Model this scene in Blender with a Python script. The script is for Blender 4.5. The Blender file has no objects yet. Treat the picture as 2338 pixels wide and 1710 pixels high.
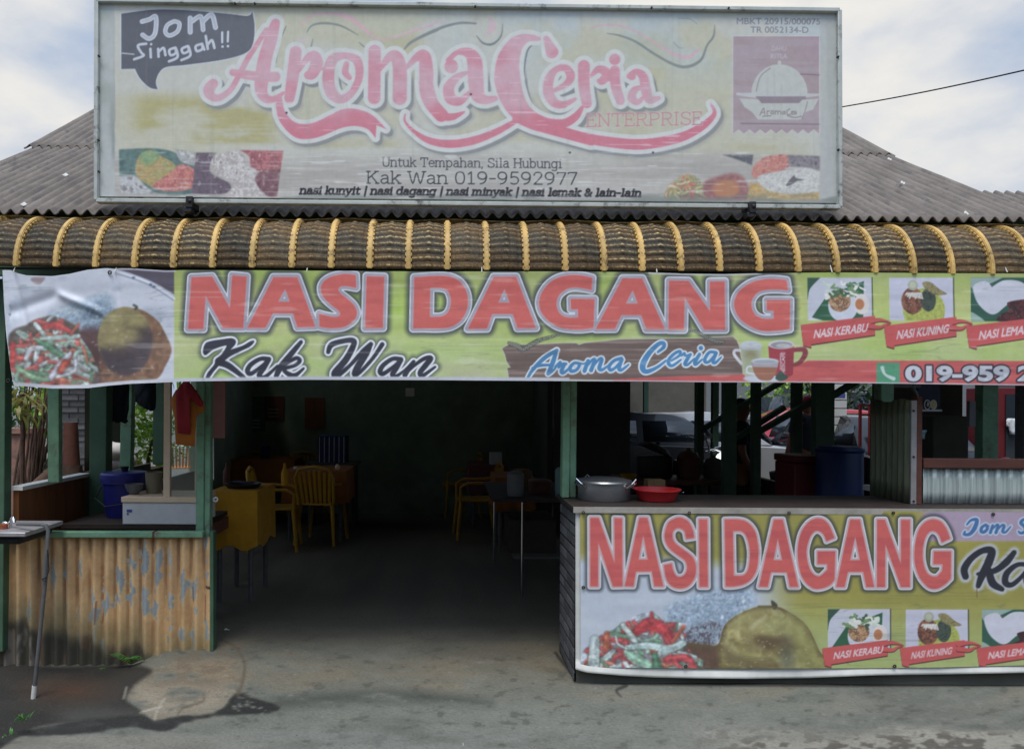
import bpy, bmesh, math, random
import numpy as np
from mathutils import Vector, Matrix
R = math.radians
C = bpy.context.scene.collection
S_ = bpy.context.scene

# ------------------------------------------------------------------ camera
F_PX, CX, HY, EYE = 1688.0, 1020.0, 921.0, 1.55          # focal length, principal column, horizon row (photo pixels), eye height
CAMR = Matrix.Rotation(-0.008, 3, 'Z') @ Matrix.Rotation(-0.0066, 3, 'Y')
cam_d = bpy.data.cameras.new("camera"); cam = bpy.data.objects.new("camera", cam_d); C.objects.link(cam)
cam_d.sensor_width = 36.0; cam_d.lens = F_PX / 2338 * 36
cam_d.shift_x = (1169 - CX) / 2338; cam_d.shift_y = (HY - 855) / 2338
cam_d.clip_start = 0.05; cam_d.clip_end = 2000
cam.matrix_world = Matrix.Translation((0, 0, EYE)) @ (CAMR @ Matrix.Rotation(R(90), 3, 'X')).to_4x4()
S_.camera = cam

# ------------------------------------------------------------------ sky, sun, exposure
SUN_EL, SUN_AZ = 66.0, 195.0        # veiled sun, high and behind the viewer (azimuth clockwise from +Y)
w = bpy.data.worlds.new("World"); S_.world = w; w.use_nodes = True
nt = w.node_tree; N = nt.nodes; L = nt.links
for n in list(N): N.remove(n)
def nd(t, **k):
    n = N.new(t)
    for a, b in k.items(): setattr(n, a, b)
    return n
out = nd('ShaderNodeOutputWorld'); bg = nd('ShaderNodeBackground')
sky = nd('ShaderNodeTexSky', sky_type='NISHITA', sun_disc=False)
sky.sun_elevation = R(SUN_EL); sky.sun_rotation = R(SUN_AZ); sky.dust_density = 2.0; sky.air_density = 1.0
tc = nd('ShaderNodeTexCoord')
mp = nd('ShaderNodeMapping'); mp.inputs['Scale'].default_value = (1.0, 1.0, 1.9); mp.inputs['Location'].default_value = (0.3, 0.1, 0.23)
L.new(tc.outputs['Generated'], mp.inputs['Vector'])
ns = nd('ShaderNodeTexNoise'); ns.inputs['Scale'].default_value = 2.6; ns.inputs['Detail'].default_value = 7; ns.inputs['Roughness'].default_value = 0.52
L.new(mp.outputs['Vector'], ns.inputs['Vector'])
def mth(op, a, b=None, c=None, clamp=False):
    m = nd('ShaderNodeMath', operation=op); m.use_clamp = clamp
    for i, v in enumerate((a, b, c)):
        if v is None: continue
        if isinstance(v, (int, float)): m.inputs[i].default_value = v
        else: L.new(v, m.inputs[i])
    return m.outputs[0]
def lobe(d, tight):
    dv = Vector(d).normalized()
    vm = nd('ShaderNodeVectorMath', operation='DOT_PRODUCT'); L.new(tc.outputs['Generated'], vm.inputs[0]); vm.inputs[1].default_value = dv
    return mth('POWER', mth('MAXIMUM', vm.outputs['Value'], 0.0), tight)
SUNV = Vector((math.sin(R(SUN_AZ)) * math.cos(R(SUN_EL)), math.cos(R(SUN_AZ)) * math.cos(R(SUN_EL)), math.sin(R(SUN_EL))))
# bright cloud heaps: near upper left and along the top of the view, plus the bright veil round the sun
clouds = mth('ADD', ns.outputs['Fac'], mth('MULTIPLY', lobe((-0.57, 1, 0.48), 60), 0.22))
clouds = mth('ADD', clouds, mth('MULTIPLY', lobe((0.5, 1, 0.62), 40), 0.17))
cm = nd('ShaderNodeMapRange', interpolation_type='SMOOTHSTEP'); L.new(clouds, cm.inputs['Value'])
cm.inputs['From Min'].default_value = 0.50; cm.inputs['From Max'].default_value = 0.76
veil = mth('ADD', mth('MULTIPLY', lobe(SUNV, 4), 1.25), 0.0)
cb = nd('ShaderNodeCombineColor')
for i, v in enumerate((1.0, 0.975, 0.925)):
    L.new(mth('MULTIPLY', mth('ADD', veil, 0.60), v), cb.inputs[i])
# thin grey-blue cloud sheet between the heaps, over the clear sky
hz = nd('ShaderNodeMix', data_type='RGBA'); hz.inputs['Factor'].default_value = 0.86
sk = nd('ShaderNodeMix', data_type='RGBA', blend_type='MULTIPLY'); sk.inputs['Factor'].default_value = 1.0
L.new(sky.outputs['Color'], sk.inputs['A']); sk.inputs['B'].default_value = (0.08, 0.08, 0.08, 1)
gr = nd('ShaderNodeCombineColor')
for i, v in enumerate((0.45, 0.56, 0.75)):
    L.new(mth('MULTIPLY', mth('ADD', mth('MULTIPLY', veil, 1.2), 0.66), v), gr.inputs[i])
L.new(sk.outputs['Result'], hz.inputs['A']); L.new(gr.outputs['Color'], hz.inputs['B'])
mx = nd('ShaderNodeMix', data_type='RGBA'); L.new(cm.outputs['Result'], mx.inputs['Factor'])
L.new(hz.outputs['Result'], mx.inputs['A']); L.new(cb.outputs['Color'], mx.inputs['B'])
L.new(mx.outputs['Result'], bg.inputs['Color']); bg.inputs['Strength'].default_value = 1.0
L.new(bg.outputs['Background'], out.inputs['Surface'])
sun_d = bpy.data.lights.new("sun", 'SUN'); sun_d.energy = 1.5; sun_d.angle = R(24); sun_d.color = (1.0, 0.95, 0.87)
sun = bpy.data.objects.new("sun", sun_d); C.objects.link(sun); sun.location = (0, -5, 12)
sun.rotation_euler = (-SUNV).to_track_quat('-Z', 'Y').to_euler()
S_.view_settings.view_transform = 'Standard'; S_.view_settings.look = 'None'
S_.view_settings.exposure = 0.55; S_.view_settings.gamma = 1.0
S_.cycles.max_bounces = 8; S_.cycles.diffuse_bounces = 4; S_.cycles.transparent_max_bounces = 12

# ------------------------------------------------------------------ helpers
def P(px, py, Y):
    """world point seen at photo pixel (px,py) on the upright plane at distance Y"""
    d = CAMR @ Vector(((px - CX) / F_PX, 1.0, -(py - HY) / F_PX))
    t = Y / d.y
    return Vector((d.x * t, Y, EYE + d.z * t))
def Gp(px, py, z=0.0):
    d = CAMR @ Vector(((px - CX) / F_PX, 1.0, -(py - HY) / F_PX))
    t = (z - EYE) / d.z
    return Vector((d.x * t, d.y * t, z))
CAMI = np.array(CAMR.transposed())
def proj(x, y, z):
    """arrays of world points -> photo pixels"""
    v = np.stack([x, y, z - EYE], -1) @ CAMI.T
    return CX + v[..., 0] / v[..., 1] * F_PX, HY - v[..., 2] / v[..., 1] * F_PX
def lin(c):
    c = np.asarray(c, float)
    return np.where(c <= 0.04045, c / 12.92, ((c + 0.055) / 1.055) ** 2.4)
def rgb(r, g, b): return tuple(lin(np.array([r, g, b]) / 255.0)) + (1,)

def mat(name, col, rough=0.7, var=0.25, scale=6.0, metal=0.0, bump=0.0, bscale=60.0, stain=None, stscale=3.0, stamt=0.5, stretch=(1, 1, 1), attr=None, spec=0.4, coat=0.0):
    m = bpy.data.materials.new(name); m.use_nodes = True
    t = m.node_tree; n = t.nodes; l = t.links; p = n['Principled BSDF']
    p.inputs['Roughness'].default_value = rough; p.inputs['Metallic'].default_value = metal
    p.inputs['Specular IOR Level'].default_value = spec; p.inputs['Coat Weight'].default_value = coat
    co = n.new('ShaderNodeTexCoord'); mpn = n.new('ShaderNodeMapping'); mpn.inputs['Scale'].default_value = stretch
    oi = n.new('ShaderNodeObjectInfo'); l.new(co.outputs['Object'], mpn.inputs['Vector'])
    va = n.new('ShaderNodeVectorMath'); l.new(mpn.outputs['Vector'], va.inputs[0])
    vs = n.new('ShaderNodeMath'); vs.operation = 'MULTIPLY'; vs.inputs[1].default_value = 37.0
    l.new(oi.outputs['Random'], vs.inputs[0]); l.new(vs.outputs[0], va.inputs[1])
    vec = va.outputs['Vector']
    if attr:
        at = n.new('ShaderNodeAttribute'); at.attribute_name = attr; base = at.outputs['Color']
    else:
        rg = n.new('ShaderNodeRGB'); rg.outputs[0].default_value = tuple(col[:3]) + (1,); base = rg.outputs[0]
    if var > 0:
        nz = n.new('ShaderNodeTexNoise'); nz.inputs['Scale'].default_value = scale; nz.inputs['Detail'].default_value = 6
        nz.inputs['Roughness'].default_value = 0.65; l.new(vec, nz.inputs['Vector'])
        mr = n.new('ShaderNodeMapRange'); mr.inputs['From Min'].default_value = 0.3; mr.inputs['From Max'].default_value = 0.7
        mr.inputs['To Min'].default_value = 1 - var; mr.inputs['To Max'].default_value = 1 + var
        l.new(nz.outputs['Fac'], mr.inputs['Value'])
        mm = n.new('ShaderNodeMix'); mm.data_type = 'RGBA'; mm.blend_type = 'MULTIPLY'; mm.inputs['Factor'].default_value = 1
        l.new(base, mm.inputs['A']); l.new(mr.outputs['Result'], mm.inputs['B']); base = mm.outputs['Result']
    if stain is not None:
        nz = n.new('ShaderNodeTexNoise'); nz.inputs['Scale'].default_value = stscale; nz.inputs['Detail'].default_value = 8
        nz.inputs['Roughness'].default_value = 0.7; l.new(vec, nz.inputs['Vector'])
        mr = n.new('ShaderNodeMapRange'); mr.inputs['From Min'].default_value = 0.62 - 0.3 * stamt; mr.inputs['From Max'].default_value = 0.72 - 0.2 * stamt
        l.new(nz.outputs['Fac'], mr.inputs['Value'])
        mm = n.new('ShaderNodeMix'); mm.data_type = 'RGBA'; l.new(mr.outputs['Result'], mm.inputs['Factor'])
        l.new(base, mm.inputs['A']); mm.inputs['B'].default_value = tuple(stain[:3]) + (1,); base = mm.outputs['Result']
    l.new(base, p.inputs['Base Color'])
    if bump > 0:
        nz = n.new('ShaderNodeTexNoise'); nz.inputs['Scale'].default_value = bscale; nz.inputs['Detail'].default_value = 5; l.new(vec, nz.inputs['Vector'])
        bp = n.new('ShaderNodeBump'); bp.inputs['Strength'].default_value = bump; bp.inputs['Distance'].default_value = 0.01
        l.new(nz.outputs['Fac'], bp.inputs['Height']); l.new(bp.outputs['Normal'], p.inputs['Normal'])
    return m
def glassmat(name, tint=(0.9, 0.95, 0.95), refl=0.1):
    m = bpy.data.materials.new(name); m.use_nodes = True; t = m.node_tree; n = t.nodes; l = t.links
    n.remove(n['Principled BSDF'])
    tr = n.new('ShaderNodeBsdfTransparent'); tr.inputs[0].default_value = tint + (1,)
    gl = n.new('ShaderNodeBsdfGlossy'); gl.inputs['Roughness'].default_value = 0.05
    ms = n.new('ShaderNodeMixShader'); ms.inputs[0].default_value = refl
    l.new(tr.outputs[0], ms.inputs[1]); l.new(gl.outputs[0], ms.inputs[2]); l.new(ms.outputs[0], n['Material Output'].inputs[0])
    return m
def leafmat(name, c1, c2):
    m = bpy.data.materials.new(name); m.use_nodes = True; t = m.node_tree; n = t.nodes; l = t.links; p = n['Principled BSDF']
    g = n.new('ShaderNodeNewGeometry'); mm = n.new('ShaderNodeMix'); mm.data_type = 'RGBA'
    l.new(g.outputs['Random Per Island'], mm.inputs['Factor']); mm.inputs['A'].default_value = tuple(c1[:3]) + (1,); mm.inputs['B'].default_value = tuple(c2[:3]) + (1,)
    l.new(mm.outputs['Result'], p.inputs['Base Color']); p.inputs['Roughness'].default_value = 0.5
    tl = n.new('ShaderNodeBsdfTranslucent'); l.new(mm.outputs['Result'], tl.inputs[0])
    ms = n.new('ShaderNodeMixShader'); ms.inputs[0].default_value = 0.35
    l.new(p.outputs[0], ms.inputs[1]); l.new(tl.outputs[0], ms.inputs[2]); l.new(ms.outputs[0], n['Material Output'].inputs[0])
    return m

def tag(o, label=None, cat=None, group=None, kind=None):
    for k, v in (('label', label), ('category', cat), ('group', group), ('kind', kind)):
        if v: o[k] = v
    return o
def thing(name, label, cat, loc=(0, 0, 0), group=None, rz=0.0):
    o = bpy.data.objects.new(name, None); C.objects.link(o); o.empty_display_size = 0.1
    o.location = loc; o.rotation_euler = (0, 0, rz)
    return tag(o, label, cat, group)
def relabel(o, label): o['label'] = label; return o
def copy_tree(o, parent=None):
    c = o.copy(); C.objects.link(c)
    if parent is not None: c.parent = parent
    for ch in list(o.children):
        copy_tree(ch, c)
    return c
def link_mesh(name, me, m, parent=None, world=True):
    o = bpy.data.objects.new(name, me); C.objects.link(o)
    if m is not None: me.materials.append(m)
    if parent is not None:
        o.parent = parent
        if world:
            top = parent; off = Vector((0, 0, 0))
            while top is not None:
                off += top.location; top = top.parent
            o.location = -off
    return o
def np_mesh(name, verts, faces):
    """verts (n,3), faces (m,4) or (m,3) arrays"""
    me = bpy.data.meshes.new(name); verts = np.asarray(verts, np.float32); faces = np.asarray(faces, np.int32)
    k = faces.shape[1]; nf = len(faces)
    me.vertices.add(len(verts)); me.vertices.foreach_set('co', verts.ravel())
    me.loops.add(nf * k); me.loops.foreach_set('vertex_index', faces.ravel())
    me.polygons.add(nf); me.polygons.foreach_set('loop_start', np.arange(0, nf * k, k, dtype=np.int32))
    try: me.polygons.foreach_set('loop_total', np.full(nf, k, dtype=np.int32))
    except Exception: pass
    me.update(calc_edges=True); me.validate()
    return me
def grid_faces(nu, nv):
    i = np.arange(nv - 1)[:, None] * nu + np.arange(nu - 1)[None, :]
    return np.stack([i, i + 1, i + nu + 1, i + nu], -1).reshape(-1, 4)
def set_col(me, col, name='Col'):
    a = me.color_attributes.new(name, 'FLOAT_COLOR', 'POINT')
    c = np.ones((len(me.vertices), 4), np.float32); c[:, :3] = col
    a.data.foreach_set('color', c.ravel())
def smooth(o, on=True):
    o.data.polygons.foreach_set('use_smooth', np.full(len(o.data.polygons), on)); return o
def bevel(o, w_=0.006, seg=2):
    b = o.modifiers.new('bevel', 'BEVEL'); b.width = w_; b.segments = seg; b.limit_method = 'ANGLE'; b.angle_limit = R(40); return o
def solid(o, th, off=0.0):
    s = o.modifiers.new('solid', 'SOLIDIFY'); s.thickness = th; s.offset = off; return o

class MB:
    def __init__(s): s.v = []; s.f = []; s.sm = []
    def add(s, vs, fs, sm=False):
        b = len(s.v); s.v += [tuple(v) for v in vs]; s.f += [tuple(i + b for i in f) for f in fs]; s.sm += [sm] * len(fs); return s
    def box(s, lo, hi, rot=None, piv=None):
        x0, y0, z0 = lo; x1, y1, z1 = hi
        vs = [Vector(p) for p in ((x0, y0, z0), (x1, y0, z0), (x1, y1, z0), (x0, y1, z0), (x0, y0, z1), (x1, y0, z1), (x1, y1, z1), (x0, y1, z1))]
        if rot is not None:
            pv = Vector(piv) if piv is not None else (Vector(lo) + Vector(hi)) / 2
            vs = [rot @ (v - pv) + pv for v in vs]
        return s.add(vs, [(0, 3, 2, 1), (4, 5, 6, 7), (0, 1, 5, 4), (1, 2, 6, 5), (2, 3, 7, 6), (3, 0, 4, 7)])
    def bar(s, a, b, wx, wy, up=(0, 0, 1)):
        """rectangular bar from a to b; wx across, wy along 'up'"""
        a, b = Vector(a), Vector(b); d = (b - a).normalized(); u = Vector(up)
        if abs(d.dot(u)) > 0.95: u = Vector((0, 1, 0))
        x = d.cross(u).normalized(); y = x.cross(d).normalized()
        vs = []
        for p in (a, b):
            for sx, sy in ((-1, -1), (1, -1), (1, 1), (-1, 1)): vs.append(p + x * sx * wx / 2 + y * sy * wy / 2)
        return s.add(vs, [(3, 2, 1, 0), (4, 5, 6, 7), (0, 1, 5, 4), (1, 2, 6, 5), (2, 3, 7, 6), (3, 0, 4, 7)])
    def path(s, pts, r, n=10, closed=False, cap=True):
        pts = [Vector(p) for p in pts]; m = len(pts); rs = r if isinstance(r, (list, tuple)) else [r] * m
        rings = []; prev = None
        for i, p in enumerate(pts):
            if closed: t = (pts[(i + 1) % m] - pts[i - 1]).normalized()
            else: t = (pts[min(i + 1, m - 1)] - pts[max(i - 1, 0)]).normalized()
            if prev is None:
                ref = Vector((0, 0, 1)) if abs(t.z) < 0.9 else Vector((1, 0, 0)); x = t.cross(ref).normalized()
            else: x = (prev - t * prev.dot(t)).normalized()
            prev = x; y = t.cross(x)
            rings.append([p + (x * math.cos(2 * math.pi * k / n) + y * math.sin(2 * math.pi * k / n)) * rs[i] for k in range(n)])
        vs = [v for rg in rings for v in rg]; fs = []
        for i in range(m if closed else m - 1):
            for k in range(n):
                a = i * n + k; b = i * n + (k + 1) % n; j = (i + 1) % m
                fs.append((a, b, j * n + (k + 1) % n, j * n + k))
        s.add(vs, fs, True)
        if cap and not closed:
            s.add(rings[0], [tuple(reversed(range(n)))]); s.add(rings[-1], [tuple(range(n))])
        return s
    def lathe(s, prof, c=(0, 0, 0), n=28, cap=True):
        c = Vector(c); vs = []; fs = []; m = len(prof)
        for r, z in prof:
            for k in range(n): vs.append(c + Vector((r * math.cos(2 * math.pi * k / n), r * math.sin(2 * math.pi * k / n), z)))
        for i in range(m - 1):
            for k in range(n): fs.append((i * n + k, i * n + (k + 1) % n, (i + 1) * n + (k + 1) % n, (i + 1) * n + k))
        s.add(vs, fs, True)
        if cap:
            s.add(vs[:n], [tuple(reversed(range(n)))]); s.add(vs[-n:], [tuple(range(n))])
        return s
    def prism(s, poly, axis, a, b):
        def v(p, q):
            return {'x': (q, p[0], p[1]), 'y': (p[0], q, p[1]), 'z': (p[0], p[1], q)}[axis]
        n = len(poly); vs = [v(p, a) for p in poly] + [v(p, b) for p in poly]
        fs = [tuple(range(n)), tuple(reversed(range(n, 2 * n)))] + [(i, n + i, n + (i + 1) % n, (i + 1) % n) for i in range(n)]
        return s.add(vs, fs)
    def grid(s, fn, nu, nv):
        vs = [fn(i / (nu - 1), j / (nv - 1)) for j in range(nv) for i in range(nu)]
        return s.add(vs, [tuple(f) for f in grid_faces(nu, nv).tolist()], True)
    def ball(s, c, r, n=14, m=9):
        c = Vector(c); r = Vector(r) if not isinstance(r, (int, float)) else Vector((r, r, r))
        def fn(u, v):
            a = 2 * math.pi * u; b = math.pi * (v - 0.5)
            return c + Vector((r.x * math.cos(a) * math.cos(b), r.y * math.sin(a) * math.cos(b), r.z * math.sin(b)))
        return s.grid(fn, n, m)
    def mesh(s, name):
        me = bpy.data.meshes.new(name); me.from_pydata([tuple(v) for v in s.v], [], s.f); me.validate(); me.update()
        if len(me.polygons) == len(s.sm): me.polygons.foreach_set('use_smooth', s.sm)
        bm = bmesh.new(); bm.from_mesh(me); bmesh.ops.recalc_face_normals(bm, faces=bm.faces); bm.to_mesh(me); bm.free(); me.set_sharp_from_angle(angle=R(38))
        return me
    def build(s, name, m, parent=None, world=True):
        return link_mesh(name, s.mesh(name), m, parent, world)
# ------------------------------------------------------------------ printed artwork: a small vector painter whose result is stored per mesh point
def vnoise(W, H, sx, sy, seed):
    rg = np.random.RandomState(seed); gw = int(W / sx) + 3; gh = int(H / sy) + 3
    g = rg.rand(gh, gw); x = np.arange(W) / sx; y = np.arange(H) / sy
    xi = x.astype(int); yi = y.astype(int); fx = x - xi; fy = y - yi
    fx = fx * fx * (3 - 2 * fx); fy = fy * fy * (3 - 2 * fy)
    a = g[yi][:, xi] * (1 - fx) + g[yi][:, xi + 1] * fx
    b = g[yi + 1][:, xi] * (1 - fx) + g[yi + 1][:, xi + 1] * fx
    return a * (1 - fy)[:, None] + b * fy[:, None]
def fbm(W, H, sx, sy, seed, oct=4, gain=0.5):
    t = np.zeros((H, W)); a = 1.0; tot = 0
    for o in range(oct):
        t += a * vnoise(W, H, max(sx, 1.01), max(sy, 1.01), seed + 17 * o); tot += a; a *= gain; sx /= 2; sy /= 2
    return t / tot
def sstep(x, a, b):
    t = np.clip((x - a) / (b - a), 0, 1); return t * t * (3 - 2 * t)
def cr(pts, n=7, closed=True):
    """Catmull-Rom through pts; a point given with a third value is a corner"""
    q = [(p[0], p[1]) for p in pts]; c = [len(p) > 2 for p in pts]; m = len(q); o = []
    for i in range(m if closed else m - 1):
        p1, p2 = np.array(q[i]), np.array(q[(i + 1) % m])
        p0 = np.array(q[i - 1]) if (closed or i > 0) else p1
        p3 = np.array(q[(i + 2) % m]) if (closed or i + 2 < m) else p2
        if c[i]: p0 = p1
        if c[(i + 1) % m]: p3 = p2
        if c[i] and c[(i + 1) % m]: o.append(tuple(p1)); continue
        for k in range(n):
            t = k / n
            o.append(tuple(0.5 * (2 * p1 + (p2 - p0) * t + (2 * p0 - 5 * p1 + 4 * p2 - p3) * t * t + (3 * p1 - p0 - 3 * p2 + p3) * t ** 3)))
    if not closed: o.append(q[-1])
    return o
class Tf:
    """zoomed-crop coordinates -> photo pixels"""
    def __init__(s, x, y, k, ky=None): s.x, s.y, s.k, s.ky = x, y, k, ky or k
    def __call__(s, pts): return [(s.x + p[0] * s.k, s.y + p[1] * s.ky) + tuple(p[2:]) for p in pts]
class Canvas:
    def __init__(s, x0, y0, x1, y1, st):
        s.x0, s.y0, s.st = x0, y0, st; s.W = int((x1 - x0) / st) + 1; s.H = int((y1 - y0) / st) + 1
        s.X = x0 + (np.arange(s.W) + 0.5) * st; s.Y = y0 + (np.arange(s.H) + 0.5) * st
        s.img = np.zeros((s.H, s.W, 3))
    def win(s, xa, ya, xb, yb):
        i0 = max(0, int((xa - s.x0) / s.st) - 1); i1 = min(s.W, int((xb - s.x0) / s.st) + 2)
        j0 = max(0, int((ya - s.y0) / s.st) - 1); j1 = min(s.H, int((yb - s.y0) / s.st) + 2)
        return i0, max(i1, i0), j0, max(j1, j0)
    def field(s): return np.full((s.H, s.W), 1e3, np.float32)
    def poly(s, conts, marg=30, F=None, edges=None):
        """signed distance to a shape of one or more contours (even-odd)"""
        F = s.field() if F is None else F
        if edges is None:
            if not isinstance(conts[0][0], (tuple, list, np.ndarray)): conts = [conts]
            edges = []
            for c in conts:
                for i in range(len(c)): edges.append((c[i][0], c[i][1], c[(i + 1) % len(c)][0], c[(i + 1) % len(c)][1]))
        E = np.array([e[:4] for e in edges], float)
        i0, i1, j0, j1 = s.win(E[:, [0, 2]].min() - marg, E[:, [1, 3]].min() - marg, E[:, [0, 2]].max() + marg, E[:, [1, 3]].max() + marg)
        if i1 <= i0 or j1 <= j0: return F
        x = s.X[None, i0:i1]; y = s.Y[j0:j1, None]
        d2 = np.full((j1 - j0, i1 - i0), 1e6); ins = np.zeros((j1 - j0, i1 - i0), bool)
        for ax, ay, bx, by in E:
            dx, dy = bx - ax, by - ay; q = dx * dx + dy * dy
            if q < 1e-9: continue
            t = np.clip(((x - ax) * dx + (y - ay) * dy) / q, 0, 1)
            d2 = np.minimum(d2, (x - ax - t * dx) ** 2 + (y - ay - t * dy) ** 2)
            if ay != by:
                cr_ = (ay > y) != (by > y)
                ins ^= cr_ & (x < (bx - ax) * (y - ay) / (by - ay) + ax)
        d = np.sqrt(d2); d = np.where(ins, -d, d)
        F[j0:j1, i0:i1] = np.minimum(F[j0:j1, i0:i1], d); return F
    def stroke(s, pts, r, F=None, marg=30, sm=True, n=6):
        F = s.field() if F is None else F
        rs = list(r) if isinstance(r, (list, tuple)) else [r] * len(pts)
        if sm and len(pts) > 2:
            p = cr(pts, n, False); u = np.linspace(0, len(pts) - 1, len(p)); rs = np.interp(u, np.arange(len(pts)), rs)
        else: p = pts
        A = np.array([q[:2] for q in p], float); mr = max(rs) + marg
        i0, i1, j0, j1 = s.win(A[:, 0].min() - mr, A[:, 1].min() - mr, A[:, 0].max() + mr, A[:, 1].max() + mr)
        if i1 <= i0 or j1 <= j0: return F
        x = s.X[None, i0:i1]; y = s.Y[j0:j1, None]; best = np.full((j1 - j0, i1 - i0), 1e3)
        if len(A) == 1: A = np.vstack([A, A + 0.01]); rs = [rs[0]] * 2
        for i in range(len(A) - 1):
            dx, dy = A[i + 1] - A[i]; q = dx * dx + dy * dy + 1e-9
            t = np.clip(((x - A[i, 0]) * dx + (y - A[i, 1]) * dy) / q, 0, 1)
            best = np.minimum(best, np.sqrt((x - A[i, 0] - t * dx) ** 2 + (y - A[i, 1] - t * dy) ** 2) - (rs[i] + (rs[i + 1] - rs[i]) * t))
        F[j0:j1, i0:i1] = np.minimum(F[j0:j1, i0:i1], best); return F
    def ell(s, cx, cy, rx, ry, F=None, rot=0.0):
        F = s.field() if F is None else F
        x = s.X[None, :] - cx; y = s.Y[:, None] - cy; c_, s_ = math.cos(rot), math.sin(rot)
        u = (x * c_ + y * s_) / rx; v = (-x * s_ + y * c_) / ry
        d = (np.sqrt(u * u + v * v) - 1) * min(rx, ry)
        return np.minimum(F, d)
    def cov(s, F, grow=0.0, soft=None):
        k = soft or s.st; return np.clip(0.5 - (F - grow) / k, 0, 1)
    def paint(s, m, col, a=1.0):
        c = np.asarray(col, float)
        if c.ndim == 1: c = c / 255.0
        m = (m * a)[..., None]; s.img = s.img * (1 - m) + c * m
    def soften(s, m, k=1):
        g = s.img.copy()
        for _ in range(k):
            p = np.pad(g, ((1, 1), (1, 1), (0, 0)), 'edge'); g = (p[1:-1, 1:-1] * 2 + p[:-2, 1:-1] + p[2:, 1:-1] + p[1:-1, :-2] + p[1:-1, 2:]) / 6
        s.img = s.img * (1 - m[..., None]) + g * m[..., None]
    def mul(s, k): s.img *= k[..., None] if np.ndim(k) == 2 else k
    def text(s, txt, x, base, cap, width=None, bold=0.0, shear=0.0, F=None, slope=0.0, mono=1.0, rot=0.0, align='l'):
        """built-in sans lettering; x,base = start of the baseline, cap = capital height in photo pixels"""
        cu = bpy.data.curves.new('lettering', 'FONT'); cu.body = txt; cu.offset = bold; cu.space_character = mono; cu.resolution_u = 4
        ob = bpy.data.objects.new('lettering', cu); C.objects.link(ob)
        dg = bpy.context.evaluated_depsgraph_get(); me = ob.evaluated_get(dg).to_mesh()
        V = np.array([v.co[:2] for v in me.vertices]); cnt = {}
        for p in me.polygons:
            for e in p.edge_keys: cnt[e] = cnt.get(e, 0) + 1
        E = np.array([e for e, k in cnt.items() if k == 1]); ob.evaluated_get(dg).to_mesh_clear()
        bpy.data.objects.remove(ob); bpy.data.curves.remove(cu)
        V[:, 0] -= V[:, 0].min(); k = cap / 0.729
        kx = width / V[:, 0].max() if width else k
        px = V[:, 0] * kx + V[:, 1] * k * shear; py = -V[:, 1] * k + px * slope
        if align == 'c': px = px - px.max() / 2
        if rot:
            px, py = px * math.cos(rot) - py * math.sin(rot), px * math.sin(rot) + py * math.cos(rot)
        px = px + x; py = py + base
        ed = [(px[a], py[a], px[b], py[b]) for a, b in E]
        return s.poly(None, 24, F, ed)
    def slab(s, txt, x, base, cap, width, r, shear=0.0, slope=0.0, F=None):
        F = s.field() if F is None else F
        adv = sum(SLAB[c][0] for c in txt); k = cap / 10.0; kx = width / adv; cx = 0.0
        for ch in txt:
            a, sts = SLAB[ch]
            for st in sts.split(';'):
                if not st.strip(): continue
                q = [tuple(float(t) for t in p.split(',')) for p in st.split()]
                pts = []
                for u, v in q:
                    xx = (cx + u) * kx + v * k * shear
                    pts.append((x + xx, base - v * k + xx * slope))
                s.stroke(pts, r, F, 8, sm=len(pts) > 2, n=4)
            cx += a
        return F
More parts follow.
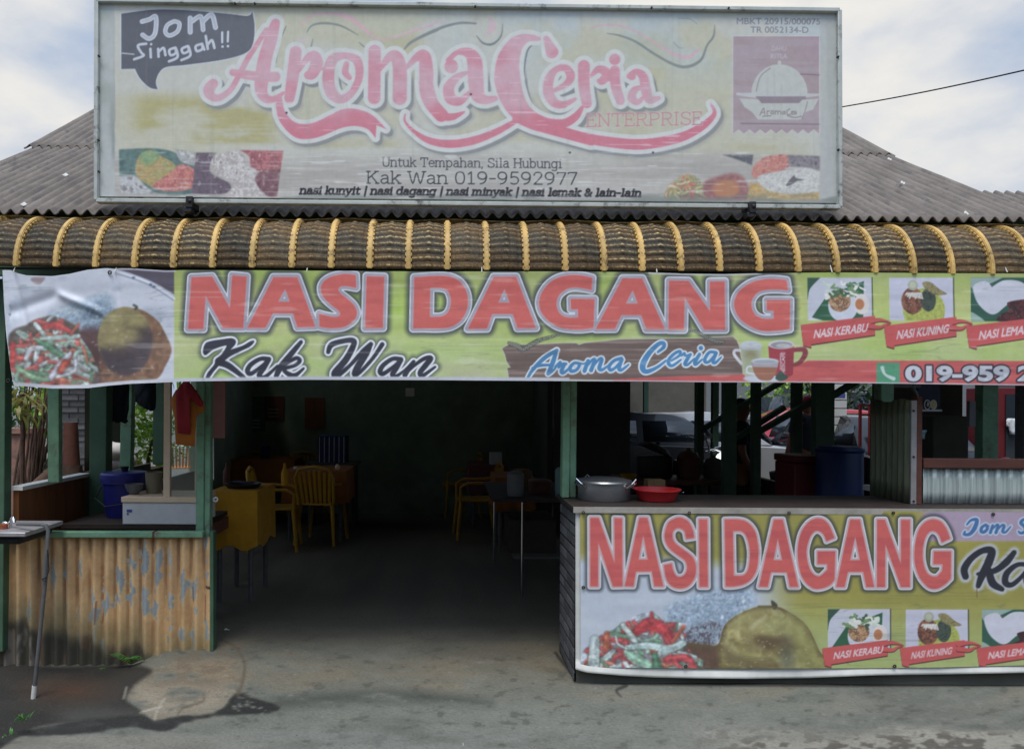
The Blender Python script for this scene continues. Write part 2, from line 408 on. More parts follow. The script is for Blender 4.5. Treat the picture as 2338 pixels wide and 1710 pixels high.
SLAB = {' ': (4, ''), 'n': (8, '1,0 1,7;1,5 2,6.5 4,7 5.6,6.2 6,4.5 6,0;0,0 2.2,0;4.8,0 7.2,0;0,7 1,7'),
 'm': (12, '1,0 1,7;1,5 2,6.5 3.6,7 4.9,6.3 5.3,4.5 5.3,0;5.3,5 6.3,6.5 7.9,7 9.3,6.3 9.7,4.5 9.7,0;0,0 2,0;4.4,0 6.2,0;8.8,0 10.8,0;0,7 1,7'),
 'u': (8, '1,7 1,2.5 1.7,.7 3.2,0 5,.6 6,2;6,7 6,0;6,0 7,0;0,7 1,7;5,7 6,7'), 't': (5.6, '2,9 2,1.6 2.8,.1 4.6,.5;.3,7 4.4,7'),
 'k': (7.6, '1,0 1,10.4;0,10.4 1,10.4;1,2.8 5.5,7;2.8,4.4 6,0;0,0 2.2,0;5,0 7,0;4.4,7 6.6,7'),
 'T': (9, '4.2,0 4.2,10;.3,7.8 .3,10;.3,10 8.1,10;8.1,10 8.1,7.8;2.8,0 5.6,0'),
 'e': (7.4, '.8,3.7 6.2,3.7;6.2,3.7 5.8,5.8 3.6,7 1.4,5.9 .7,3.5 1.4,1.1 3.6,0 6,1'),
 'p': (8, '1,-3 1,7;0,7 1,7;0,-3 2.2,-3;1,5 2.2,6.6 4,7 5.9,5.8 6.4,3.5 5.9,1.2 4,0 2.2,.4 1,2'),
 'b': (8, '1,0 1,10.4;0,10.4 1,10.4;1,5 2.2,6.6 4,7 5.9,5.8 6.4,3.5 5.9,1.2 4,0 2.2,.4 1,2'),
 'd': (8, '6,0 6,10.4;5,10.4 6,10.4;6,0 7,0;6,5 4.8,6.6 3,7 1.1,5.8 .6,3.5 1.1,1.2 3,0 4.8,.4 6,2'),
 'g': (8, '6,7 6,-1.6 5,-3 3,-3.3 1,-2.6;6,7 7,7;6,5 4.8,6.6 3,7 1.1,5.8 .6,3.5 1.1,1.2 3,0 4.8,.4 6,2'),
 'a': (7.6, '1.2,6 3,7 4.8,6.5 5.4,5 5.4,0;5.4,0 6.6,0;5.4,4 3,4 1.2,3.2 .8,1.7 1.6,.3 3.3,0 5.4,1.6'),
 'h': (8, '1,0 1,10.4;0,10.4 1,10.4;1,5 2,6.5 4,7 5.6,6.2 6,4.5 6,0;0,0 2.2,0;4.8,0 7.2,0'),
 ',': (3, '1.2,.3 1.2,-.4 .5,-1.8'), 'S': (8.4, '7,7.6 7,9.4;7,8.6 5.6,9.8 3.8,10 1.6,9.2 1,7.5 2,5.9 4,5.1 6.4,4.2 7.4,2.6 6.6,.8 4.2,0 2,.5 .8,1.8;.8,.4 .8,2.4'),
 'i': (4.4, '2,0 2,7;.8,7 2,7;.7,0 3.3,0;2,9.4 2,9.7'), 'l': (4.4, '2,0 2,10.4;.8,10.4 2,10.4;.7,0 3.3,0'),
 'H': (10, '1.4,0 1.4,10;8,0 8,10;1.4,5.2 8,5.2;.3,0 2.7,0;6.8,0 9.2,0;.3,10 2.7,10;6.8,10 9.2,10'),
 'K': (9.6, '1.4,0 1.4,10;.3,0 2.8,0;.3,10 2.8,10;1.4,4 7.2,10;3.8,6 7.8,0;6.6,0 9,0;6,10 8.4,10'),
 'W': (13, '1,10 3.6,0 6.2,9 8.8,0 11.4,10;0,10 2.2,10;10.2,10 12.6,10'),
 'U': (9.6, '1.4,10 1.4,3 2.4,.8 4.6,0 6.8,.8 7.8,3 7.8,10;.3,10 2.7,10;6.6,10 9,10'),
 'E': (8.4, '1.4,0 1.4,10;.3,0 7.2,0;.3,10 6.8,10;1.4,5.2 5.2,5.2;7.2,0 7.2,2;6.8,10 6.8,8;5.2,4.2 5.2,6.2'),
 'N': (10.4, '1.4,0 1.4,10;.3,10 1.4,10;1.4,10 8,0;8,0 8,10;.3,0 2.7,0;6.8,10 9.2,10'),
 'R': (9.4, '1.4,0 1.4,10;.3,0 2.8,0;.3,10 4.4,10 6.8,9.2 7.4,7.4 6.6,5.6 4.4,5 1.4,5;4.4,5 7.4,0;7.4,0 8.6,0'),
 'P': (8.8, '1.4,0 1.4,10;.3,0 2.8,0;.3,10 4.4,10 6.8,9.2 7.4,7.4 6.6,5.4 4.4,4.7 1.4,4.7'), 'I': (4.6, '1.8,0 1.8,10;.4,0 3.2,0;.4,10 3.2,10'),
 '0': (8.4, '3.8,10 1.6,9 .8,5 1.6,1 3.8,0 6,1 6.8,5 6,9 3.8,10'), '1': (7, '1.2,8.2 3.2,10;3.2,10 3.2,0;1.2,0 5.4,0'),
 '9': (8.4, '6.6,6.6 5.8,4.6 3.7,3.9 1.6,4.8 .8,6.9 1.6,9.1 3.7,10 5.8,9.1 6.7,6.6 6.2,3 4.6,.8 2.4,0'), '-': (5.6, '.6,4.4 4.4,4.4'),
 '5': (8, '6.2,10 1.8,10;1.8,10 1.4,5.4;1.4,5.4 3.4,6.2 5.6,5.4 6.5,3.2 5.6,.9 3.4,0 1.2,.8'), '2': (8, '1,7.6 1.6,9.3 3.6,10 5.6,9.3 6.2,7.4 5,5 1,0;1,0 6.6,0'),
 '7': (7.6, '.8,9 .8,10;.8,10 6.6,10;6.6,10 2.8,0'), 's': (6.4, '5.2,5.2 5.2,6.6;5.2,5.8 4,6.9 2.6,7 1.2,6.3 1,5.1 2.2,4 4.2,3.3 5.3,2.2 4.8,.7 2.9,0 1.3,.5 .7,1.4;.7,.3 .7,1.8'),
 'y': (7.6, '1,7 3.6,.2;6.4,7 3.4,-.8 2.4,-2.6 .8,-3;0,7 2,7;5.4,7 7.4,7'), '|': (4.4, '2,-2.5 2,11'),
 '&': (9.4, '8,5 6.6,2 4.4,.2 2.2,.2 .9,1.8 1.6,3.8 4.2,5.6 5.2,7.6 4.4,9.4 2.8,9.8 1.7,8.4 2.2,6.4 7.8,0')}

def veg(c, x0, y0, x1, y1, n, seed, cols, ln=(22, 46), wd=(4, 8), clip=None):
    rg = random.Random(seed)
    for i in range(n):
        u, v = rg.random(), rg.random() ** 0.8
        x = x0 + (x1 - x0) * u; top = y0 + (y1 - y0) * (abs(u - 0.5) * 1.3) ** 1.6; y = top + (y1 - top) * v
        a = rg.uniform(-0.3, 3.4); l = rg.uniform(*ln); r = rg.uniform(*wd); b = rg.uniform(-9, 9)
        p = [(x - math.cos(a) * l / 2, y - math.sin(a) * l / 2), (x + b, y + b * 0.6), (x + math.cos(a) * l / 2, y + math.sin(a) * l / 2)]
        nx_, ny_ = -math.sin(a), math.cos(a); q1, q2 = rg.uniform(.7, 1.15), rg.uniform(.6, 1.1)
        F = c.poly([(p[0][0] + nx_ * r * q1, p[0][1] + ny_ * r * q1), (p[1][0] + nx_ * r, p[1][1] + ny_ * r), (p[2][0] + nx_ * r * q2, p[2][1] + ny_ * r * q2), (p[2][0] - nx_ * r * q2, p[2][1] - ny_ * r * q2), (p[1][0] - nx_ * r, p[1][1] - ny_ * r), (p[0][0] - nx_ * r * q1, p[0][1] - ny_ * r * q1)], 6)
        if clip is not None: F = np.maximum(F, clip)
        col = np.array(rg.choice(cols), float) * rg.uniform(0.85, 1.1)
        c.paint(c.cov(F, 1.4, 4), (84, 74, 68), 0.42); c.paint(c.cov(F, 0, 2.4), col, .92)
        F2 = c.stroke([(q[0] - r * 0.2, q[1] - r * 0.35) for q in p], r * 0.28, marg=4)
        if clip is not None: F2 = np.maximum(F2, clip)
        c.paint(c.cov(F2, 0, 3), np.minimum(col * 1.25 + 18, 250), 0.6)
def mottle(c, F, seed, amt=.35):
    t = 1 + amt * 2 * (.6 * vnoise(c.W, c.H, 7, 5, seed) + .4 * vnoise(c.W, c.H, 2.6, 2.2, seed + 1) - .5); m = c.cov(F)[..., None]
    c.img = np.clip(c.img * (1 - m) + c.img * t[..., None] * m, 0, 1)
def blotch(c, F, cols, sc, seed, soft=None):
    n1 = fbm(c.W, c.H, sc, sc, seed); n2 = fbm(c.W, c.H, sc * 0.5, sc * 0.5, seed + 5)
    m = c.cov(F, 0, soft); k = len(cols); q = np.clip((n1 * 0.6 + n2 * 0.4 - 0.25) * 2, 0, 0.999) * (k - 1)
    i = q.astype(int); f = sstep(q - i, 0.05, 0.95)[..., None]; cc = np.array(cols, float) / 255
    hf = (.9 + .2 * vnoise(c.W, c.H, max(sc * .28, 1.6), max(sc * .22, 1.4), seed + 9))[..., None]
    c.paint(m, np.clip((cc[i] * (1 - f) + cc[np.minimum(i + 1, k - 1)] * f) * hf, 0, 1))
def dish(c, kind, x, y, w_, h):
    """a small printed dish photograph in the rectangle x,y,w,h"""
    T = Tf(x, y, w_ / 100.0, h / 100.0); B = c.poly([(x, y), (x + w_, y), (x + w_, y + h), (x, y + h)])
    k = w_ / 100.0
    def P_(pts, col, sm=True, a=1): c.paint(c.cov(np.maximum(c.poly(cr(T(pts)) if sm else T(pts)), B)), col, a)
    def St(pts, r, col): c.paint(c.cov(np.maximum(c.stroke(T(pts), r * k), B)), col)
    rg = random.Random(int(x))
    if kind == 0:
        c.paint(c.cov(B), (196, 198, 210)); P_([(0, 0, 1), (20, 0, 1), (4, 26), (0, 50)], (44, 82, 62))
        P_([(4, 98, 1), (30, 42, 1), (88, 8, 1), (86, 100, 1), (20, 100, 1)], (38, 92, 62), False); P_([(4, 92, 1), (24, 100, 1), (0, 100, 1)], (214, 214, 220), False)
        F = np.maximum(c.ell(*T([(55, 66)])[0], 23 * k, 25 * k), B); c.paint(c.cov(F), (205, 208, 220)); blotch(c, np.maximum(c.ell(*T([(50, 54)])[0], 17 * k, 17 * k), B), [(150, 105, 70), (190, 150, 110), (120, 85, 60), (205, 175, 140)], 5, 3)
        for i in range(26):
            u, v = rg.uniform(26, 80), rg.uniform(14, 40); St([(u, v), (u + rg.uniform(-9, 9), v + rg.uniform(-4, 6)), (u + rg.uniform(-12, 12), v + rg.uniform(-8, 12))], rg.uniform(1.3, 2.6), rg.choice([(70, 110, 72), (200, 215, 195), (120, 150, 105), (225, 225, 215), (60, 88, 62)]))
        F = np.maximum(c.ell(*T([(84, 62)])[0], 12 * k, 16 * k), B); c.paint(c.cov(F), (222, 214, 208)); c.paint(c.cov(np.maximum(c.ell(*T([(81, 62)])[0], 7 * k, 8.5 * k), B)), (190, 122, 78))
    elif kind == 1:
        c.paint(c.cov(B), (198, 198, 214)); F = np.maximum(c.ell(*T([(54, 76)])[0], 33 * k, 34 * k), B); blotch(c, F, [(150, 160, 66), (178, 186, 88), (165, 170, 76)], 6, 9)
        blotch(c, np.maximum(c.ell(*T([(36, 54)])[0], 17 * k, 21 * k), B), [(110, 62, 44), (150, 92, 66), (84, 52, 42), (170, 120, 90)], 5, 4)
        blotch(c, np.maximum(c.ell(*T([(61, 52)])[0], 12 * k, 18 * k), B), [(38, 50, 44), (70, 84, 70), (30, 38, 36)], 4, 7)
        blotch(c, np.maximum(c.poly(cr(T([(52, 12), (64, 10), (78, 26), (90, 38), (74, 40), (58, 28)]))), B), [(96, 92, 58), (150, 140, 92), (120, 112, 70)], 4, 8)
        for i in range(8): St([(26 + i * 3, 40 + (i % 3) * 4), (28 + i * 3, 36), (31 + i * 3, 42 + i)], 1.2, (215, 212, 205))
        c.paint(c.cov(np.maximum(c.ell(*T([(37, 18)])[0], 8 * k, 8 * k), B)), (168, 172, 148)); c.paint(c.cov(np.maximum(c.ell(*T([(37, 17)])[0], 5 * k, 5 * k), B)), (190, 192, 168))
    else:
        c.paint(c.cov(B), (40, 88, 70)); P_([(0, 0, 1), (50, 0, 1), (10, 26), (0, 20)], (150, 172, 165)); P_([(0, 78), (24, 104), (0, 104)], (150, 178, 165))
        P_([(4, 20), (22, 8), (34, 20, 1), (52, 6), (78, 10), (98, 36), (92, 52), (60, 60), (40, 82), (26, 80), (10, 56)], (204, 205, 216))
        blotch(c, np.maximum(c.poly(cr(T([(58, 56), (96, 50), (112, 70), (100, 100), (44, 100), (46, 84), (60, 74)]))), B), [(66, 26, 32), (96, 38, 42), (48, 22, 28), (120, 60, 60)], 7, 6)
        c.paint(c.cov(np.maximum(c.poly(cr(T([(29, 14, 1), (36, 14, 1), (33, 22, 1)])), 5), B)), (70, 90, 84))
    c.paint(c.cov(c.stroke([(x + w_ + 1, y), (x + w_ + 2, y + h)], 1.2, sm=False)), (30, 36, 30), 0.8)
def ribbon(c, txt, x, y, w_, h, tw):
    """red tilted ribbon: x,y = upper left corner, rises to the right"""
    rise = 0.125 * w_
    Pg = [(x, y), (x + w_, y - rise), (x + w_ * 1.0, y + h - rise * 0.9), (x + w_ * 0.14, y + h + 3), (x + w_ * 0.14, y + h + 10), (x + w_ * 0.035, y + h + 5)]
    c.paint(c.cov(c.poly([(a, b + 2.4) for a, b in Pg])), (66, 34, 34)); F = c.poly(Pg); c.paint(c.cov(F), (202, 84, 82))
    a, b = x + w_, y - rise + h * 0.45
    for q in ([(a - 14, b - 6), (a + 8, b - 9), (a + 24, b - 7), (a + 36, b - 3)], [(a - 14, b + 5), (a + 10, b + 8), (a + 22, b + 2), (a + 34, b - 1)]):
        c.paint(c.cov(c.stroke([(u, v + 2) for u, v in q], [6, 4, 2.4, .8])), (66, 34, 34)); c.paint(c.cov(c.stroke(q, [6, 4, 2.4, .8])), (202, 84, 82))
    F = c.text(txt, x + w_ * 0.17, y + h * 0.72, h * 0.46, tw, 0.028, 0.22, slope=-0.125)
    c.paint(c.cov(F), (225, 205, 210))
def glyph_set(c, T, items):
    """list of (outer, [holes], filled counters) -> fields of the red fill, outline"""
    F = c.field(); Hs = []
    for o, h in items:
        c.poly([cr(T(o))] + [cr(T(q)) for q in h], 26, F)
    return F

# ================================================================== 1. the long banner under the awning
ST = 1.5
def paint_long():
    c = Canvas(-6, 606, 2420, 892, ST); X = c.X[None, :] + 0 * c.Y[:, None]; Y = c.Y[:, None] + 0 * c.X[None, :]
    W, H = c.W, c.H
    n = fbm(W, H, 90, 60, 1); n2 = fbm(W, H, 200, 26, 2)
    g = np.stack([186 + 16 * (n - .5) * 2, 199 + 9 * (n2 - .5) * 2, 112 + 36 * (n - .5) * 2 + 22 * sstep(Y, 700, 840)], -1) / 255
    g = g * (0.88 + 0.12 * sstep(Y, 615, 700))[..., None]  # awning shade painted in: background darkens towards the top edge
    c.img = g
    # ---- photo of the dish at the left end
    c.paint((X < 397).astype(float), (206, 209, 218)); nn = fbm(W, H, 26, 18, 5)
    c.paint((X < 397) * sstep(nn, .5, .75), (160, 172, 188), 0.5)
    E = Tf(0, 600, .1859)
    c.paint(c.cov(c.poly(cr(E([(1330, 60, 1), (2140, 60, 1), (2140, 390, 1), (1900, 250), (1600, 130)])))), (84, 74, 88)); c.paint(c.cov(c.poly(cr(E([(380, 190), (560, 160), (500, 260), (420, 250)])))), (130, 96, 98), .6)
    c.paint(c.cov(c.stroke(E([(1400, 110), (1700, 190), (1900, 290), (2140, 440)]), 2.4)), (220, 224, 232)); c.paint(c.cov(c.stroke(E([(1420, 130), (1700, 220), (1900, 310), (2130, 460)]), 1.2)), (90, 96, 120), .7)
    for q in ((1640, 185), (1850, 270), (1890, 295), (1880, 205), (2110, 235)): c.paint(c.cov(c.ell(*E([q])[0], 4, 3)), (70, 80, 120), .8)
    rf = c.poly(cr(E([(600, 640), (760, 560), (1000, 480), (1300, 380), (1420, 600), (1380, 800), (1100, 900), (950, 780), (800, 720)])))
    blotch(c, rf, [(120, 142, 160), (172, 188, 202), (146, 166, 182), (198, 206, 216)], 9, 11, 20)
    blotch(c, c.poly(cr(E([(1050, 560), (1250, 480), (1400, 650), (1300, 860), (1080, 880), (1000, 760)]))), [(96, 118, 138), (150, 168, 184), (110, 128, 146), (190, 200, 210)], 6, 12, 10)
    gv = c.poly(cr(E([(960, 860), (1240, 830), (1600, 560), (1900, 680), (2040, 900), (2105, 1075), (2040, 1250), (1900, 1440), (1500, 1480), (1100, 1480), (1000, 1100)])))
    blotch(c, gv, [(110, 78, 62), (140, 104, 78), (124, 90, 68), (150, 116, 88)], 22, 13); c.paint(c.cov(c.poly(cr(E([(940, 840), (1250, 820), (1230, 1200), (1200, 1480), (1000, 1480), (960, 1100)]))), 0, 14), (86, 58, 62), .8)
    eg = c.ell(*E([(1530, 960)])[0], 62, 78); sh = np.clip(((X - 268) / 60 * .45 + (Y - 745) / 80 * .9), -1, 1)
    base = np.stack([138 - 52 * sstep(sh, .1, .8), 126 - 54 * sstep(sh, .1, .8), 84 - 14 * sstep(sh, .1, .8)], -1) / 255
    hi = fbm(W, H, 24, 20, 14); base = base * (0.8 + .45 * hi)[..., None]
    m = c.cov(eg)[..., None]; c.img = c.img * (1 - m) + base * m
    c.paint(c.cov(np.maximum(c.poly(cr(E([(1230, 1050), (1500, 1130), (1860, 870), (1850, 1120), (1700, 1320), (1450, 1400), (1240, 1320)]))), eg), 0, 12), (78, 66, 72), .85)
    for q in ((1480, 960), (1400, 690), (1700, 720), (1600, 900)): c.paint(c.cov(c.ell(*E([q])[0], 20, 13), 0, 14), (176, 164, 104), .5)
    c.paint(c.cov(c.stroke(E([(1640, 520), (1680, 545), (1660, 570)]), 2.4)), (60, 66, 60))
    vf = c.poly(cr(E([(110, 900), (300, 760), (560, 660), (700, 670), (950, 780), (980, 900), (1160, 1200), (1180, 1480), (900, 1530), (300, 1500), (150, 1300)])))
    c.paint(c.cov(vf, 0, 5), (96, 86, 78))
    veg(c, 26, 726, 208, 876, 170, 21, [(176, 196, 186), (132, 166, 142), (182, 84, 76), (186, 108, 82), (200, 208, 206), (104, 142, 112), (172, 80, 76), (160, 186, 172)], (22, 50), (3, 6.5), np.minimum(vf, c.field()))
    for p, r, col in (([(440, 940), (560, 1010), (690, 1080)], [3, 9, 4], (96, 146, 112)), ([(500, 930), (700, 920), (960, 900)], [4, 7, 6], (176, 200, 190)), ([(430, 750), (540, 880)], [6, 6], (186, 206, 200)), ([(540, 790), (700, 770), (870, 850)], [7, 12, 5], (186, 74, 70)), ([(870, 880), (960, 760)], [4, 4], (178, 92, 74)), ([(330, 1180), (380, 1060), (520, 1040)], [6, 8, 5], (190, 196, 200)), ([(620, 1420), (760, 1230), (860, 1110)], [8, 9, 5], (186, 188, 202)), ([(700, 1400), (900, 1330), (920, 1180)], [4, 5, 4], (204, 206, 216)), ([(740, 1330), (800, 1230)], [9, 11], (200, 88, 70)), ([(160, 1000), (170, 1260)], [7, 7], (186, 60, 58)), ([(230, 1290), (400, 1400), (590, 1440)], [6, 8, 5], (130, 166, 128))):
        r = [q * .8 for q in r]; F = c.stroke(E(p), r); c.paint(c.cov(F, 1.5, 4), (80, 72, 68), .5); c.paint(c.cov(F, 0, 2.6), col, .9); c.paint(c.cov(c.stroke([(a, b - 2) for a, b in E(p)], [q * .35 for q in r]), 0, 4), np.minimum(np.array(col) * 1.2 + 16, 240), .5)
    mottle(c, vf, 81, .3); mottle(c, eg, 83, .08); mottle(c, gv, 85, .10); mottle(c, rf, 87, .12)
    for i in range(40):
        rg = random.Random(i); x, y = rg.uniform(20, 380), rg.uniform(740, 880)
        c.paint(c.cov(c.stroke([(x, y), (x + rg.uniform(-5, 5), y + rg.uniform(-4, 4))], .9)), (230, 232, 236), .7)
    c.soften((X < 397).astype(float), 2)
    # ---- big letters
    A = Tf(400, 600, .2656); B = Tf(950, 600, .2656); Cc = Tf(1480, 600, .2213); K = 1
    let = c.field()
    def G(T, o, h=()): c.poly([cr(T(o))] + [cr(T(q)) for q in h], 26, let)
    co = lambda *p: [(a, b, 1) for a, b in p]
    G(A, co((140, 127), (318, 118), (470, 390), (490, 108), (615, 120), (585, 562), (412, 560), (262, 285), (243, 570), (110, 570)))
    G(A, co((845, 125), (1050, 125), (1205, 550), (1050, 555), (1010, 435), (840, 435), (775, 560), (620, 560)), [co((945, 225), (985, 335), (885, 335))])
    G(A, [(1552, 106, 1), (1556, 216, 1), (1470, 202), (1420, 205), (1402, 235), (1425, 268), (1480, 310), (1540, 370), (1562, 435), (1532, 500), (1455, 550), (1380, 562), (1300, 560), (1240, 548, 1), (1236, 438, 1), (1300, 455), (1370, 466), (1410, 455), (1414, 425), (1370, 385), (1310, 335), (1265, 280), (1252, 220), (1270, 170), (1325, 128), (1400, 105), (1470, 96)])
    G(A, co((1645, 115), (1797, 120), (1785, 560), (1632, 562)))
    G(B, [(-16, 125, 1), (60, 120), (200, 112), (300, 122), (380, 165), (430, 240), (447, 330), (430, 420), (380, 500), (300, 550), (200, 565), (60, 564), (-25, 565, 1)], [[(122, 215, 1), (215, 217), (270, 240), (298, 310), (292, 385), (262, 437), (210, 462), (118, 465, 1)]])
    G(B, co((668, 122), (860, 122), (1030, 560), (872, 562), (830, 440), (655, 440), (610, 565), (445, 568)), [co((760, 225), (805, 342), (707, 342))])
    G(B, [(1515, 130, 1), (1510, 235, 1), (1440, 220), (1360, 212), (1290, 230), (1230, 280), (1208, 350), (1225, 420), (1270, 460), (1330, 472), (1392, 470, 1), (1392, 400, 1), (1332, 400, 1), (1330, 310, 1), (1535, 312, 1), (1525, 560, 1), (1430, 572), (1330, 570), (1220, 550), (1130, 490), (1075, 420), (1058, 340), (1080, 260), (1140, 180), (1220, 130), (1320, 108), (1420, 110)])
    G(B, co((1775, 135), (1945, 135), (2140, 572), (1980, 572), (1935, 450), (1765, 450), (1710, 568), (1545, 570)), [co((1863, 235), (1905, 350), (1805, 350))])
    G(Cc, co((215, 185), (415, 188), (640, 500), (635, 195), (790, 192), (795, 690), (580, 690), (378, 355), (370, 690), (210, 690)))
    G(Cc, [(1430, 180, 1), (1445, 285, 1), (1340, 275), (1220, 280), (1130, 310), (1075, 380), (1068, 460), (1100, 530), (1160, 570), (1220, 580), (1293, 578, 1), (1293, 495, 1), (1225, 492, 1), (1222, 385, 1), (1465, 385, 1), (1458, 685, 1), (1350, 700), (1200, 705), (1080, 670), (970, 600), (905, 510), (888, 420), (915, 330), (990, 250), (1090, 195), (1220, 170), (1340, 170)])
    c.paint(sstep(-let, -26, -7), (38, 44, 62), .82)
    c.paint(c.cov(let, 9.6), (228, 230, 238)); c.paint(c.cov(let, 7.0), (166, 162, 174)); c.paint(c.cov(let, .8), (224, 166, 164)); c.paint(c.cov(let), (212, 98, 90))
    c.paint(c.cov(let) * sstep(fbm(W, H, 60, 9, 31), .45, .7), (196, 86, 80), .3)
    # ---- black brush script
    k = c.field()
    c.poly(cr(A([(242, 760), (262, 695), (320, 672), (400, 660), (480, 650), (518, 668), (515, 702), (472, 750, 1), (580, 715), (650, 675), (680, 676), (645, 718), (560, 760), (480, 800), (425, 840, 1), (485, 872), (580, 955), (607, 985), (590, 1008), (530, 962), (440, 905), (375, 885, 1), (330, 935), (290, 990), (265, 992), (282, 945), (338, 875), (350, 830), (400, 790), (442, 722), (425, 712), (330, 745), (262, 793)])), 20, k)
    def st(T, p, r): c.stroke(T(p), [q * .2656 for q in r] if T is not Cc else [q * .2213 for q in r], k, 20)
    st(A, [(805, 830), (735, 826), (655, 872), (622, 925), (645, 955), (705, 920), (800, 845)], [20, 16, 18, 20, 18, 14, 14]); st(A, [(800, 835), (760, 905), (722, 968), (765, 985), (835, 930), (880, 885)], [22, 22, 20, 16, 12, 8])
    st(A, [(1082, 682), (1005, 775), (905, 900), (868, 975)], [15, 22, 26, 18]); st(A, [(905, 915), (965, 862), (1040, 820), (1072, 842), (1030, 882), (935, 915), (985, 962), (1040, 962), (1105, 908)], [10, 14, 16, 16, 14, 14, 20, 16, 8])
    st(A, [(1316, 768), (1345, 705), (1450, 672), (1525, 668), (1535, 705), (1470, 830), (1375, 945), (1395, 968), (1500, 885), (1610, 765), (1682, 700)], [16, 22, 20, 22, 22, 26, 28, 22, 14, 18, 18]); st(A, [(1678, 705), (1640, 780), (1565, 905), (1545, 960), (1600, 930), (1700, 820), (1780, 702)], [18, 28, 28, 22, 14, 14, 18])
    st(A, [(1940, 832), (1870, 826), (1790, 880), (1762, 932), (1785, 955), (1850, 915), (1940, 842)], [20, 16, 18, 20, 18, 14, 14]); st(A, [(1936, 838), (1900, 905), (1868, 962), (1900, 975), (1970, 925), (2050, 850)], [22, 22, 20, 14, 8, 10])
    st(A, [(2050, 850), (2010, 905), (1975, 965)], [14, 20, 20]); st(A, [(1985, 950), (2060, 880), (2140, 825), (2195, 822), (2150, 885), (2105, 945), (2130, 968), (2235, 895)], [10, 12, 16, 22, 22, 20, 16, 8])
    c.paint(sstep(-k, -18, -5), (44, 58, 50), .5); c.paint(c.cov(k, 6.6), (36, 42, 56), .8); c.paint(c.cov(k, 5.4), (230, 232, 238)); c.paint(c.cov(k, .4), (44, 46, 60))
    # ---- wooden plank with blue script
    pl = c.poly(B(co((740, 735), (800, 705), (1000, 705), (1260, 692), (1380, 692), (1400, 706), (1450, 690), (1750, 660), (2259, 652))) + Cc(co((440, 782), (870, 762), (912, 800), (935, 860), (960, 1000), (985, 1240))) + B(co((800, 990), (785, 905), (815, 900), (780, 850), (765, 790))))
    wn = fbm(W, H, 120, 4, 41); c.paint(c.cov(pl, 1.6), (206, 204, 190)); m = c.cov(pl)[..., None]
    wood = np.array([118, 98, 90]) / 255 * (0.8 + .4 * wn)[..., None]; c.img = c.img * (1 - m) + wood * m
    c.paint(c.cov(pl) * sstep(fbm(W, H, 160, 3, 42), .6, .72), (180, 168, 158), .4)
    for o in (0, 1):       # painted rope at both ends
        rp = B([(800, 690), (880, 720), (900, 745), (940, 735), (1050, 670), (1230, 620)]) if not o else Cc([(430, 690), (520, 720), (600, 770), (700, 810), (780, 815)])
        rs_ = [3, 5, 4, 4.4, 4.4, 1] if not o else [1, 3, 3.6, 4, 2]
        c.paint(c.cov(c.stroke(rp, [q + 1 for q in rs_])), (44, 48, 44), .8); c.paint(c.cov(c.stroke(rp, rs_)) * (np.sin((X * .9 + Y * 1.5)) > -.2), (205, 205, 190), .8)
    bs = c.field()
    def sb(T, p, r): c.stroke(T(p), [q * (.2656 if T is B else .2213) for q in r], bs, 14)
    sb(B, [(962, 985), (1010, 912), (1100, 822), (1210, 752)], [12, 16, 18, 16]); sb(B, [(1208, 752), (1185, 830), (1150, 925), (1135, 955), (1170, 935), (1205, 895)], [14, 20, 20, 14, 10, 8]); sb(B, [(1000, 905), (1070, 882), (1170, 878)], [10, 14, 10])
    sb(B, [(1195, 895), (1240, 855), (1225, 900), (1260, 868), (1290, 868)], [8, 14, 10, 12, 12]); sb(B, [(1280, 868), (1250, 930), (1270, 945), (1330, 895)], [14, 18, 14, 8])
    sb(B, [(1400, 865), (1360, 862), (1325, 900), (1335, 932), (1380, 920), (1405, 880), (1390, 860), (1440, 868), (1475, 850)], [14, 14, 16, 16, 14, 14, 12, 8, 8])
    sb(B, [(1480, 842), (1448, 930)], [16, 18]); sb(B, [(1455, 910), (1510, 840), (1535, 835), (1505, 925)], [8, 12, 16, 18]); sb(B, [(1512, 905), (1570, 832), (1598, 830), (1575, 905), (1600, 920), (1650, 885)], [8, 12, 16, 18, 14, 8])
    sb(B, [(1765, 822), (1705, 840), (1660, 890), (1672, 922), (1715, 900), (1775, 832)], [16, 14, 16, 16, 12, 12]); sb(B, [(1770, 830), (1745, 905), (1765, 922), (1828, 875)], [16, 18, 14, 8])
    sb(B, [(2080, 768), (2130, 725), (2128, 692), (2085, 698), (2010, 770), (1955, 860), (1950, 915), (1985, 935), (2070, 900), (2150, 840)], [10, 16, 18, 18, 22, 26, 24, 20, 14, 10])
    sb(Cc, [(240, 1010), (325, 955), (330, 915), (280, 932), (220, 990), (212, 1040), (250, 1062), (340, 1000)], [10, 14, 16, 16, 18, 20, 16, 10]); sb(Cc, [(345, 960), (375, 935), (385, 960), (440, 945)], [10, 16, 12, 14]); sb(Cc, [(435, 948), (400, 1000), (380, 1045), (410, 1050), (480, 985)], [16, 20, 20, 14, 8])
    sb(Cc, [(530, 945), (485, 1020), (492, 1050), (560, 995)], [18, 20, 16, 8]); sb(Cc, [(545, 880)], [24]); sb(Cc, [(695, 925), (635, 922), (590, 980), (588, 1022), (630, 1018), (705, 930)], [18, 16, 18, 18, 14, 14]); sb(Cc, [(702, 930), (668, 1012), (692, 1032), (755, 972)], [18, 20, 16, 8])
    c.paint(c.cov(bs, 3.4), (226, 234, 242)); c.paint(c.cov(bs), (74, 134, 182))
    # ---- red strip, mugs
    rs = c.poly([(1400, 866), (1500, 861), (1600, 857), (1690, 855), (1790, 850), (1845, 822), (2430, 824), (2430, 900), (1400, 900)])
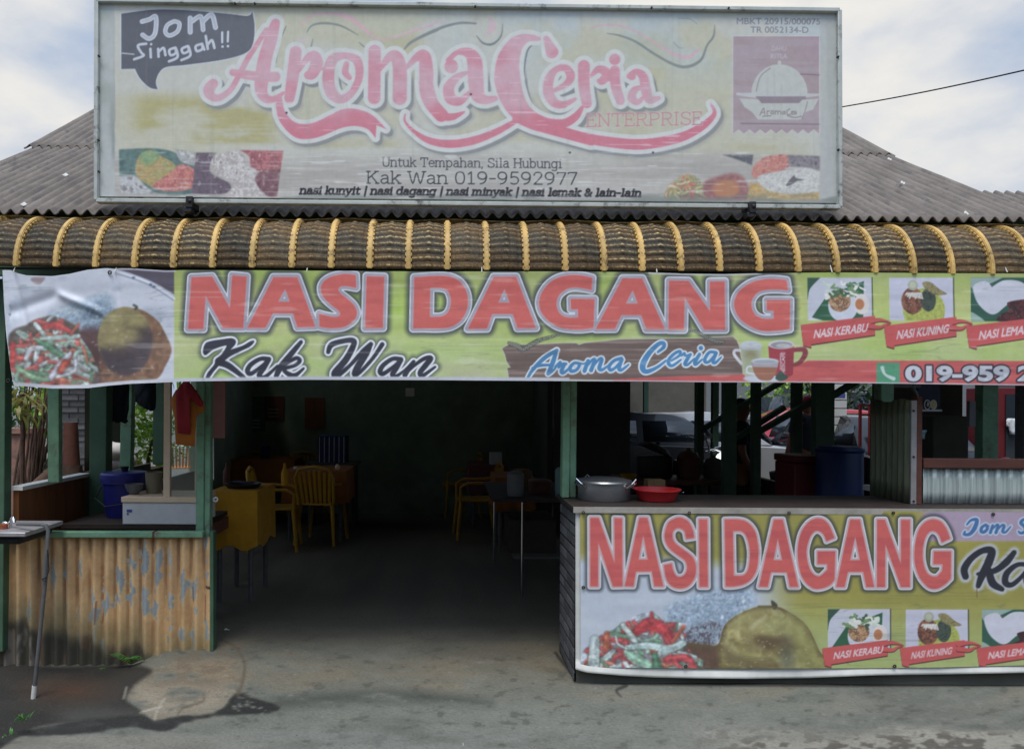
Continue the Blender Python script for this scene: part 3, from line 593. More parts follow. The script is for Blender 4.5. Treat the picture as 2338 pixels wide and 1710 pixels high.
    c.paint(c.cov(rs), (206, 94, 90)); c.paint(c.cov(rs) * sstep(fbm(W, H, 90, 8, 51), .5, .7), (178, 76, 82), .5); c.paint(c.cov(c.stroke([(1700, 822), (2430, 824)], 1.0, sm=False)), (214, 196, 140), .6)
    def poly(T, p, col, a=1, sm=True): c.paint(c.cov(c.poly(cr(T(p)) if sm else T(p))), col, a)
    hd = c.stroke(Cc([(1490, 900), (1600, 895), (1615, 950), (1560, 1030), (1480, 1060)]), [5, 6, 6, 5, 4]); c.paint(c.cov(hd), (140, 58, 66))
    poly(Cc, [(1237, 860, 1), (1503, 860, 1), (1492, 1150, 1), (1440, 1180), (1260, 1180, 1)], (172, 62, 72)); poly(Cc, [(1400, 900, 1), (1503, 880, 1), (1492, 1150, 1), (1420, 1180, 1)], (140, 48, 60), .5)
    c.paint(c.cov(c.ell(*Cc([(1370, 845)])[0], 29.5, 10)), (206, 204, 212)); c.paint(c.cov(c.ell(*Cc([(1374, 850)])[0], 25, 7.5)), (150, 148, 152)); c.paint(c.cov(c.ell(*Cc([(1390, 855)])[0], 16, 5)), (186, 184, 184))
    F = c.text('NESCAFÉ', 0, 0, 8.2, 48, .02, rot=-math.pi / 2); c.paint(0 * F, (0, 0, 0))
    F = c.text('NESCAFÉ', Cc([(1408, 1145)])[0][0], Cc([(1408, 1145)])[0][1], 8.4, 49, .02, rot=-math.pi / 2); c.paint(c.cov(F), (226, 220, 228)); c.paint(c.cov(c.stroke(Cc([(1362, 1100), (1362, 940)]), .8, sm=False)), (220, 210, 216))
    gl = c.stroke(Cc([(950, 905), (895, 905), (890, 950), (960, 1040)]), 2.4); c.paint(c.cov(gl, 1), (226, 228, 232), .9)
    poly(Cc, [(945, 850, 1), (1170, 850, 1), (1150, 1200, 1), (1000, 1200, 1)], (186, 192, 176), .9); c.paint(c.cov(c.ell(*Cc([(1058, 855)])[0], 25, 11)), (198, 202, 208)); c.paint(c.cov(c.ell(*Cc([(1058, 960)])[0], 17, 13), 0, 14), (140, 134, 96), .9); c.paint(c.cov(c.ell(*Cc([(1050, 1060)])[0], 16, 18), 0, 14), (170, 176, 140), .8)
    c.paint(c.cov(c.ell(*Cc([(1190, 1195)])[0], 46, 8)), (206, 210, 218)); c.paint(c.cov(c.stroke(Cc([(1080, 1070), (1025, 1075), (1020, 1130), (1100, 1150)]), 2.2)), (214, 220, 226))
    poly(Cc, [(1065, 1030, 1), (1345, 1030, 1), (1320, 1130), (1270, 1205), (1205, 1215), (1140, 1200), (1090, 1130)], (164, 108, 84)); poly(Cc, [(1065, 1020, 1), (1345, 1020, 1), (1332, 1080, 1), (1080, 1075, 1)], (176, 176, 184), .9)
    c.paint(c.cov(c.ell(*Cc([(1205, 1015)])[0], 31, 7)), (208, 214, 222)); c.paint(c.cov(c.ell(*Cc([(1205, 1022)])[0], 27, 4.6)), (170, 172, 182)); poly(Cc, [(1310, 1190), (1360, 1120), (1420, 1160), (1440, 1190), (1370, 1220)], (60, 84, 70))
    # ---- menu pictures, ribbons, number
    D = Tf(1850, 600, .216); dish(c, 0, 1844, 634, 147, 98); dish(c, 1, 2031, 634, 146, 98); dish(c, 2, 2217, 634, 147, 100)
    ribbon(c, 'NASI KERABU', 1828, 742, 170, 42, 122); ribbon(c, 'NASI KUNING', 2018, 744, 166, 42, 118); ribbon(c, 'NASI LEMAK', 2206, 745, 166, 42, 118)
    q = [(2004, 831), (2051, 831), (2051, 878), (2004, 878)]; c.paint(c.cov(c.poly(q), 3), (82, 156, 118)); ph = c.stroke(D([(760, 1110), (790, 1180), (880, 1225)]), [4.4, 2.6, 4.4]); c.paint(c.cov(ph), (196, 216, 210))
    nf = c.text('019-959 29', 2066, 868.5, 33.5, 330, .05, 0); c.paint(c.cov(nf, 3.2), (30, 30, 44)); c.paint(c.cov(nf), (204, 206, 214)); c.paint(c.cov(nf) * sstep(fbm(W, H, 14, 10, 61), .5, .6), (164, 168, 178), .5)
    # ---- hems, crease marks, dirt
    top = np.interp(c.X, LX, LT); bot = np.interp(c.X, LX, LB); lft = np.interp(c.Y, [617, 890], [0, 12])
    hem = np.maximum(sstep(Y, bot[None, :] - 9, bot[None, :] - 6.5) * (X < 1300), sstep(Y, bot[None, :] - 3.5, bot[None, :] - 2) * .8); c.paint(hem, (196, 197, 204))
    c.paint((X - np.interp(c.Y, [610, 720, 890], [1, 13, 30])[:, None] < 0).astype(float) * (X < 60), (198, 199, 206)); c.paint(sstep(-Y, -(top[None, :] + 5), -(top[None, :] + 2)) * ((X < 400) | ((X > 1480) & (X < 1740))), (205, 206, 214), .8)
    er = c.stroke([(18, 869)], 4.2); c.paint(c.cov(er), (40, 42, 50)); c.paint(c.cov(er, -2), (170, 172, 178))
    cz = vnoise(W, H, 70, 5, 71); c.paint(sstep(np.abs(cz - .5), .05, 0) * sstep(vnoise(W, H, 60, 30, 72), .55, .7), (70, 76, 60), .16); c.paint(sstep(vnoise(W, H, 55, 4, 73), .78, .9), (236, 238, 224), .22)
    return c
LX = [-6, 0, 20, 40, 60, 120, 160, 200, 240, 300, 380, 420, 700, 1000, 1300, 1480, 1560, 1650, 1740, 1900, 2338, 2420]
LT = [617, 617, 616, 624, 629, 631, 626, 617, 613, 613, 618, 617, 618, 620, 620, 622, 625, 626, 624, 622, 625, 626]
LB = [881, 881, 882, 882, 882, 887, 887, 886, 881, 876, 873, 871, 867, 868, 870, 871, 872, 873, 873, 874, 880, 881]
# ================================================================== 2. the banner on the counter front
def paint_low():
    c = Canvas(1300, 1146, 2420, 1562, ST); X = c.X[None, :] + 0 * c.Y[:, None]; Y = c.Y[:, None] + 0 * c.X[None, :]; W, H = c.W, c.H
    n = fbm(W, H, 120, 60, 101); n2 = fbm(W, H, 160, 12, 102)
    g = np.stack([158 + 24 * (n - .5), 150 + 20 * (n - .5), 66 + 10 * (n2 - .5)], -1) / 255
    yl = np.stack([166 + 10 * (n2 - .5), 178 + 10 * (n2 - .5), 112 + 20 * (n - .5)], -1) / 255
    t = sstep(Y + 30 * (n - .5), 1340, 1500)[..., None]; g = g * (1 - t) + yl * t; c.img = g
    Fz = Tf(1300, 1140, .2542); G_ = Tf(1800, 1140, .25425)
    # pale photo area fading into the yellow
    edge = 1770 + 40 * (n - .5) - 0.0 * Y; m = sstep(-X, -(edge + 70), -(edge - 60)) * sstep(Y + 70 * sstep(X, 1620, 1340) * 0 + 14 * (n - .5), 1262, 1312)
    m = np.maximum(m, sstep(-X, -1650, -1560) * sstep(Y, 1258, 1290)); c.paint(m, (190, 199, 211))
    c.paint(sstep(X, 2085, 2125) * sstep(-Y, -1238, -1232), (172, 152, 172))
    c.paint(m * sstep(fbm(W, H, 60, 50, 104), .5, .75), (202, 208, 216), .6)
    rc = c.poly(cr(Fz([(1180, 830), (1500, 800), (1660, 850), (1640, 980), (1500, 1120), (1300, 1280), (1100, 1290), (1020, 1150), (860, 1080), (900, 960)])))
    blotch(c, rc, [(112, 138, 160), (172, 188, 206), (140, 162, 182), (196, 204, 216)], 8, 111, 24)
    blotch(c, c.poly(cr(Fz([(1140, 1120), (1330, 1100), (1380, 1200), (1250, 1320), (1060, 1300), (1040, 1200)]))), [(92, 100, 116), (150, 166, 180), (84, 76, 88), (176, 190, 200)], 5, 112, 8)
    egg = c.poly(cr(Fz([(1040, 1300), (1200, 1300), (1330, 1300), (1400, 1120), (1560, 1010), (1710, 960), (1850, 958), (1967, 1005), (2130, 1130), (2240, 1350), (2290, 1520), (1200, 1520), (1050, 1450)])))
    blotch(c, egg, [(104, 86, 46), (146, 134, 76), (118, 104, 54), (172, 164, 110), (124, 108, 58)], 38, 113); sh = c.poly(cr(Fz([(1040, 1300), (1300, 1300), (1330, 1520), (1040, 1520)])))
    c.paint(c.cov(np.maximum(sh, egg), 0, 18), (92, 66, 54), .9); c.paint(sstep(egg, -16, 0) * c.cov(egg) * (Y < 1500), (92, 74, 44), .7); c.paint(c.cov(np.maximum(c.poly(cr(Fz([(1980, 1000), (2140, 1130), (2250, 1380), (2290, 1530), (2080, 1530), (2000, 1300)]))), egg), 0, 24), (146, 146, 86), .7)
    for q, rx, ry, col in (((1640, 1130), 40, 26, (172, 164, 108)), ((1880, 1150), 34, 34, (168, 168, 110)), ((1560, 1380), 40, 26, (160, 152, 96)), ((1760, 1440), 46, 20, (162, 154, 96)), ((1800, 1290), 46, 18, (104, 84, 54)), ((1950, 1420), 16, 40, (84, 86, 74))):
        c.paint(c.cov(np.maximum(c.ell(*Fz([q])[0], rx, ry), egg), 0, 22), col, .65)
    c.paint(c.cov(c.poly(cr(Fz([(1815, 905), (1870, 945), (1850, 990), (1825, 975)])))), (66, 66, 52)); c.paint(c.cov(c.stroke(Fz([(1700, 960), (1850, 965)]), 2.2)), (88, 76, 46))
    mottle(c, egg, 181, .07)
    for p, r, col, al in (([(1420, 1180), (1540, 1060), (1700, 1000), (1840, 1000)], [4, 9, 8, 3], (176, 170, 112), .55), ([(1960, 1080), (2060, 1180), (2120, 1320)], [3, 7, 3], (176, 172, 104), .4), ([(1640, 1150), (1760, 1050)], [3, 3], (206, 200, 160), .7), ([(1380, 1330), (1460, 1420), (1640, 1480), (1860, 1490)], [8, 12, 12, 8], (88, 70, 44), .55), ([(1700, 1240), (1800, 1280), (1930, 1260)], [5, 12, 5], (88, 68, 44), .6)): c.paint(c.cov(np.maximum(c.stroke(Fz(p), r), egg), 0, 14), col, al)
    for i in range(60):
        rg = random.Random(i + 5); x, y = Fz([(rg.uniform(1340, 2200), rg.uniform(990, 1500))])[0]; F = c.stroke([(x, y), (x + rg.uniform(-4, 4), y + rg.uniform(-3, 3))], .9); c.paint(c.cov(np.maximum(F, egg)), (206, 204, 180), .6)
    vf = c.poly(cr(Fz([(110, 1400), (260, 1240), (420, 1160), (520, 1080), (720, 1010), (860, 1100), (1050, 1120), (1040, 1300), (1160, 1420), (1240, 1510), (120, 1510)])))
    c.paint(c.cov(np.maximum(vf, c.poly(cr(Fz([(300, 1300), (700, 1060), (1040, 1200), (1100, 1420), (1200, 1510), (300, 1510)]))))), (104, 98, 96), .6)
    veg(c, 1345, 1400, 1610, 1528, 120, 121, [(178, 200, 198), (140, 174, 156), (184, 76, 76), (176, 104, 84), (196, 206, 210), (104, 142, 114), (180, 72, 74)], (22, 52), (3, 6.5), vf)
    for p, r, col in (([(600, 1190), (720, 1120), (860, 1180), (930, 1280)], [10, 18, 14, 5], (180, 56, 62)), ([(480, 1130), (560, 1230), (610, 1300)], [6, 8, 7], (186, 206, 200)), ([(340, 1210), (330, 1330)], [8, 9], (172, 92, 66)), ([(930, 1280), (1030, 1140)], [5, 5], (176, 92, 72)), ([(230, 1260), (220, 1470)], [12, 15], (184, 206, 204)), ([(520, 1330), (700, 1310), (890, 1340), (1020, 1290)], [6, 9, 10, 9], (176, 204, 200)), ([(510, 1370), (600, 1430), (740, 1500)], [6, 15, 9], (140, 180, 156)), ([(770, 1400), (790, 1500)], [8, 14], (76, 120, 92)), ([(880, 1440), (1050, 1420), (1120, 1490)], [10, 10, 6], (176, 66, 70)), ([(420, 1230), (440, 1300), (520, 1340)], [2, 3, 2], (210, 214, 218)), ([(330, 1420), (400, 1360)], [8, 5], (180, 204, 200)), ([(740, 1020), (740, 1090)], [4, 7], (176, 60, 68))):
        r = [q * .85 for q in r]; F = c.stroke(Fz(p), r); c.paint(c.cov(F, 1.4, 5), (80, 74, 72), .5); c.paint(c.cov(F, 0, 3), col, .92); c.paint(c.cov(c.stroke([(a - 2, b - 3) for a, b in Fz(p)], [q * .3 for q in r]), 0, 4), np.minimum(np.array(col) * 1.2 + 14, 240), .6)
    mottle(c, vf, 183, .32); mottle(c, rc, 185, .14); c.soften(((Y > 1330) & (X < 1840)).astype(float), 1)
    let = c.field()
    def G(o, h=(), T=Fz): c.poly([cr(T(o))] + [cr(T(q)) for q in h], 26, let)
    co = lambda *p: [(a, b, 1) for a, b in p]
    G(co((188, 165), (265, 165), (408, 575), (405, 168), (475, 170), (478, 780), (392, 782), (260, 385), (258, 780), (188, 780)))
    G(co((630, 165), (703, 165), (845, 780), (765, 780), (742, 645), (598, 648), (575, 780), (498, 778)), [co((665, 320), (705, 540), (622, 540))])
    G([(1122, 345, 1), (1050, 356, 1), (1035, 290), (1000, 262), (960, 262), (930, 295), (930, 350), (960, 400), (1040, 460), (1110, 520), (1138, 600), (1130, 690), (1090, 760), (1030, 795), (960, 795), (900, 760), (865, 690), (850, 590, 1), (920, 575, 1), (935, 640), (960, 685), (1000, 695), (1040, 670), (1058, 610), (1040, 550), (980, 505), (900, 440), (862, 370), (860, 290), (890, 210), (950, 170), (1010, 165), (1070, 200), (1108, 270)])
    G(co((1165, 178), (1240, 178), (1245, 785), (1170, 785)))
    G([(1395, 180, 1), (1520, 180), (1600, 205), (1665, 280), (1695, 400), (1700, 500), (1685, 620), (1640, 710), (1570, 760), (1480, 782), (1405, 782, 1)], [[(1470, 285, 1), (1545, 287), (1590, 330), (1618, 430), (1622, 530), (1605, 630), (1565, 680), (1478, 685, 1)]])
    G(co((1838, 180), (1918, 180), (2057, 785), (1982, 785), (1955, 655), (1812, 652), (1783, 785), (1705, 783)), [co((1873, 350), (1913, 545), (1835, 545))])
    G([(415, 345, 1), (342, 375, 1), (320, 320), (280, 285), (240, 285), (200, 330), (170, 420), (165, 500), (185, 600), (225, 670), (280, 690), (325, 655, 1), (350, 630, 1), (350, 580, 1), (262, 580, 1), (262, 465, 1), (422, 465, 1), (415, 720, 1), (370, 770), (300, 798), (230, 798), (160, 750), (110, 660), (88, 540), (88, 420), (115, 300), (170, 215), (240, 172), (310, 178), (365, 230)], (), G_)
    G(co((555, 180), (640, 180), (770, 785), (700, 785), (672, 650), (535, 650), (505, 785), (430, 785)), [co((600, 330), (643, 545), (555, 545))], G_)
    G(co((795, 180), (865, 180), (1010, 580), (1010, 182), (1090, 182), (1090, 785), (1010, 785), (870, 400), (868, 785), (795, 785)), (), G_)
    G([(1450, 350, 1), (1375, 385, 1), (1350, 320), (1310, 285), (1265, 290), (1225, 350), (1205, 450), (1210, 560), (1240, 650), (1290, 690), (1335, 690, 1), (1380, 640, 1), (1385, 580, 1), (1300, 580, 1), (1305, 465, 1), (1460, 465, 1), (1458, 710, 1), (1400, 765), (1330, 800), (1260, 790), (1190, 720), (1145, 620), (1130, 500), (1140, 380), (1170, 270), (1230, 200), (1300, 178), (1370, 200), (1420, 270)], (), G_)
    c.paint(sstep(-let, -19, -5), (40, 46, 54), .85)
    c.paint(c.cov(let, 6.8), (228, 232, 236)); c.paint(c.cov(let, 4.6), (196, 172, 176)); c.paint(c.cov(let, .8), (218, 152, 150)); c.paint(c.cov(let), (208, 92, 87))
    c.paint(c.cov(let) * sstep(fbm(W, H, 120, 10, 131), .5, .7), (178, 68, 76), .35)
    k = c.field()
    def st(p, r): c.stroke(G_(p), [q * .254 for q in r], k, 20)
    st([(1590, 690), (1580, 620), (1640, 530), (1740, 460), (1825, 462), (1800, 560), (1740, 680), (1705, 775)], [30, 32, 28, 26, 34, 38, 34, 22]); st([(2028, 475), (1960, 560), (1850, 640), (1700, 668)], [22, 32, 26, 14]); st([(1800, 640), (1835, 750), (1920, 805)], [32, 36, 22])
    st([(2170, 590), (2060, 585), (1965, 660), (1950, 745), (2010, 765), (2100, 690), (2170, 600)], [20, 20, 28, 30, 22, 18, 18]); st([(2165, 590), (2140, 720), (2170, 770), (2260, 690)], [26, 28, 20, 10]); st([(2360, 440), (2300, 620), (2280, 780)], [20, 30, 26]); st([(2290, 700), (2420, 600), (2460, 580)], [14, 22, 20])
    c.paint(sstep(-k, -11, -3), (186, 190, 200), .9); c.paint(c.cov(k), (26, 28, 42)); c.paint(c.cov(c.stroke(G_([(1692, 790), (1694, 880)]), 1.0, sm=False)), (112, 62, 40), .7)
    b = c.field()
    def sb(p, r): c.stroke(G_(p), [q * .254 for q in r], b, 14)
    sb([(1600, 225), (1640, 185), (1690, 185), (1668, 260), (1625, 310), (1575, 312), (1585, 285)], [8, 12, 18, 20, 16, 12, 8]); sb([(1770, 225), (1735, 250), (1730, 285), (1755, 292), (1785, 260), (1770, 225), (1800, 240)], [12, 14, 16, 14, 14, 10, 6])
    sb([(1832, 232), (1812, 298)], [12, 14]); sb([(1822, 275), (1865, 230), (1880, 236), (1862, 298)], [6, 10, 14, 14]); sb([(1870, 280), (1915, 230), (1935, 238), (1922, 285), (1950, 292), (1995, 240)], [6, 10, 14, 14, 10, 6])
    sb([(2150, 190), (2110, 180), (2085, 210), (2120, 245), (2125, 285), (2085, 302), (2065, 285)], [12, 14, 16, 16, 16, 12, 8])
    c.paint(c.cov(b, 3.2), (190, 206, 224)); c.paint(c.cov(b), (64, 108, 160))
    dish(c, 0, 1890, 1390, 142, 94); dish(c, 1, 2068, 1391, 142, 94); dish(c, 2, 2242, 1391, 142, 94)
    ribbon(c, 'NASI KERABU', 1877, 1479, 150, 34, 112); ribbon(c, 'NASI KUNING', 2055, 1479, 148, 34, 92); ribbon(c, 'NASI LEMAK', 2230, 1479, 150, 34, 100)
    for p, r in (((1332.5, 1170), 4.2), ((1574, 1171), 3), ((1802, 1171), 3.2), ((2040, 1171), 3), ((2268, 1174), 3.4), ((1332, 1341), 3.8), ((1566, 1521), 3.4), ((2043, 1521), 4.2)):
        e = c.ell(p[0], p[1], r, r); c.paint(c.cov(e), (46, 42, 30)); c.paint(c.cov(e, -1.5), (140, 128, 70))
    cz = vnoise(W, H, 120, 5, 171); c.paint(sstep(np.abs(cz - .5), .045, 0) * sstep(vnoise(W, H, 90, 40, 172), .55, .7), (60, 66, 56), .18)
    return c

# ================================================================== 3. the faded signboard over the eaves
def paint_board():
    c = Canvas(214, -6, 1924, 478, ST); X = c.X[None, :] + 0 * c.Y[:, None]; Y = c.Y[:, None] + 0 * c.X[None, :]; W, H = c.W, c.H
    n = fbm(W, H, 150, 90, 201); n2 = fbm(W, H, 220, 5, 202); n3 = fbm(W, H, 60, 60, 203)
    a = np.array([192, 191, 178.]); b = np.array([189, 186, 160.]); d = np.array([182, 177, 168.]); bl = np.array([178, 190, 192.])
    t1 = sstep(n, .42, .6)[..., None]; t2 = sstep(Y + 30 * (n3 - .5), 335, 380)[..., None]; t3 = (sstep(X, 800, 1300) * sstep(-Y, -230, -90) * sstep(n3, .35, .6))[..., None]
    g = a * (1 - t1) + b * t1; g = g * (1 - .7 * t3) + bl * .7 * t3; g = g * (1 - t2) + d * t2; c.img = g / 255
    Pz = Tf(200, 0, .3541); L1 = Tf(450, 20, .24347); L2 = Tf(900, 20, .21186); L3 = Tf(1250, 20, .21186); Rz = Tf(1480, 20, .2785); Tz = Tf(650, 340, .37627)
    # remains of the yellow print
    for x0, y0, x1, y1, s_, am in ((280, 200, 660, 335, 211, .8), (420, 268, 700, 334, 212, .9), (285, 250, 400, 300, 213, .7), (640, 300, 950, 345, 214, .5), (1600, 100, 1680, 330, 215, .4), (1640, 318, 1880, 350, 216, .6), (1000, 200, 1500, 340, 217, .25), (760, 60, 1000, 150, 218, .25), (1350, 60, 1560, 220, 219, .25)):
        mm = sstep(X, x0, x0 + 60) * sstep(-X, -x1, -x1 + 70) * sstep(Y, y0, y0 + 40) * sstep(-Y, -y1, -y1 + 16); c.paint(mm * sstep(fbm(W, H, 70, 26, s_), .3, .6), (172, 162, 96), am)
    c.paint(sstep(Y, 342, 380) * sstep(fbm(W, H, 180, 18, 220), .48, .66), (158, 151, 143), .5); c.paint(sstep(vnoise(W, H, 60, 2, 221), .74, .9) * sstep(Y, 200, 360), (208, 206, 198), .28)
    # pale swirls and their grey drop shadow
    for T, p, r, col, al in ((L1, [(1030, 225), (1080, 160), (1200, 140), (1350, 165), (1510, 250)], [3, 7, 9, 8, 3], (146, 154, 150), 1), (L1, [(1520, 320), (1565, 360)], [3, 5], (130, 140, 136), .9), (L1, [(1950, 380), (2020, 310), (2259, 205)], [4, 8, 7], (146, 154, 148), 1), (L2, [(110, 440), (200, 355), (480, 220), (700, 160), (880, 165)], [6, 13, 13, 11, 8], (146, 152, 150), 1),
                               (L2, [(890, 300), (960, 375), (1060, 385), (1150, 300), (1170, 170)], [4, 9, 11, 7, 2], (136, 148, 146), 1), (L1, [(1070, 360), (1085, 290)], [6, 3], (136, 146, 142), .8), (L1, [(740, 510), (770, 330), (835, 170)], [3, 5, 3], (120, 128, 128), .9), (L2, [(1405, 870), (1405, 640), (1440, 450), (1520, 368)], [2, 6, 7, 6], (116, 130, 138), .9),
                               (L3, [(640, 270), (780, 295), (950, 360), (1150, 490), (1350, 600), (1500, 630), (1650, 560), (1720, 400), (1790, 300), (1800, 180)], [3, 9, 11, 11, 12, 14, 12, 9, 10, 2], (146, 154, 148), 1), (L3, [(1400, 110), (1530, 115), (1612, 170)], [2, 4, 3], (150, 156, 154), .8), (L3, [(1360, 365), (1410, 420), (1465, 430)], [3, 4, 2], (150, 152, 150), .8),
                               (L1, [(970, 170), (1080, 70), (1250, 50), (1430, 90), (1560, 190), (1700, 290), (1900, 260), (2259, 130)], [5, 8, 10, 20, 16, 6, 6, 8], (214, 166, 176), .8), (L2, [(0, 310), (300, 200), (560, 120)], [6, 8, 6], (204, 184, 192), .6), (L2, [(1030, 110), (1060, 200), (1010, 270)], [10, 34, 12], (212, 170, 182), .7), (L3, [(440, 230), (560, 185), (760, 185), (950, 250), (1200, 400), (1400, 510), (1530, 520), (1630, 440)], [4, 5, 7, 7, 9, 14, 16, 8], (214, 164, 174), .85),
                               (L3, [(1430, 290), (1440, 230), (1530, 220)], [4, 6, 4], (206, 180, 188), .5), (L3, [(1570, 985), (1680, 972), (1760, 1030)], [3, 4, 4], (196, 170, 178), .7), (L1, [(960, 300), (1020, 300)], [14, 14], (210, 184, 190), .7)):
        c.paint(c.cov(c.stroke(T(p), [q * (.3 if T is L1 else .26) for q in r]), 0, 2.0), np.array(col) * (.9 if max(col) < 170 else 1), al)
    # red lettering
    f = c.field()
    def st(T, p, r): c.stroke(T(p), [q * (.24347 if T is L1 else .21186) for q in r], f, 30)
    st(L1, [(735, 140), (690, 290), (640, 460), (612, 620), (600, 760), (640, 840), (720, 850), (810, 790)], [40, 58, 62, 66, 56, 40, 28, 12]); st(L1, [(650, 200), (560, 340), (480, 460), (400, 610), (330, 740), (270, 800), (190, 840), (125, 815), (110, 760), (150, 705)], [20, 22, 24, 24, 24, 26, 30, 40, 52, 44])
    st(L1, [(335, 600), (480, 625), (620, 640), (735, 640)], [30, 40, 46, 44]); st(L1, [(925, 410), (895, 650), (865, 840)], [54, 54, 46]); st(L1, [(950, 590), (1030, 470), (1100, 450), (1120, 520), (1080, 610), (1040, 625)], [14, 30, 50, 58, 50, 36])
    st(L1, [(1120, 560), (1200, 560), (1250, 480)], [10, 14, 26]); st(L1, [(1385, 440), (1270, 480), (1230, 640), (1260, 790), (1350, 850), (1450, 790), (1520, 640), (1500, 490), (1390, 440)], [26, 46, 54, 52, 38, 30, 34, 40, 26]); st(L1, [(1400, 520), (1390, 600), (1430, 650)], [24, 30, 20])
    st(L1, [(1665, 400), (1660, 840)], [56, 56]); st(L1, [(1700, 590), (1790, 470), (1860, 450), (1900, 560), (1900, 840)], [14, 34, 54, 62, 64]); st(L1, [(1960, 560), (2060, 460), (2130, 450), (2150, 600), (2150, 760), (2190, 880), (2290, 1000)], [14, 34, 56, 64, 62, 62, 62])
    st(L2, [(340, 800), (380, 950), (440, 1080), (540, 1160), (640, 1165), (755, 1115)], [72, 70, 60, 44, 34, 8]); st(L2, [(615, 625)], [72]); st(L2, [(585, 560), (680, 475), (800, 480), (865, 570), (880, 780), (900, 930), (980, 985), (1090, 970)], [26, 24, 52, 78, 82, 70, 44, 26])
    st(L2, [(790, 690), (680, 740), (590, 850), (610, 970), (710, 1000), (810, 910)], [14, 34, 56, 60, 40, 22]); st(L2, [(1560, 330), (1430, 320), (1310, 390), (1230, 560), (1220, 760), (1260, 930), (1340, 1080), (1470, 1180), (1640, 1230), (1820, 1240), (1950, 1170), (2030, 1060)], [18, 40, 80, 118, 138, 130, 110, 82, 50, 46, 40, 16])
    st(L2, [(1640, 330), (1700, 470)], [30, 66]); st(L2, [(1300, 1190), (1500, 1250), (1800, 1330), (2124, 1420)], [26, 56, 58, 56]); st(L3, [(300, 1370), (600, 1430), (1000, 1465), (1400, 1400), (1640, 1290), (1770, 1180), (1800, 1110), (1760, 1030)], [52, 54, 56, 48, 40, 28, 18, 6])
    st(L2, [(118, 1140), (118, 1220), (220, 1330), (380, 1425), (600, 1460), (850, 1425), (1100, 1330), (1300, 1220)], [7, 10, 18, 34, 42, 42, 34, 24])
    c.poly(cr(L1([(790, 820, 1), (740, 870), (760, 1020), (830, 1130), (930, 1210), (1050, 1222), (1180, 1190), (1350, 1120), (1480, 1100), (1600, 1130), (1672, 1212, 1), (1680, 1090, 1), (1772, 1130, 1), (1640, 1000), (1500, 945), (1370, 945), (1250, 1000), (1100, 1070), (980, 1085), (890, 1050), (820, 960), (800, 870)])), 30, f)
    st(L3, [(60, 890), (210, 810), (250, 720), (190, 640), (90, 660), (20, 760), (10, 900), (70, 1010), (170, 1035), (300, 975)], [16, 34, 46, 36, 30, 48, 54, 48, 36, 14]); st(L3, [(392, 620), (395, 840), (425, 1020)], [62, 58, 52]); st(L3, [(470, 730), (540, 660), (610, 670), (640, 720), (590, 780), (560, 780)], [14, 34, 46, 50, 40, 26])
    st(L3, [(640, 760), (690, 780)], [14, 14]); st(L3, [(725, 670), (735, 830), (785, 990)], [52, 52, 46]); st(L3, [(725, 550)], [58]); st(L3, [(880, 730), (950, 680), (1030, 730), (1060, 870), (1100, 980), (1200, 965)], [26, 26, 46, 54, 44, 18]); st(L3, [(1030, 840), (940, 880), (910, 960), (970, 1010), (1040, 950)], [10, 36, 44, 28, 14]); st(L3, [(910, 730)], [40])
    halo = np.roll(np.roll(f, 5, 0), 4, 1); c.paint(c.cov(halo, 10.5, 3) * sstep(Y + 60 * (n3 - .5), 150, 190) * .9, (112, 118, 128), .85); c.paint(sstep(-halo, -22, -10) * sstep(Y, 190, 250), (150, 148, 140), .4)
    c.paint(c.cov(f, 10.5, 2), (204, 206, 200)); c.paint(c.cov(f, 1.2), (214, 178, 184))
    fade = np.clip(.12 + .5 * sstep(fbm(W, H, 60, 30, 231), .35, .65) + .5 * sstep(Y, 225, 275) - .55 * sstep(-Y, -120, -70) * sstep(X, 980, 1180) - .25 * (X > 1480) * (Y < 240), .1, 1)
    fade *= 1 - .35 * sstep(vnoise(W, H, 50, 2.2, 232), .6, .85) * (Y < 250)
    c.paint(c.cov(f), (208, 166, 176)); c.paint(c.cov(f) * fade, (210, 122, 138)); c.paint(c.cov(f) * sstep(Y, 240, 300), (208, 104, 122), .6); c.paint(c.cov(f) * sstep(vnoise(W, H, 40, 2, 233), .86, .93), (226, 200, 206), .6)
    # the chalk speech bubble
    bb = c.poly(cr(Pz([(218, 92, 1), (400, 68), (560, 66), (700, 74), (900, 92), (1030, 106), (1062, 80, 1), (1076, 170), (1066, 280), (1020, 342), (880, 385), (640, 420), (510, 434), (462, 470), (440, 530), (452, 578, 1), (400, 566), (340, 510), (305, 446, 1), (218, 448, 1)])))
    c.paint(c.cov(bb, 2.4), (196, 200, 204)); c.paint(c.cov(bb), (88, 90, 100)); c.paint(c.cov(bb) * sstep(n3, .45, .65), (100, 102, 112), .6)
    ck = c.field()
    def sc(p, r=13): c.stroke(Pz(p), r * .3541, ck, 8)
    sc([(352, 142), (400, 128), (440, 112), (436, 215), (398, 252), (355, 228)], 15); sc([(560, 140), (515, 165), (502, 210), (530, 232), (580, 205), (592, 155), (560, 140)], 14); sc([(662, 120), (662, 210)], 16); sc([(675, 140), (730, 110), (745, 195)], 15); sc([(745, 140), (800, 98), (825, 180)], 16)
    sc([(378, 285), (325, 296), (345, 340), (360, 362), (300, 385)], 8); sc([(405, 318), (408, 372)], 8); sc([(410, 288)], 8); sc([(455, 318), (458, 368)], 8); sc([(460, 335), (490, 312), (502, 358)], 8); sc([(565, 310), (528, 325), (535, 358), (568, 345), (568, 312), (580, 370), (525, 398)], 8)
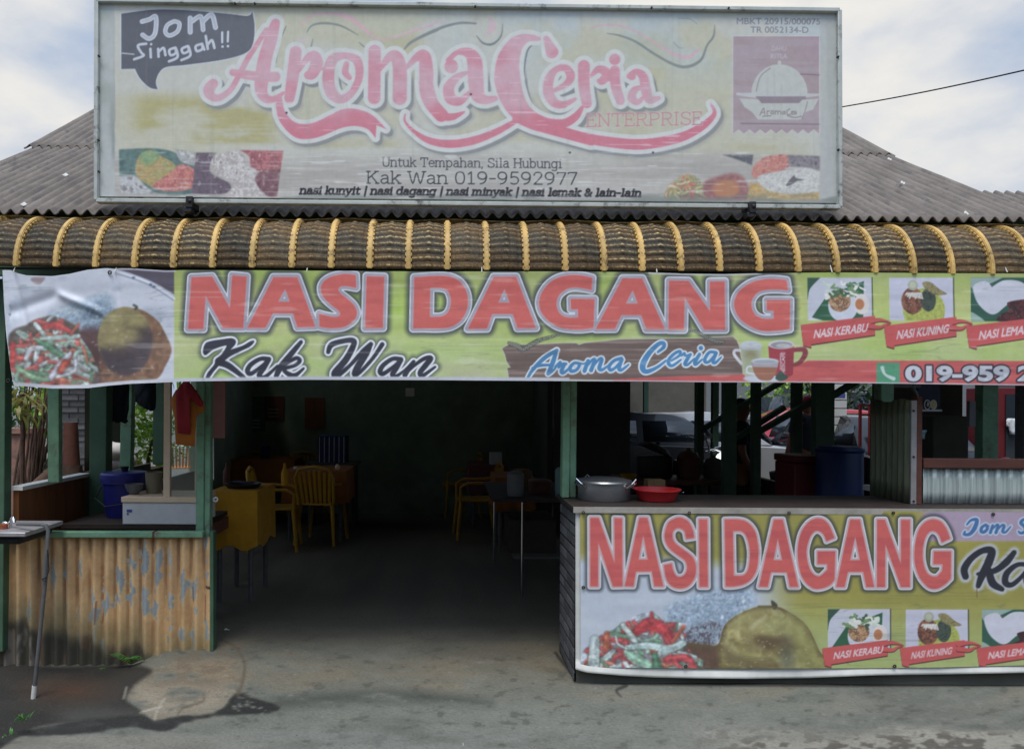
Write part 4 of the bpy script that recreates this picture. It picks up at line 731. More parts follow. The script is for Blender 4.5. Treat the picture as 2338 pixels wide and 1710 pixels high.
    sc([(645, 300), (608, 318), (618, 345), (650, 332), (650, 302), (662, 360), (605, 390)], 8); sc([(738, 285), (698, 300), (705, 332), (740, 318), (738, 288), (752, 322)], 8); sc([(762, 235), (775, 318)], 8); sc([(775, 290), (802, 262), (818, 312)], 8); sc([(868, 212), (868, 275)], 7); sc([(870, 303)], 8); sc([(906, 208), (904, 270)], 7); sc([(905, 300)], 8); c.stroke(Pz([(222, 345), (300, 353)]), 1.1, ck, 6, False)
    c.paint(c.cov(ck), (206, 212, 220)); c.paint(c.cov(ck, -2.0, 3), (168, 174, 186), .8)
    # ---- texts
    for F, col in ((c.text('MBKT 20915/000075', 1682, 56, 14.6, 191, .012, slope=.006), (124, 122, 128)), (c.text('TR 0052134-D', 1713, 75.5, 14.6, 133, .012, slope=.006), (124, 122, 128)), (c.slab('ENTERPRISE', 1338, 289.5, 28.5, 268, 1.5, slope=-.018), (196, 130, 134)),
                     (c.slab('Untuk Tempahan, Sila Hubungi', 872, 380.5, 20, 412, 1.25, slope=.009), (56, 56, 58)), (c.slab('Kak Wan 019-9592977', 836, 419, 27, 484, 1.5, slope=.006), (46, 46, 48)), (c.slab('nasi kunyit | nasi dagang | nasi minyak | nasi lemak & lain-lain', 684, 443, 16.5, 780, 2.3, .2, .0085), (30, 27, 32))):
        c.paint(c.cov(F, 1.6, 2), (206, 206, 204), .5); c.paint(c.cov(F), col)
    # ---- emblem panel with the dish cover
    x0, x1 = 1674, 1870; zz = [(x0, 84), (x1, 84)] + [(x1 - 24.5 * (i / 2), 296 if i % 2 else 306) for i in range(17)]
    eb = c.poly(zz); c.paint(c.cov(eb, 1.5), (206, 196, 198)); c.paint(c.cov(eb), (164, 143, 146)); c.paint(c.cov(eb) * sstep(fbm(W, H, 120, 10, 241), .45, .65), (174, 160, 166), .5); c.paint(c.cov(eb) * sstep(X, 1800, 1870) * sstep(n3, .4, .6), (168, 138, 152), .5)
    def pl(p, col, a_=1): c.paint(c.cov(np.maximum(c.poly(cr(Rz(p))), eb)), col, a_)
    dc = np.maximum(c.ell(*Rz([(1075, 700)])[0], 64, 67), c.Y[:, None] - Rz([(0, 702)])[0][1]); pp = (186, 188, 180)
    c.paint(c.cov(dc), pp); c.paint(c.cov(c.stroke(Rz([(885, 680), (920, 560), (1000, 490)]), 1.2)), (150, 140, 146)); c.paint(c.cov(c.ell(*Rz([(1075, 445)])[0], 4.4, 5)), pp)
    pl([(720, 692, 1), (1400, 700, 1), (1398, 716, 1), (1240, 735), (900, 735), (725, 712, 1)], (188, 188, 184)); pl([(880, 722, 1), (1290, 722, 1), (1290, 776, 1), (920, 776, 1)], (140, 124, 132))
    pl([(745, 738, 1), (900, 745, 1), (930, 780, 1), (1235, 778, 1), (1260, 750, 1), (1398, 740, 1), (1350, 830, 1), (1290, 850, 1), (1255, 912, 1), (900, 912, 1), (850, 850, 1), (790, 810, 1)], pp); c.paint(c.cov(c.stroke(Rz([(1305, 765), (1285, 840), (1260, 905)]), 1)), (146, 130, 138))
    for y, a_, b_ in ((540, 1250, 1400), (944, 760, 1400)): c.paint(c.cov(c.stroke(Rz([(a_, y), (b_, y + 6)]), 1.6, sm=False)), (128, 110, 118), .8)
    for s_, y in (('DAHU', 348), ('KITLA', 412)): c.paint(c.cov(c.text(s_, Rz([(1005 if s_ != 'DAHU' else 1012, y)])[0][0], Rz([(0, y)])[0][1], 11.5, 38 if s_ == 'KITLA' else 33, .02)), (192, 182, 186), .8)
    sm_ = c.field()
    for p in ([(915, 875), (945, 820), (955, 870)], [(925, 855), (955, 850)], [(975, 840), (975, 870)], [(975, 848), (995, 840)], [(1012, 840), (1005, 860), (1022, 866), (1024, 842), (1012, 840)], [(1040, 840), (1040, 868)], [(1042, 848), (1060, 842), (1062, 868)], [(1064, 848), (1082, 842), (1086, 868)], [(1105, 845), (1098, 862), (1112, 866), (1118, 842), (1122, 868)], [(1160, 825), (1138, 840), (1140, 870), (1165, 872)], [(1175, 858), (1190, 848), (1176, 846), (1176, 868), (1192, 866)], [(1200, 844), (1200, 868)], [(1212, 848), (1212, 868)], [(940, 885), (1005, 880)], [(1140, 880), (1200, 895), (1255, 885)]): c.stroke(Rz(p), 1.1, sm_, 6)
    c.paint(c.cov(sm_), (132, 116, 120), .9)
    # ---- faded food pictures along the bottom
    def bl_(T, p, cols, sc_, sd, soft=3): blotch(c, c.poly(cr(T(p))), cols, sc_, sd, soft)
    bl_(Pz, [(202, 965, 1), (420, 958), (560, 985), (690, 1070), (690, 1240), (420, 1240), (320, 1140), (205, 1135, 1)], [(70, 102, 102), (92, 120, 114), (80, 108, 108)], 14, 251)
    bl_(Pz, [(205, 1140, 1), (300, 1140), (360, 1190), (420, 1250), (215, 1250, 1)], [(150, 146, 146), (190, 190, 190), (120, 112, 112)], 8, 252); bl_(Pz, [(560, 960, 1), (700, 985, 1), (690, 1070, 1), (600, 1040)], [(178, 182, 178), (160, 158, 156), (200, 200, 196)], 7, 253)
    bl_(Pz, [(330, 1010), (400, 970), (460, 1000), (560, 1060), (590, 1140), (520, 1230), (400, 1200), (310, 1120)], [(176, 160, 90), (178, 144, 90), (160, 160, 96), (190, 130, 100)], 10, 254); bl_(Pz, [(340, 990), (430, 975), (460, 1010), (420, 1050), (350, 1050)], [(120, 158, 112), (140, 160, 110)], 8, 255, 8)
    bl_(Pz, [(540, 1110), (600, 1060), (690, 1100), (680, 1210), (520, 1235), (420, 1200)], [(192, 104, 104), (206, 128, 112), (176, 92, 92), (210, 150, 120)], 7, 256); bl_(Pz, [(700, 985, 1), (830, 985, 1), (790, 1060), (800, 1120), (920, 1190), (880, 1250), (670, 1250, 1)], [(88, 76, 92), (110, 92, 104), (98, 82, 96), (150, 136, 142)], 8, 257)
    bl_(Pz, [(830, 1000), (960, 975), (1030, 1020), (1110, 1110), (1090, 1180), (1150, 1260), (900, 1265), (940, 1190), (810, 1110), (795, 1050)], [(196, 188, 184), (176, 166, 160), (204, 198, 194), (150, 136, 130)], 7, 258); bl_(Pz, [(980, 968, 1), (1262, 974, 1), (1245, 1090, 1), (1180, 1130), (1060, 1080), (1040, 1010)], [(170, 92, 96), (186, 112, 112), (150, 80, 88), (200, 150, 144)], 6, 259)
    bl_(Pz, [(1110, 1110), (1245, 1085, 1), (1222, 1270, 1), (1150, 1260), (1080, 1170)], [(106, 66, 78), (130, 86, 92), (160, 130, 134)], 6, 260)
    bl_(Rz, [(610, 1200, 1), (862, 1200, 1), (850, 1285, 1), (720, 1235)], [(104, 106, 112), (92, 92, 100), (150, 150, 152)], 8, 261); bl_(Rz, [(150, 1560), (180, 1450), (320, 1360), (440, 1440), (500, 1570)], [(196, 96, 84), (170, 170, 110), (205, 130, 100), (190, 180, 140)], 7, 262)
    veg(c, 1526, 400, 1610, 456, 40, 263, [(202, 96, 88), (190, 184, 130), (160, 160, 104), (214, 190, 150)], (14, 30), (2.4, 4)); bl_(Rz, [(450, 1440), (560, 1380), (700, 1350), (800, 1410), (815, 1570), (500, 1570)], [(140, 92, 96), (158, 104, 100), (150, 110, 112)], 14, 264, 8)
    c.paint(c.cov(c.ell(*Rz([(640, 1480)])[0], 30, 21), 0, 8), (186, 122, 84)); bl_(Rz, [(830, 1430, 1), (960, 1440), (1100, 1500), (1400, 1500, 1), (1400, 1575, 1), (808, 1575, 1)], [(200, 156, 84), (190, 160, 104), (206, 170, 110)], 9, 265)
    bl_(Rz, [(860, 1300), (960, 1220), (1140, 1200), (1170, 1280), (1040, 1350), (870, 1390)], [(186, 92, 104), (196, 120, 110), (204, 140, 120), (170, 84, 96)], 6, 266); bl_(Rz, [(1150, 1200, 1), (1410, 1210, 1), (1410, 1330, 1), (1290, 1300), (1160, 1290)], [(110, 106, 112), (140, 132, 136), (96, 92, 98)], 7, 267)
    bl_(Rz, [(900, 1380), (1040, 1340), (1290, 1310), (1410, 1340, 1), (1410, 1500, 1), (1150, 1520), (960, 1480)], [(188, 186, 180), (200, 198, 192), (170, 166, 160)], 8, 268); c.paint(c.cov(c.poly(cr(Rz([(1130, 1450), (1190, 1370), (1215, 1390), (1280, 1405), (1220, 1415), (1180, 1440)])))), (104, 100, 104))
    c.paint(sstep(vnoise(W, H, 34, 2, 271), .8, .92) * sstep(Y, 336, 350), (222, 220, 214), .5)
    c.soften((Y > 336) * ((X < 650) | (X > 1510)) * 1.0, 1)
    # ---- bare metal margin, dirt and fixing screws
    lx = 262 + 3 * (vnoise(W, H, 3, 20, 281) - .5); mg = sstep(-X, -lx - 2, -lx + 2); c.paint(mg, (178, 182, 178)); c.paint(mg * sstep(n3, .42, .66), (150, 160, 148), .7); c.paint(mg * sstep(X, 245, 262) * sstep(fbm(W, H, 12, 110, 282), .4, .6), (126, 134, 132), .7)
    mr = sstep(X, 1884, 1890) ; c.paint(mr, (172, 176, 170)); c.paint(mr * sstep(fbm(W, H, 14, 90, 283), .4, .6), (140, 144, 122), .8); c.paint(sstep(X, 1868, 1876), (176, 178, 174), .8)
    c.paint(sstep(Y, 440 + 10, 462) * .9, (134, 138, 134)); c.paint(sstep(fbm(W, H, 60, 14, 284), .52, .66) * sstep(Y, 436, 452), (112, 118, 112), .6); c.paint(sstep(-Y, -30, -8) * sstep(n3, .4, .6), (170, 178, 174), .5)
    c.paint(sstep(fbm(W, H, 5, 160, 285), .66, .8), (150, 154, 138), .16)
    for q in ((654, 258), (1075, 216), (1491, 349), (1301, 349)): c.paint(c.cov(c.ell(q[0], q[1], 2.6, 2.6)), (66, 64, 68))
    c.paint(np.ones((H, W)), (190, 196, 200), .06)
    return c

def canvas_at(c, x, y):
    u = np.clip((x - c.X[0]) / c.st, 0, c.W - 1.001); v = np.clip((y - c.Y[0]) / c.st, 0, c.H - 1.001)
    i = u.astype(int); j = v.astype(int); fu = (u - i)[..., None]; fv = (v - j)[..., None]; g = c.img
    return (g[j, i] * (1 - fu) + g[j, i + 1] * fu) * (1 - fv) + (g[j + 1, i] * (1 - fu) + g[j + 1, i + 1] * fu) * fv
def print_sheet(name, c, m, Y0, xl, xr, top, bot, K, disp, parent=None, st=1.5, veil=0.0, sat=1.0):
    """a sheet whose outline and print are given in photo pixels, hung at distance Y0 with its own folds"""
    nu = int((xr(0.5) - xl(0.5)) / st); nv = int((bot((xl(.5) + xr(.5)) / 2) - top((xl(.5) + xr(.5)) / 2)) / st)
    u = np.linspace(0, 1, nu)[None, :]; v = np.linspace(0, 1, nv)[:, None]
    x = xl(v) + (xr(v) - xl(v)) * u; y = top(x) + (bot(x) - top(x)) * v
    d = np.stack([(x - CX) / F_PX, np.ones_like(x), -(y - HY) / F_PX], -1) @ np.array(CAMR).T
    t = (Y0 / d[..., 1])[..., None]; w_ = d * t; w_[..., 2] += EYE; w_[..., 1] += disp(x, y, nu, nv)
    me = np_mesh(name, w_.reshape(-1, 3), grid_faces(nu, nv)[:, ::-1])
    q = lin(canvas_at(c, x, y)).reshape(-1, 3); lum = (q @ np.array([.3, .5, .2]))[:, None]; q = lum + (q - lum) * sat
    set_col(me, np.clip(q * K * (1 - veil) + veil, 0, .9))  # veil mixes a pale lens haze into the print colours
    o = link_mesh(name, me, m, parent); return smooth(o)
# ------------------------------------------------------------------ materials
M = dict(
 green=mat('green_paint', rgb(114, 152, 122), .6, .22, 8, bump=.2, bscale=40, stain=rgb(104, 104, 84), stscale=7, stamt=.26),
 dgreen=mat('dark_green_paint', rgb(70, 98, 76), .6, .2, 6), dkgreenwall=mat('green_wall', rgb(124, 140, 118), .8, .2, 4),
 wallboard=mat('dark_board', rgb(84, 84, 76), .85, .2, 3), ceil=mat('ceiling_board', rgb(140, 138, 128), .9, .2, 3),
 brownb=mat('brown_board', rgb(120, 74, 40), .75, .3, 3, stretch=(4, 4, .6)), whiteb=mat('white_trim', rgb(206, 206, 200), .6, .12, 9),
 roof=mat('fibre_cement', rgb(118, 110, 103), .9, .3, 5, bump=.3, bscale=50, stain=rgb(98, 93, 90), stscale=18, stamt=.36, stretch=(1.2, .45, .45)),
 yellow=mat('yellow_rib', rgb(200, 165, 98), .6, .3, 7, stain=rgb(104, 84, 56), stscale=18, stamt=.26), cap=mat('yellow_flashing', rgb(190, 158, 100), .6, .2, 12, stain=rgb(110, 88, 60), stscale=9, stamt=.2),
 tile=mat('bamboo_tile', None, .62, .25, 26, attr='Col', bump=.2, bscale=120, spec=.2),
 metal=mat('sign_frame', rgb(186, 190, 184), .6, .15, 8, metal=.1, stain=rgb(104, 106, 100), stscale=10, stamt=.25), dark=mat('black_iron', rgb(34, 33, 36), .6, .2, 20),
 vinyl=mat('printed_vinyl', None, .5, .05, 30, attr='Col', bump=.05, bscale=300, spec=.35), faded=mat('weathered_print', None, .75, .06, 25, attr='Col', spec=.2),
 paintsheet=mat('flaking_sheet', None, .7, .1, 30, attr='Col', bump=.12, bscale=90), concrete=mat('stained_concrete', None, .8, .16, 55, attr='Col', bump=.5, bscale=60, spec=.35, stain=rgb(70, 68, 60), stscale=60, stamt=.1),
 farground=mat('far_concrete', rgb(120, 118, 110), .9, .25, 1.5, bump=.3, bscale=20), brick=mat('grey_brick', None, .85, .2, 30, attr='Col', bump=.4, bscale=80),
 zinc=mat('zinc_sheet', rgb(186, 196, 190), .45, .3, 9, metal=.0, stretch=(6, 6, .25)), dzinc=mat('dirty_zinc', rgb(98, 104, 84), .45, .3, 6, metal=.45, stain=rgb(52, 58, 40), stscale=6, stamt=.35, stretch=(3, 3, .4)),
 zincedge=mat('zinc_trim', rgb(176, 172, 172), .4, .2, 12, metal=.5), redbrown=mat('red_brown_wood', rgb(98, 60, 50), .6, .2, 8, stretch=(.5, 3, 3)),
 steel=mat('stainless', rgb(190, 192, 194), .28, .08, 14, metal=.9), alu=mat('aluminium', rgb(150, 152, 154), .38, .12, 10, metal=.8), chrome=mat('chrome', rgb(214, 216, 218), .14, 0, metal=1.0),
 counter=mat('counter_top', rgb(54, 46, 42), .55, .25, 8), alutrim=mat('counter_edge', rgb(176, 170, 160), .5, .2, 12, metal=.3),
 red=mat('red_plastic', rgb(196, 44, 48), .4, .1, 8), blue=mat('blue_plastic', rgb(34, 36, 108), .42, .1, 6), dblue=mat('drum_blue', rgb(22, 42, 92), .5, .15, 6), yplast=mat('yellow_plastic', rgb(176, 132, 34), .42, .1, 7), oplast=mat('orange_plastic', rgb(206, 130, 60), .42, .1, 7),
 ycloth=mat('yellow_cloth', rgb(192, 140, 34), .85, .15, 9), ocloth=mat('orange_cloth', rgb(146, 88, 38), .85, .2, 9), pcloth=mat('plum_cloth', rgb(112, 66, 70), .85, .2, 9), blackp=mat('black_plastic', rgb(30, 31, 34), .5, .15, 9), greyp=mat('grey_pvc', rgb(92, 92, 92), .5, .18, 20),
 wplast=mat('white_plastic', rgb(206, 206, 204), .45, .08, 9), tan=mat('tan_frame', rgb(222, 196, 166), .5, .1, 9), pot=mat('terracotta', rgb(160, 92, 64), .8, .2, 12), card=mat('cardboard', rgb(120, 96, 66), .85, .15, 8),
 cloth_red=mat('red_cloth', rgb(136, 30, 40), .85, .15, 10, bump=.2, bscale=30), cloth_or=mat('orange_cloth_shirt', rgb(168, 100, 40), .85, .15, 10), cloth_dk=mat('dark_cloth', rgb(30, 34, 42), .9, .2, 8), cloth_white=mat('white_cloth', rgb(206, 208, 210), .85, .1, 8), cloth_grey=mat('slate_cloth', rgb(46, 54, 66), .9, .2, 8),
 skin=mat('skin', rgb(150, 100, 78), .55, .08, 9), hair=mat('hair', rgb(22, 19, 18), .6, .2, 20), sack=mat('white_sack', rgb(196, 192, 186), .8, .15, 7, bump=.4, bscale=18), pinkwall=mat('pinkish_render', rgb(150, 112, 100), .9, .2, 4, stain=rgb(96, 80, 72), stscale=4, stamt=.3), vine=mat('dry_vine', rgb(92, 72, 60), .9, .3, 14), bark=mat('bark', rgb(84, 66, 54), .95, .35, 14, bump=.8, bscale=30), soil=mat('soil', rgb(60, 50, 40), .95, .3, 8),
 board=mat('pink_board', rgb(150, 104, 98), .8, .15, 5), paper=mat('paper_notice', rgb(176, 178, 166), .8, .08, 9), navy=mat('navy_board', rgb(40, 44, 66), .6, .1, 9), gold=mat('gold_print', rgb(206, 186, 120), .5, .1, 9), teal=mat('teal_cloth', rgb(126, 160, 162), .85, .1, 9),
 carred=mat('car_red', rgb(176, 46, 58), .25, .05, 3, coat=.6), carsilver=mat('car_silver', rgb(172, 174, 178), .3, .05, 3, metal=.3, coat=.5), carblack=mat('car_black', rgb(24, 26, 34), .2, .05, 3, coat=.7), cargrey=mat('car_grey', rgb(58, 60, 64), .3, .06, 3, coat=.5), carglass=mat('car_glass', rgb(40, 48, 54), .06, 0, spec=.8), tyre=mat('tyre', rgb(22, 22, 23), .8, .15, 20), lamp=mat('lamp_lens', rgb(235, 238, 244), .08, 0, spec=.9, coat=.8), bikeblue=mat('bike_blue', rgb(36, 40, 84), .25, .05, 5, coat=.6), tail=mat('tail_lens', rgb(170, 30, 34), .2, 0),
 darkwood=mat('dark_wood', rgb(50, 40, 33), .8, .3, 8),
 glass=glassmat('case_glass'), whitetile=mat('white_panel', rgb(200, 202, 202), .45, .05, 9), tilegrey=mat('panel_joint', rgb(110, 112, 114), .6, .05, 9), blueink=mat('blue_print', rgb(74, 84, 150), .5, .05, 9),
)
LEAF = dict(bright=leafmat('bright_leaf', rgb(176, 204, 92), rgb(104, 152, 56)), dark=leafmat('dark_leaf', rgb(60, 96, 46), rgb(36, 66, 34)), yellow=leafmat('yellowing_leaf', rgb(176, 160, 90), rgb(104, 122, 62)), fern=leafmat('fern_leaf', rgb(84, 140, 60), rgb(58, 108, 46)))
SW = np.array
# ------------------------------------------------------------------ ground: one sheet out to the horizon, fine and stained in front of the stall
def gz(x, y):
    lowl = sstep(-x, 1.62 + 0 * x, 2.0) * sstep(y, 3.2, 3.7) * sstep(-y, -5.4, -4.9)
    return -0.10 * lowl
xs = np.unique(np.concatenate([np.array([-900, -300, -100, -40, -20, -12, -8, -6, -5, -4.2]), np.linspace(-3.4, 4.2, 900), np.array([5, 6, 8, 12, 20, 40, 100, 300, 900])]))
ys = np.unique(np.concatenate([np.array([-900, -200, -60, -20, -8, -2, 1, 2, 2.4]), np.linspace(2.75, 5.4, 300), np.linspace(5.5, 9.5, 60), np.array([10, 12, 15, 20, 30, 60, 200, 900])]))
XX, YY = np.meshgrid(xs, ys); near = (np.abs(XX) < 5) & (YY > 2.6) & (YY < 9.6)
ZZ = np.where(near, gz(XX, YY) , 0) 
rr = vnoise(len(xs), len(ys), 60, 30, 5) - .5; r2 = vnoise(len(xs), len(ys), 7, 5, 6) - .5
ZZ = ZZ + np.where(near, .012 * rr * sstep(-YY, -9, -5) + .002 * r2, 0)
def paint_ground():
    c = Canvas(-60, 1180, 2400, 1730, 2.0); X = c.X[None, :] + 0 * c.Y[:, None]; Y = c.Y[:, None] + 0 * c.X[None, :]; W, H = c.W, c.H
    T = Tf(0, 1180, .3208)
    n = fbm(W, H, 160, 40, 301); n2 = fbm(W, H, 60, 12, 302); n3 = fbm(W, H, 14, 5, 303); n4 = fbm(W, H, 300, 60, 304)
    g = np.stack([111 + 30 * (n - .5) + 24 * (n2 - .5), 113 + 30 * (n - .5) + 22 * (n2 - .5), 104 + 28 * (n - .5) + 18 * (n2 - .5)], -1) / 255; c.img = g
    c.paint(sstep(n4, .4, .62) * sstep(-Y, -1640, -1500), (120, 108, 88), .45); c.paint(sstep(n3, .55, .72), (132, 132, 124), .28); c.paint(sstep(-n3, -.36, -.24), (66, 66, 60), .4)
    c.paint(sstep(Y, 1630, 1700) * sstep(n2, .4, .6), (128, 130, 124), .5)
    c.paint(sstep(Y + 26 * (n2 - .5) * 2 + .02 * (X - 1700), 1650, 1690) * sstep(X, 1500, 1800), (158, 153, 140), .7); c.paint(sstep(Y + 26 * (n2 - .5) * 2, 1650, 1690) * sstep(X, 1500, 1800) * sstep(n3, .48, .6), (84, 80, 72), .85)
    c.paint(sstep(Y + 20 * (n2 - .5), 1665, 1690) * sstep(-X, -760, -300), (130, 124, 112), .6)
    # darker brown tone along the foot of the stall and at the entrance
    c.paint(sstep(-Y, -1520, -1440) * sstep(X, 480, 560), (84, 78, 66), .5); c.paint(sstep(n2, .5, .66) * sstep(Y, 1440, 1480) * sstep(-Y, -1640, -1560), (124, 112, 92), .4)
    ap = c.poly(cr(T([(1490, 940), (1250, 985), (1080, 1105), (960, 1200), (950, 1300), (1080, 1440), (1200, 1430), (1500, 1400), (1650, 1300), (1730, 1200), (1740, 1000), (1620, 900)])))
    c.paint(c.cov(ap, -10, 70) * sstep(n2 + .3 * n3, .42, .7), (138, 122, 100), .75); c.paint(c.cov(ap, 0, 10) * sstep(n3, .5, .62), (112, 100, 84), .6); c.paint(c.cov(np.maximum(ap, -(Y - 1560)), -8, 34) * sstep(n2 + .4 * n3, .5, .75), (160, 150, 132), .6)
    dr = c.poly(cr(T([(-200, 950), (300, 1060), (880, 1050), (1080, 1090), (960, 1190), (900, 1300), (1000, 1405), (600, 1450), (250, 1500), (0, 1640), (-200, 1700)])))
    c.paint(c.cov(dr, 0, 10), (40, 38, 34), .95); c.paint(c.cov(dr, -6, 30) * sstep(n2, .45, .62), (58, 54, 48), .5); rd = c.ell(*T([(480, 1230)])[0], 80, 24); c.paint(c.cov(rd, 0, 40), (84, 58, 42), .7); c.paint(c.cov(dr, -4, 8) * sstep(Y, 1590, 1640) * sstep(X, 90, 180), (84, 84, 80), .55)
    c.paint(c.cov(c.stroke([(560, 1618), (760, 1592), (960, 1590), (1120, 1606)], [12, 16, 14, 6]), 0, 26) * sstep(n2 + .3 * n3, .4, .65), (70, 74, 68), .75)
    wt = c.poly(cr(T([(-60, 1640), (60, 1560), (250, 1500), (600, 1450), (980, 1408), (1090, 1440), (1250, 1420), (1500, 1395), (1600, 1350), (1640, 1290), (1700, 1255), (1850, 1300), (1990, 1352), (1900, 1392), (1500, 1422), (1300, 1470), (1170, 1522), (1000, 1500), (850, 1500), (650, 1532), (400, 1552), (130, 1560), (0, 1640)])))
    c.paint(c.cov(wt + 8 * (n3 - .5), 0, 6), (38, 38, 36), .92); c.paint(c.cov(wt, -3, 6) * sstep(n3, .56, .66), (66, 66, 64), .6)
    for p, r in (([(1570, 870), (1680, 930), (1740, 1040), (1725, 1180), (1690, 1265)], [2, 2.4, 3.4, 4, 5]), ([(1450, 1260), (1440, 1310), (1300, 1360), (1260, 1420)], [2, 3, 3, 2]), ([(1690, 930), (1740, 950)], [1, 1])): c.paint(c.cov(c.stroke(T(p), r), 0, 4), (92, 82, 68), .6)
    for i in range(16):
        rg = random.Random(i); x, y = rg.uniform(1640, 1900), rg.uniform(1270, 1380); c.paint(c.cov(np.maximum(c.ell(*T([(x, y)])[0], rg.uniform(2, 7), rg.uniform(1, 3)), wt)), (150, 148, 140), .6)
    for p in ([(1100, 1440), (1120, 1370), (1170, 1290)], [(1000, 1390), (1100, 1360), (1150, 1350)], [(900, 1210), (880, 1290)]): c.paint(c.cov(c.stroke(T(p), 2.2), 0, 3), (176, 170, 156), .7)
    for p, r in (([(1385, 1550), (1430, 1562), (1408, 1575), (1418, 1590)], [3, 4, 3, 1]), ([(1330, 1548), (1400, 1556), (1800, 1558), (2400, 1556)], [4, 6, 9, 10]), ([(1268, 1490), (1300, 1530), (1320, 1550)], [3, 4, 4])): c.paint(c.cov(c.stroke(p, r), 0, 5), (46, 43, 40), .8)
    for i in range(120):
        rg = random.Random(900 + i); x, y = rg.uniform(300, 2338), rg.uniform(1470, 1710); c.paint(c.cov(c.stroke([(x, y), (x + rg.uniform(-9, 9), y + rg.uniform(-2, 2))], rg.uniform(.6, 1.5))), rg.choice([(150, 146, 136), (64, 62, 56), (160, 156, 150)]), .5)
    return c
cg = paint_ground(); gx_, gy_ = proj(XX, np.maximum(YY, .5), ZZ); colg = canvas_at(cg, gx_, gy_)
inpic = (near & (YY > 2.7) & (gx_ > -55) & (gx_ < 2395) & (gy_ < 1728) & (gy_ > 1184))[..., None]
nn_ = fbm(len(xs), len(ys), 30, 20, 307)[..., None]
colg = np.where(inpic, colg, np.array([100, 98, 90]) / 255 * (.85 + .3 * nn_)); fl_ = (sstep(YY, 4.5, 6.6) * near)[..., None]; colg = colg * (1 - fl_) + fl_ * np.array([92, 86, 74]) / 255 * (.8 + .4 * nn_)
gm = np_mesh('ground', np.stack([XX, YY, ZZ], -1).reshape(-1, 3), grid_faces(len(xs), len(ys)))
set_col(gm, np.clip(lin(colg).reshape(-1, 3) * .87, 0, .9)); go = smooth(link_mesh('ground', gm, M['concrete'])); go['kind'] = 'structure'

# ------------------------------------------------------------------ building
def wave(t, pitch, amp): return amp * math.cos(2 * math.pi * t / pitch)
B0 = thing('restaurant_building', 'open fronted wooden restaurant with green posts and grey corrugated roof', 'restaurant', (0, 4.64, 0))
XL, XR, YE, ZE = -3.22, 3.56, 4.30, 2.645
SL1, SL2 = .577, .66; YK, YR = 5.82, 8.2
def roof_z(y): return ZE + SL1 * (min(y, YK) - YE) + (SL2 * (y - YK) if y > YK else 0)
def sheet_np(name, x0, x1, ya, yb, zf, pitch, amp, ny, parent, m, lift=0.0, per=9, seed=0):
    nx = int((x1 - x0) / pitch * per) + 1; x = np.linspace(x0, x1, nx); y = np.linspace(ya, yb, ny)
    Xg, Yg = np.meshgrid(x, y); Z = np.array([zf(v) for v in y])[:, None] + amp * np.cos(2 * np.pi * Xg / pitch) + lift
    Z = Z + .006 * (vnoise(nx, ny, 40, 6, seed) - .5)
    Yg = Yg + (np.arange(ny) == 0)[:, None] * .012 * (vnoise(nx, ny, 90, 5, seed + 3) - .5)
    me = np_mesh(name, np.stack([Xg, Yg, Z], -1).reshape(-1, 3), grid_faces(nx, ny)); return solid(smooth(link_mesh(name, me, m, parent)), .007)
sheet_np('roof', XL, XR, YE, YK + .15, roof_z, .0735, .016, 26, B0, M['roof'], 0, 9, 1)
sheet_np('roof', XL - .06, XR + .02, YK, YR, roof_z, .0735, .016, 24, B0, M['roof'], .016, 9, 2)
sheet_np('roof', XR - .05, 7.4, YE + .03, 4.88, lambda y: ZE + SL1 * (y - YE) - .014, .0735, .019, 8, B0, M['roof'], 0, 9, 3)
sheet_np('roof', XL, XR, YR - .05, 10.9, lambda y: roof_z(YR) - .5 * (y - YR) + .02, .15, .014, 10, B0, M['roof'], 0, 7, 4)
rm = MB(); rm.box((XL, YR - .14, roof_z(YR) + .0), (XR, YR + .14, roof_z(YR) + .05)); rm.build('ridge_cap', M['roof'], B0)
for px, py in ((2029, 365), (2059, 419), (2204, 488), (151, 401), (56, 468)):
    Yv = 4.4
    while Yv < 8 and P(px, py, Yv).z > roof_z(Yv) + .03: Yv += .01
    p = P(px, py, Yv); q = MB(); q.grid(lambda u, v: (p.x + (u - .5) * .03 + .014 * (v - .5), p.y - .02 + .02 * v, p.z + (v - .5) * .02 + .006 * math.sin(u * 6)), 5, 3); solid(q.build('loose_flake', M['whiteb'], B0), .003)
# lean-to roof over the kitchen on the right
k2 = MB(); k2.add([(XR - .04, 4.6, ZE + .06), (7.4, 4.6, ZE + .06), (7.4, 9.6, 2.4), (XR - .04, 9.6, 2.4)], [(0, 1, 2, 3)]); solid(k2.build('kitchen_roof', M['ceil'], B0), .02)
cl = MB(); cl.box((-2.62, 4.72, 2.60), (3.5, 9.4, 2.62)); cl.build('ceiling', M['ceil'], B0)
fb = MB(); fb.box((-3.2, 4.44, 2.30), (7.2, 4.50, 2.70)); fb.build('fascia_board', M['dgreen'], B0)
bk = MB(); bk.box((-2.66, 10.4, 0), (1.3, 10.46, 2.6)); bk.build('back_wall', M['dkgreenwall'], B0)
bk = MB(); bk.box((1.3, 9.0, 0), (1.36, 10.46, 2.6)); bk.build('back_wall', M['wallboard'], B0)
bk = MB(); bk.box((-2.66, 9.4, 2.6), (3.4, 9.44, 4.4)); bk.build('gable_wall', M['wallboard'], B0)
lw = MB(); lw.box((-2.70, 8.0, 0), (-2.64, 10.46, 2.6)); lw.build('side_wall', M['dkgreenwall'], B0)
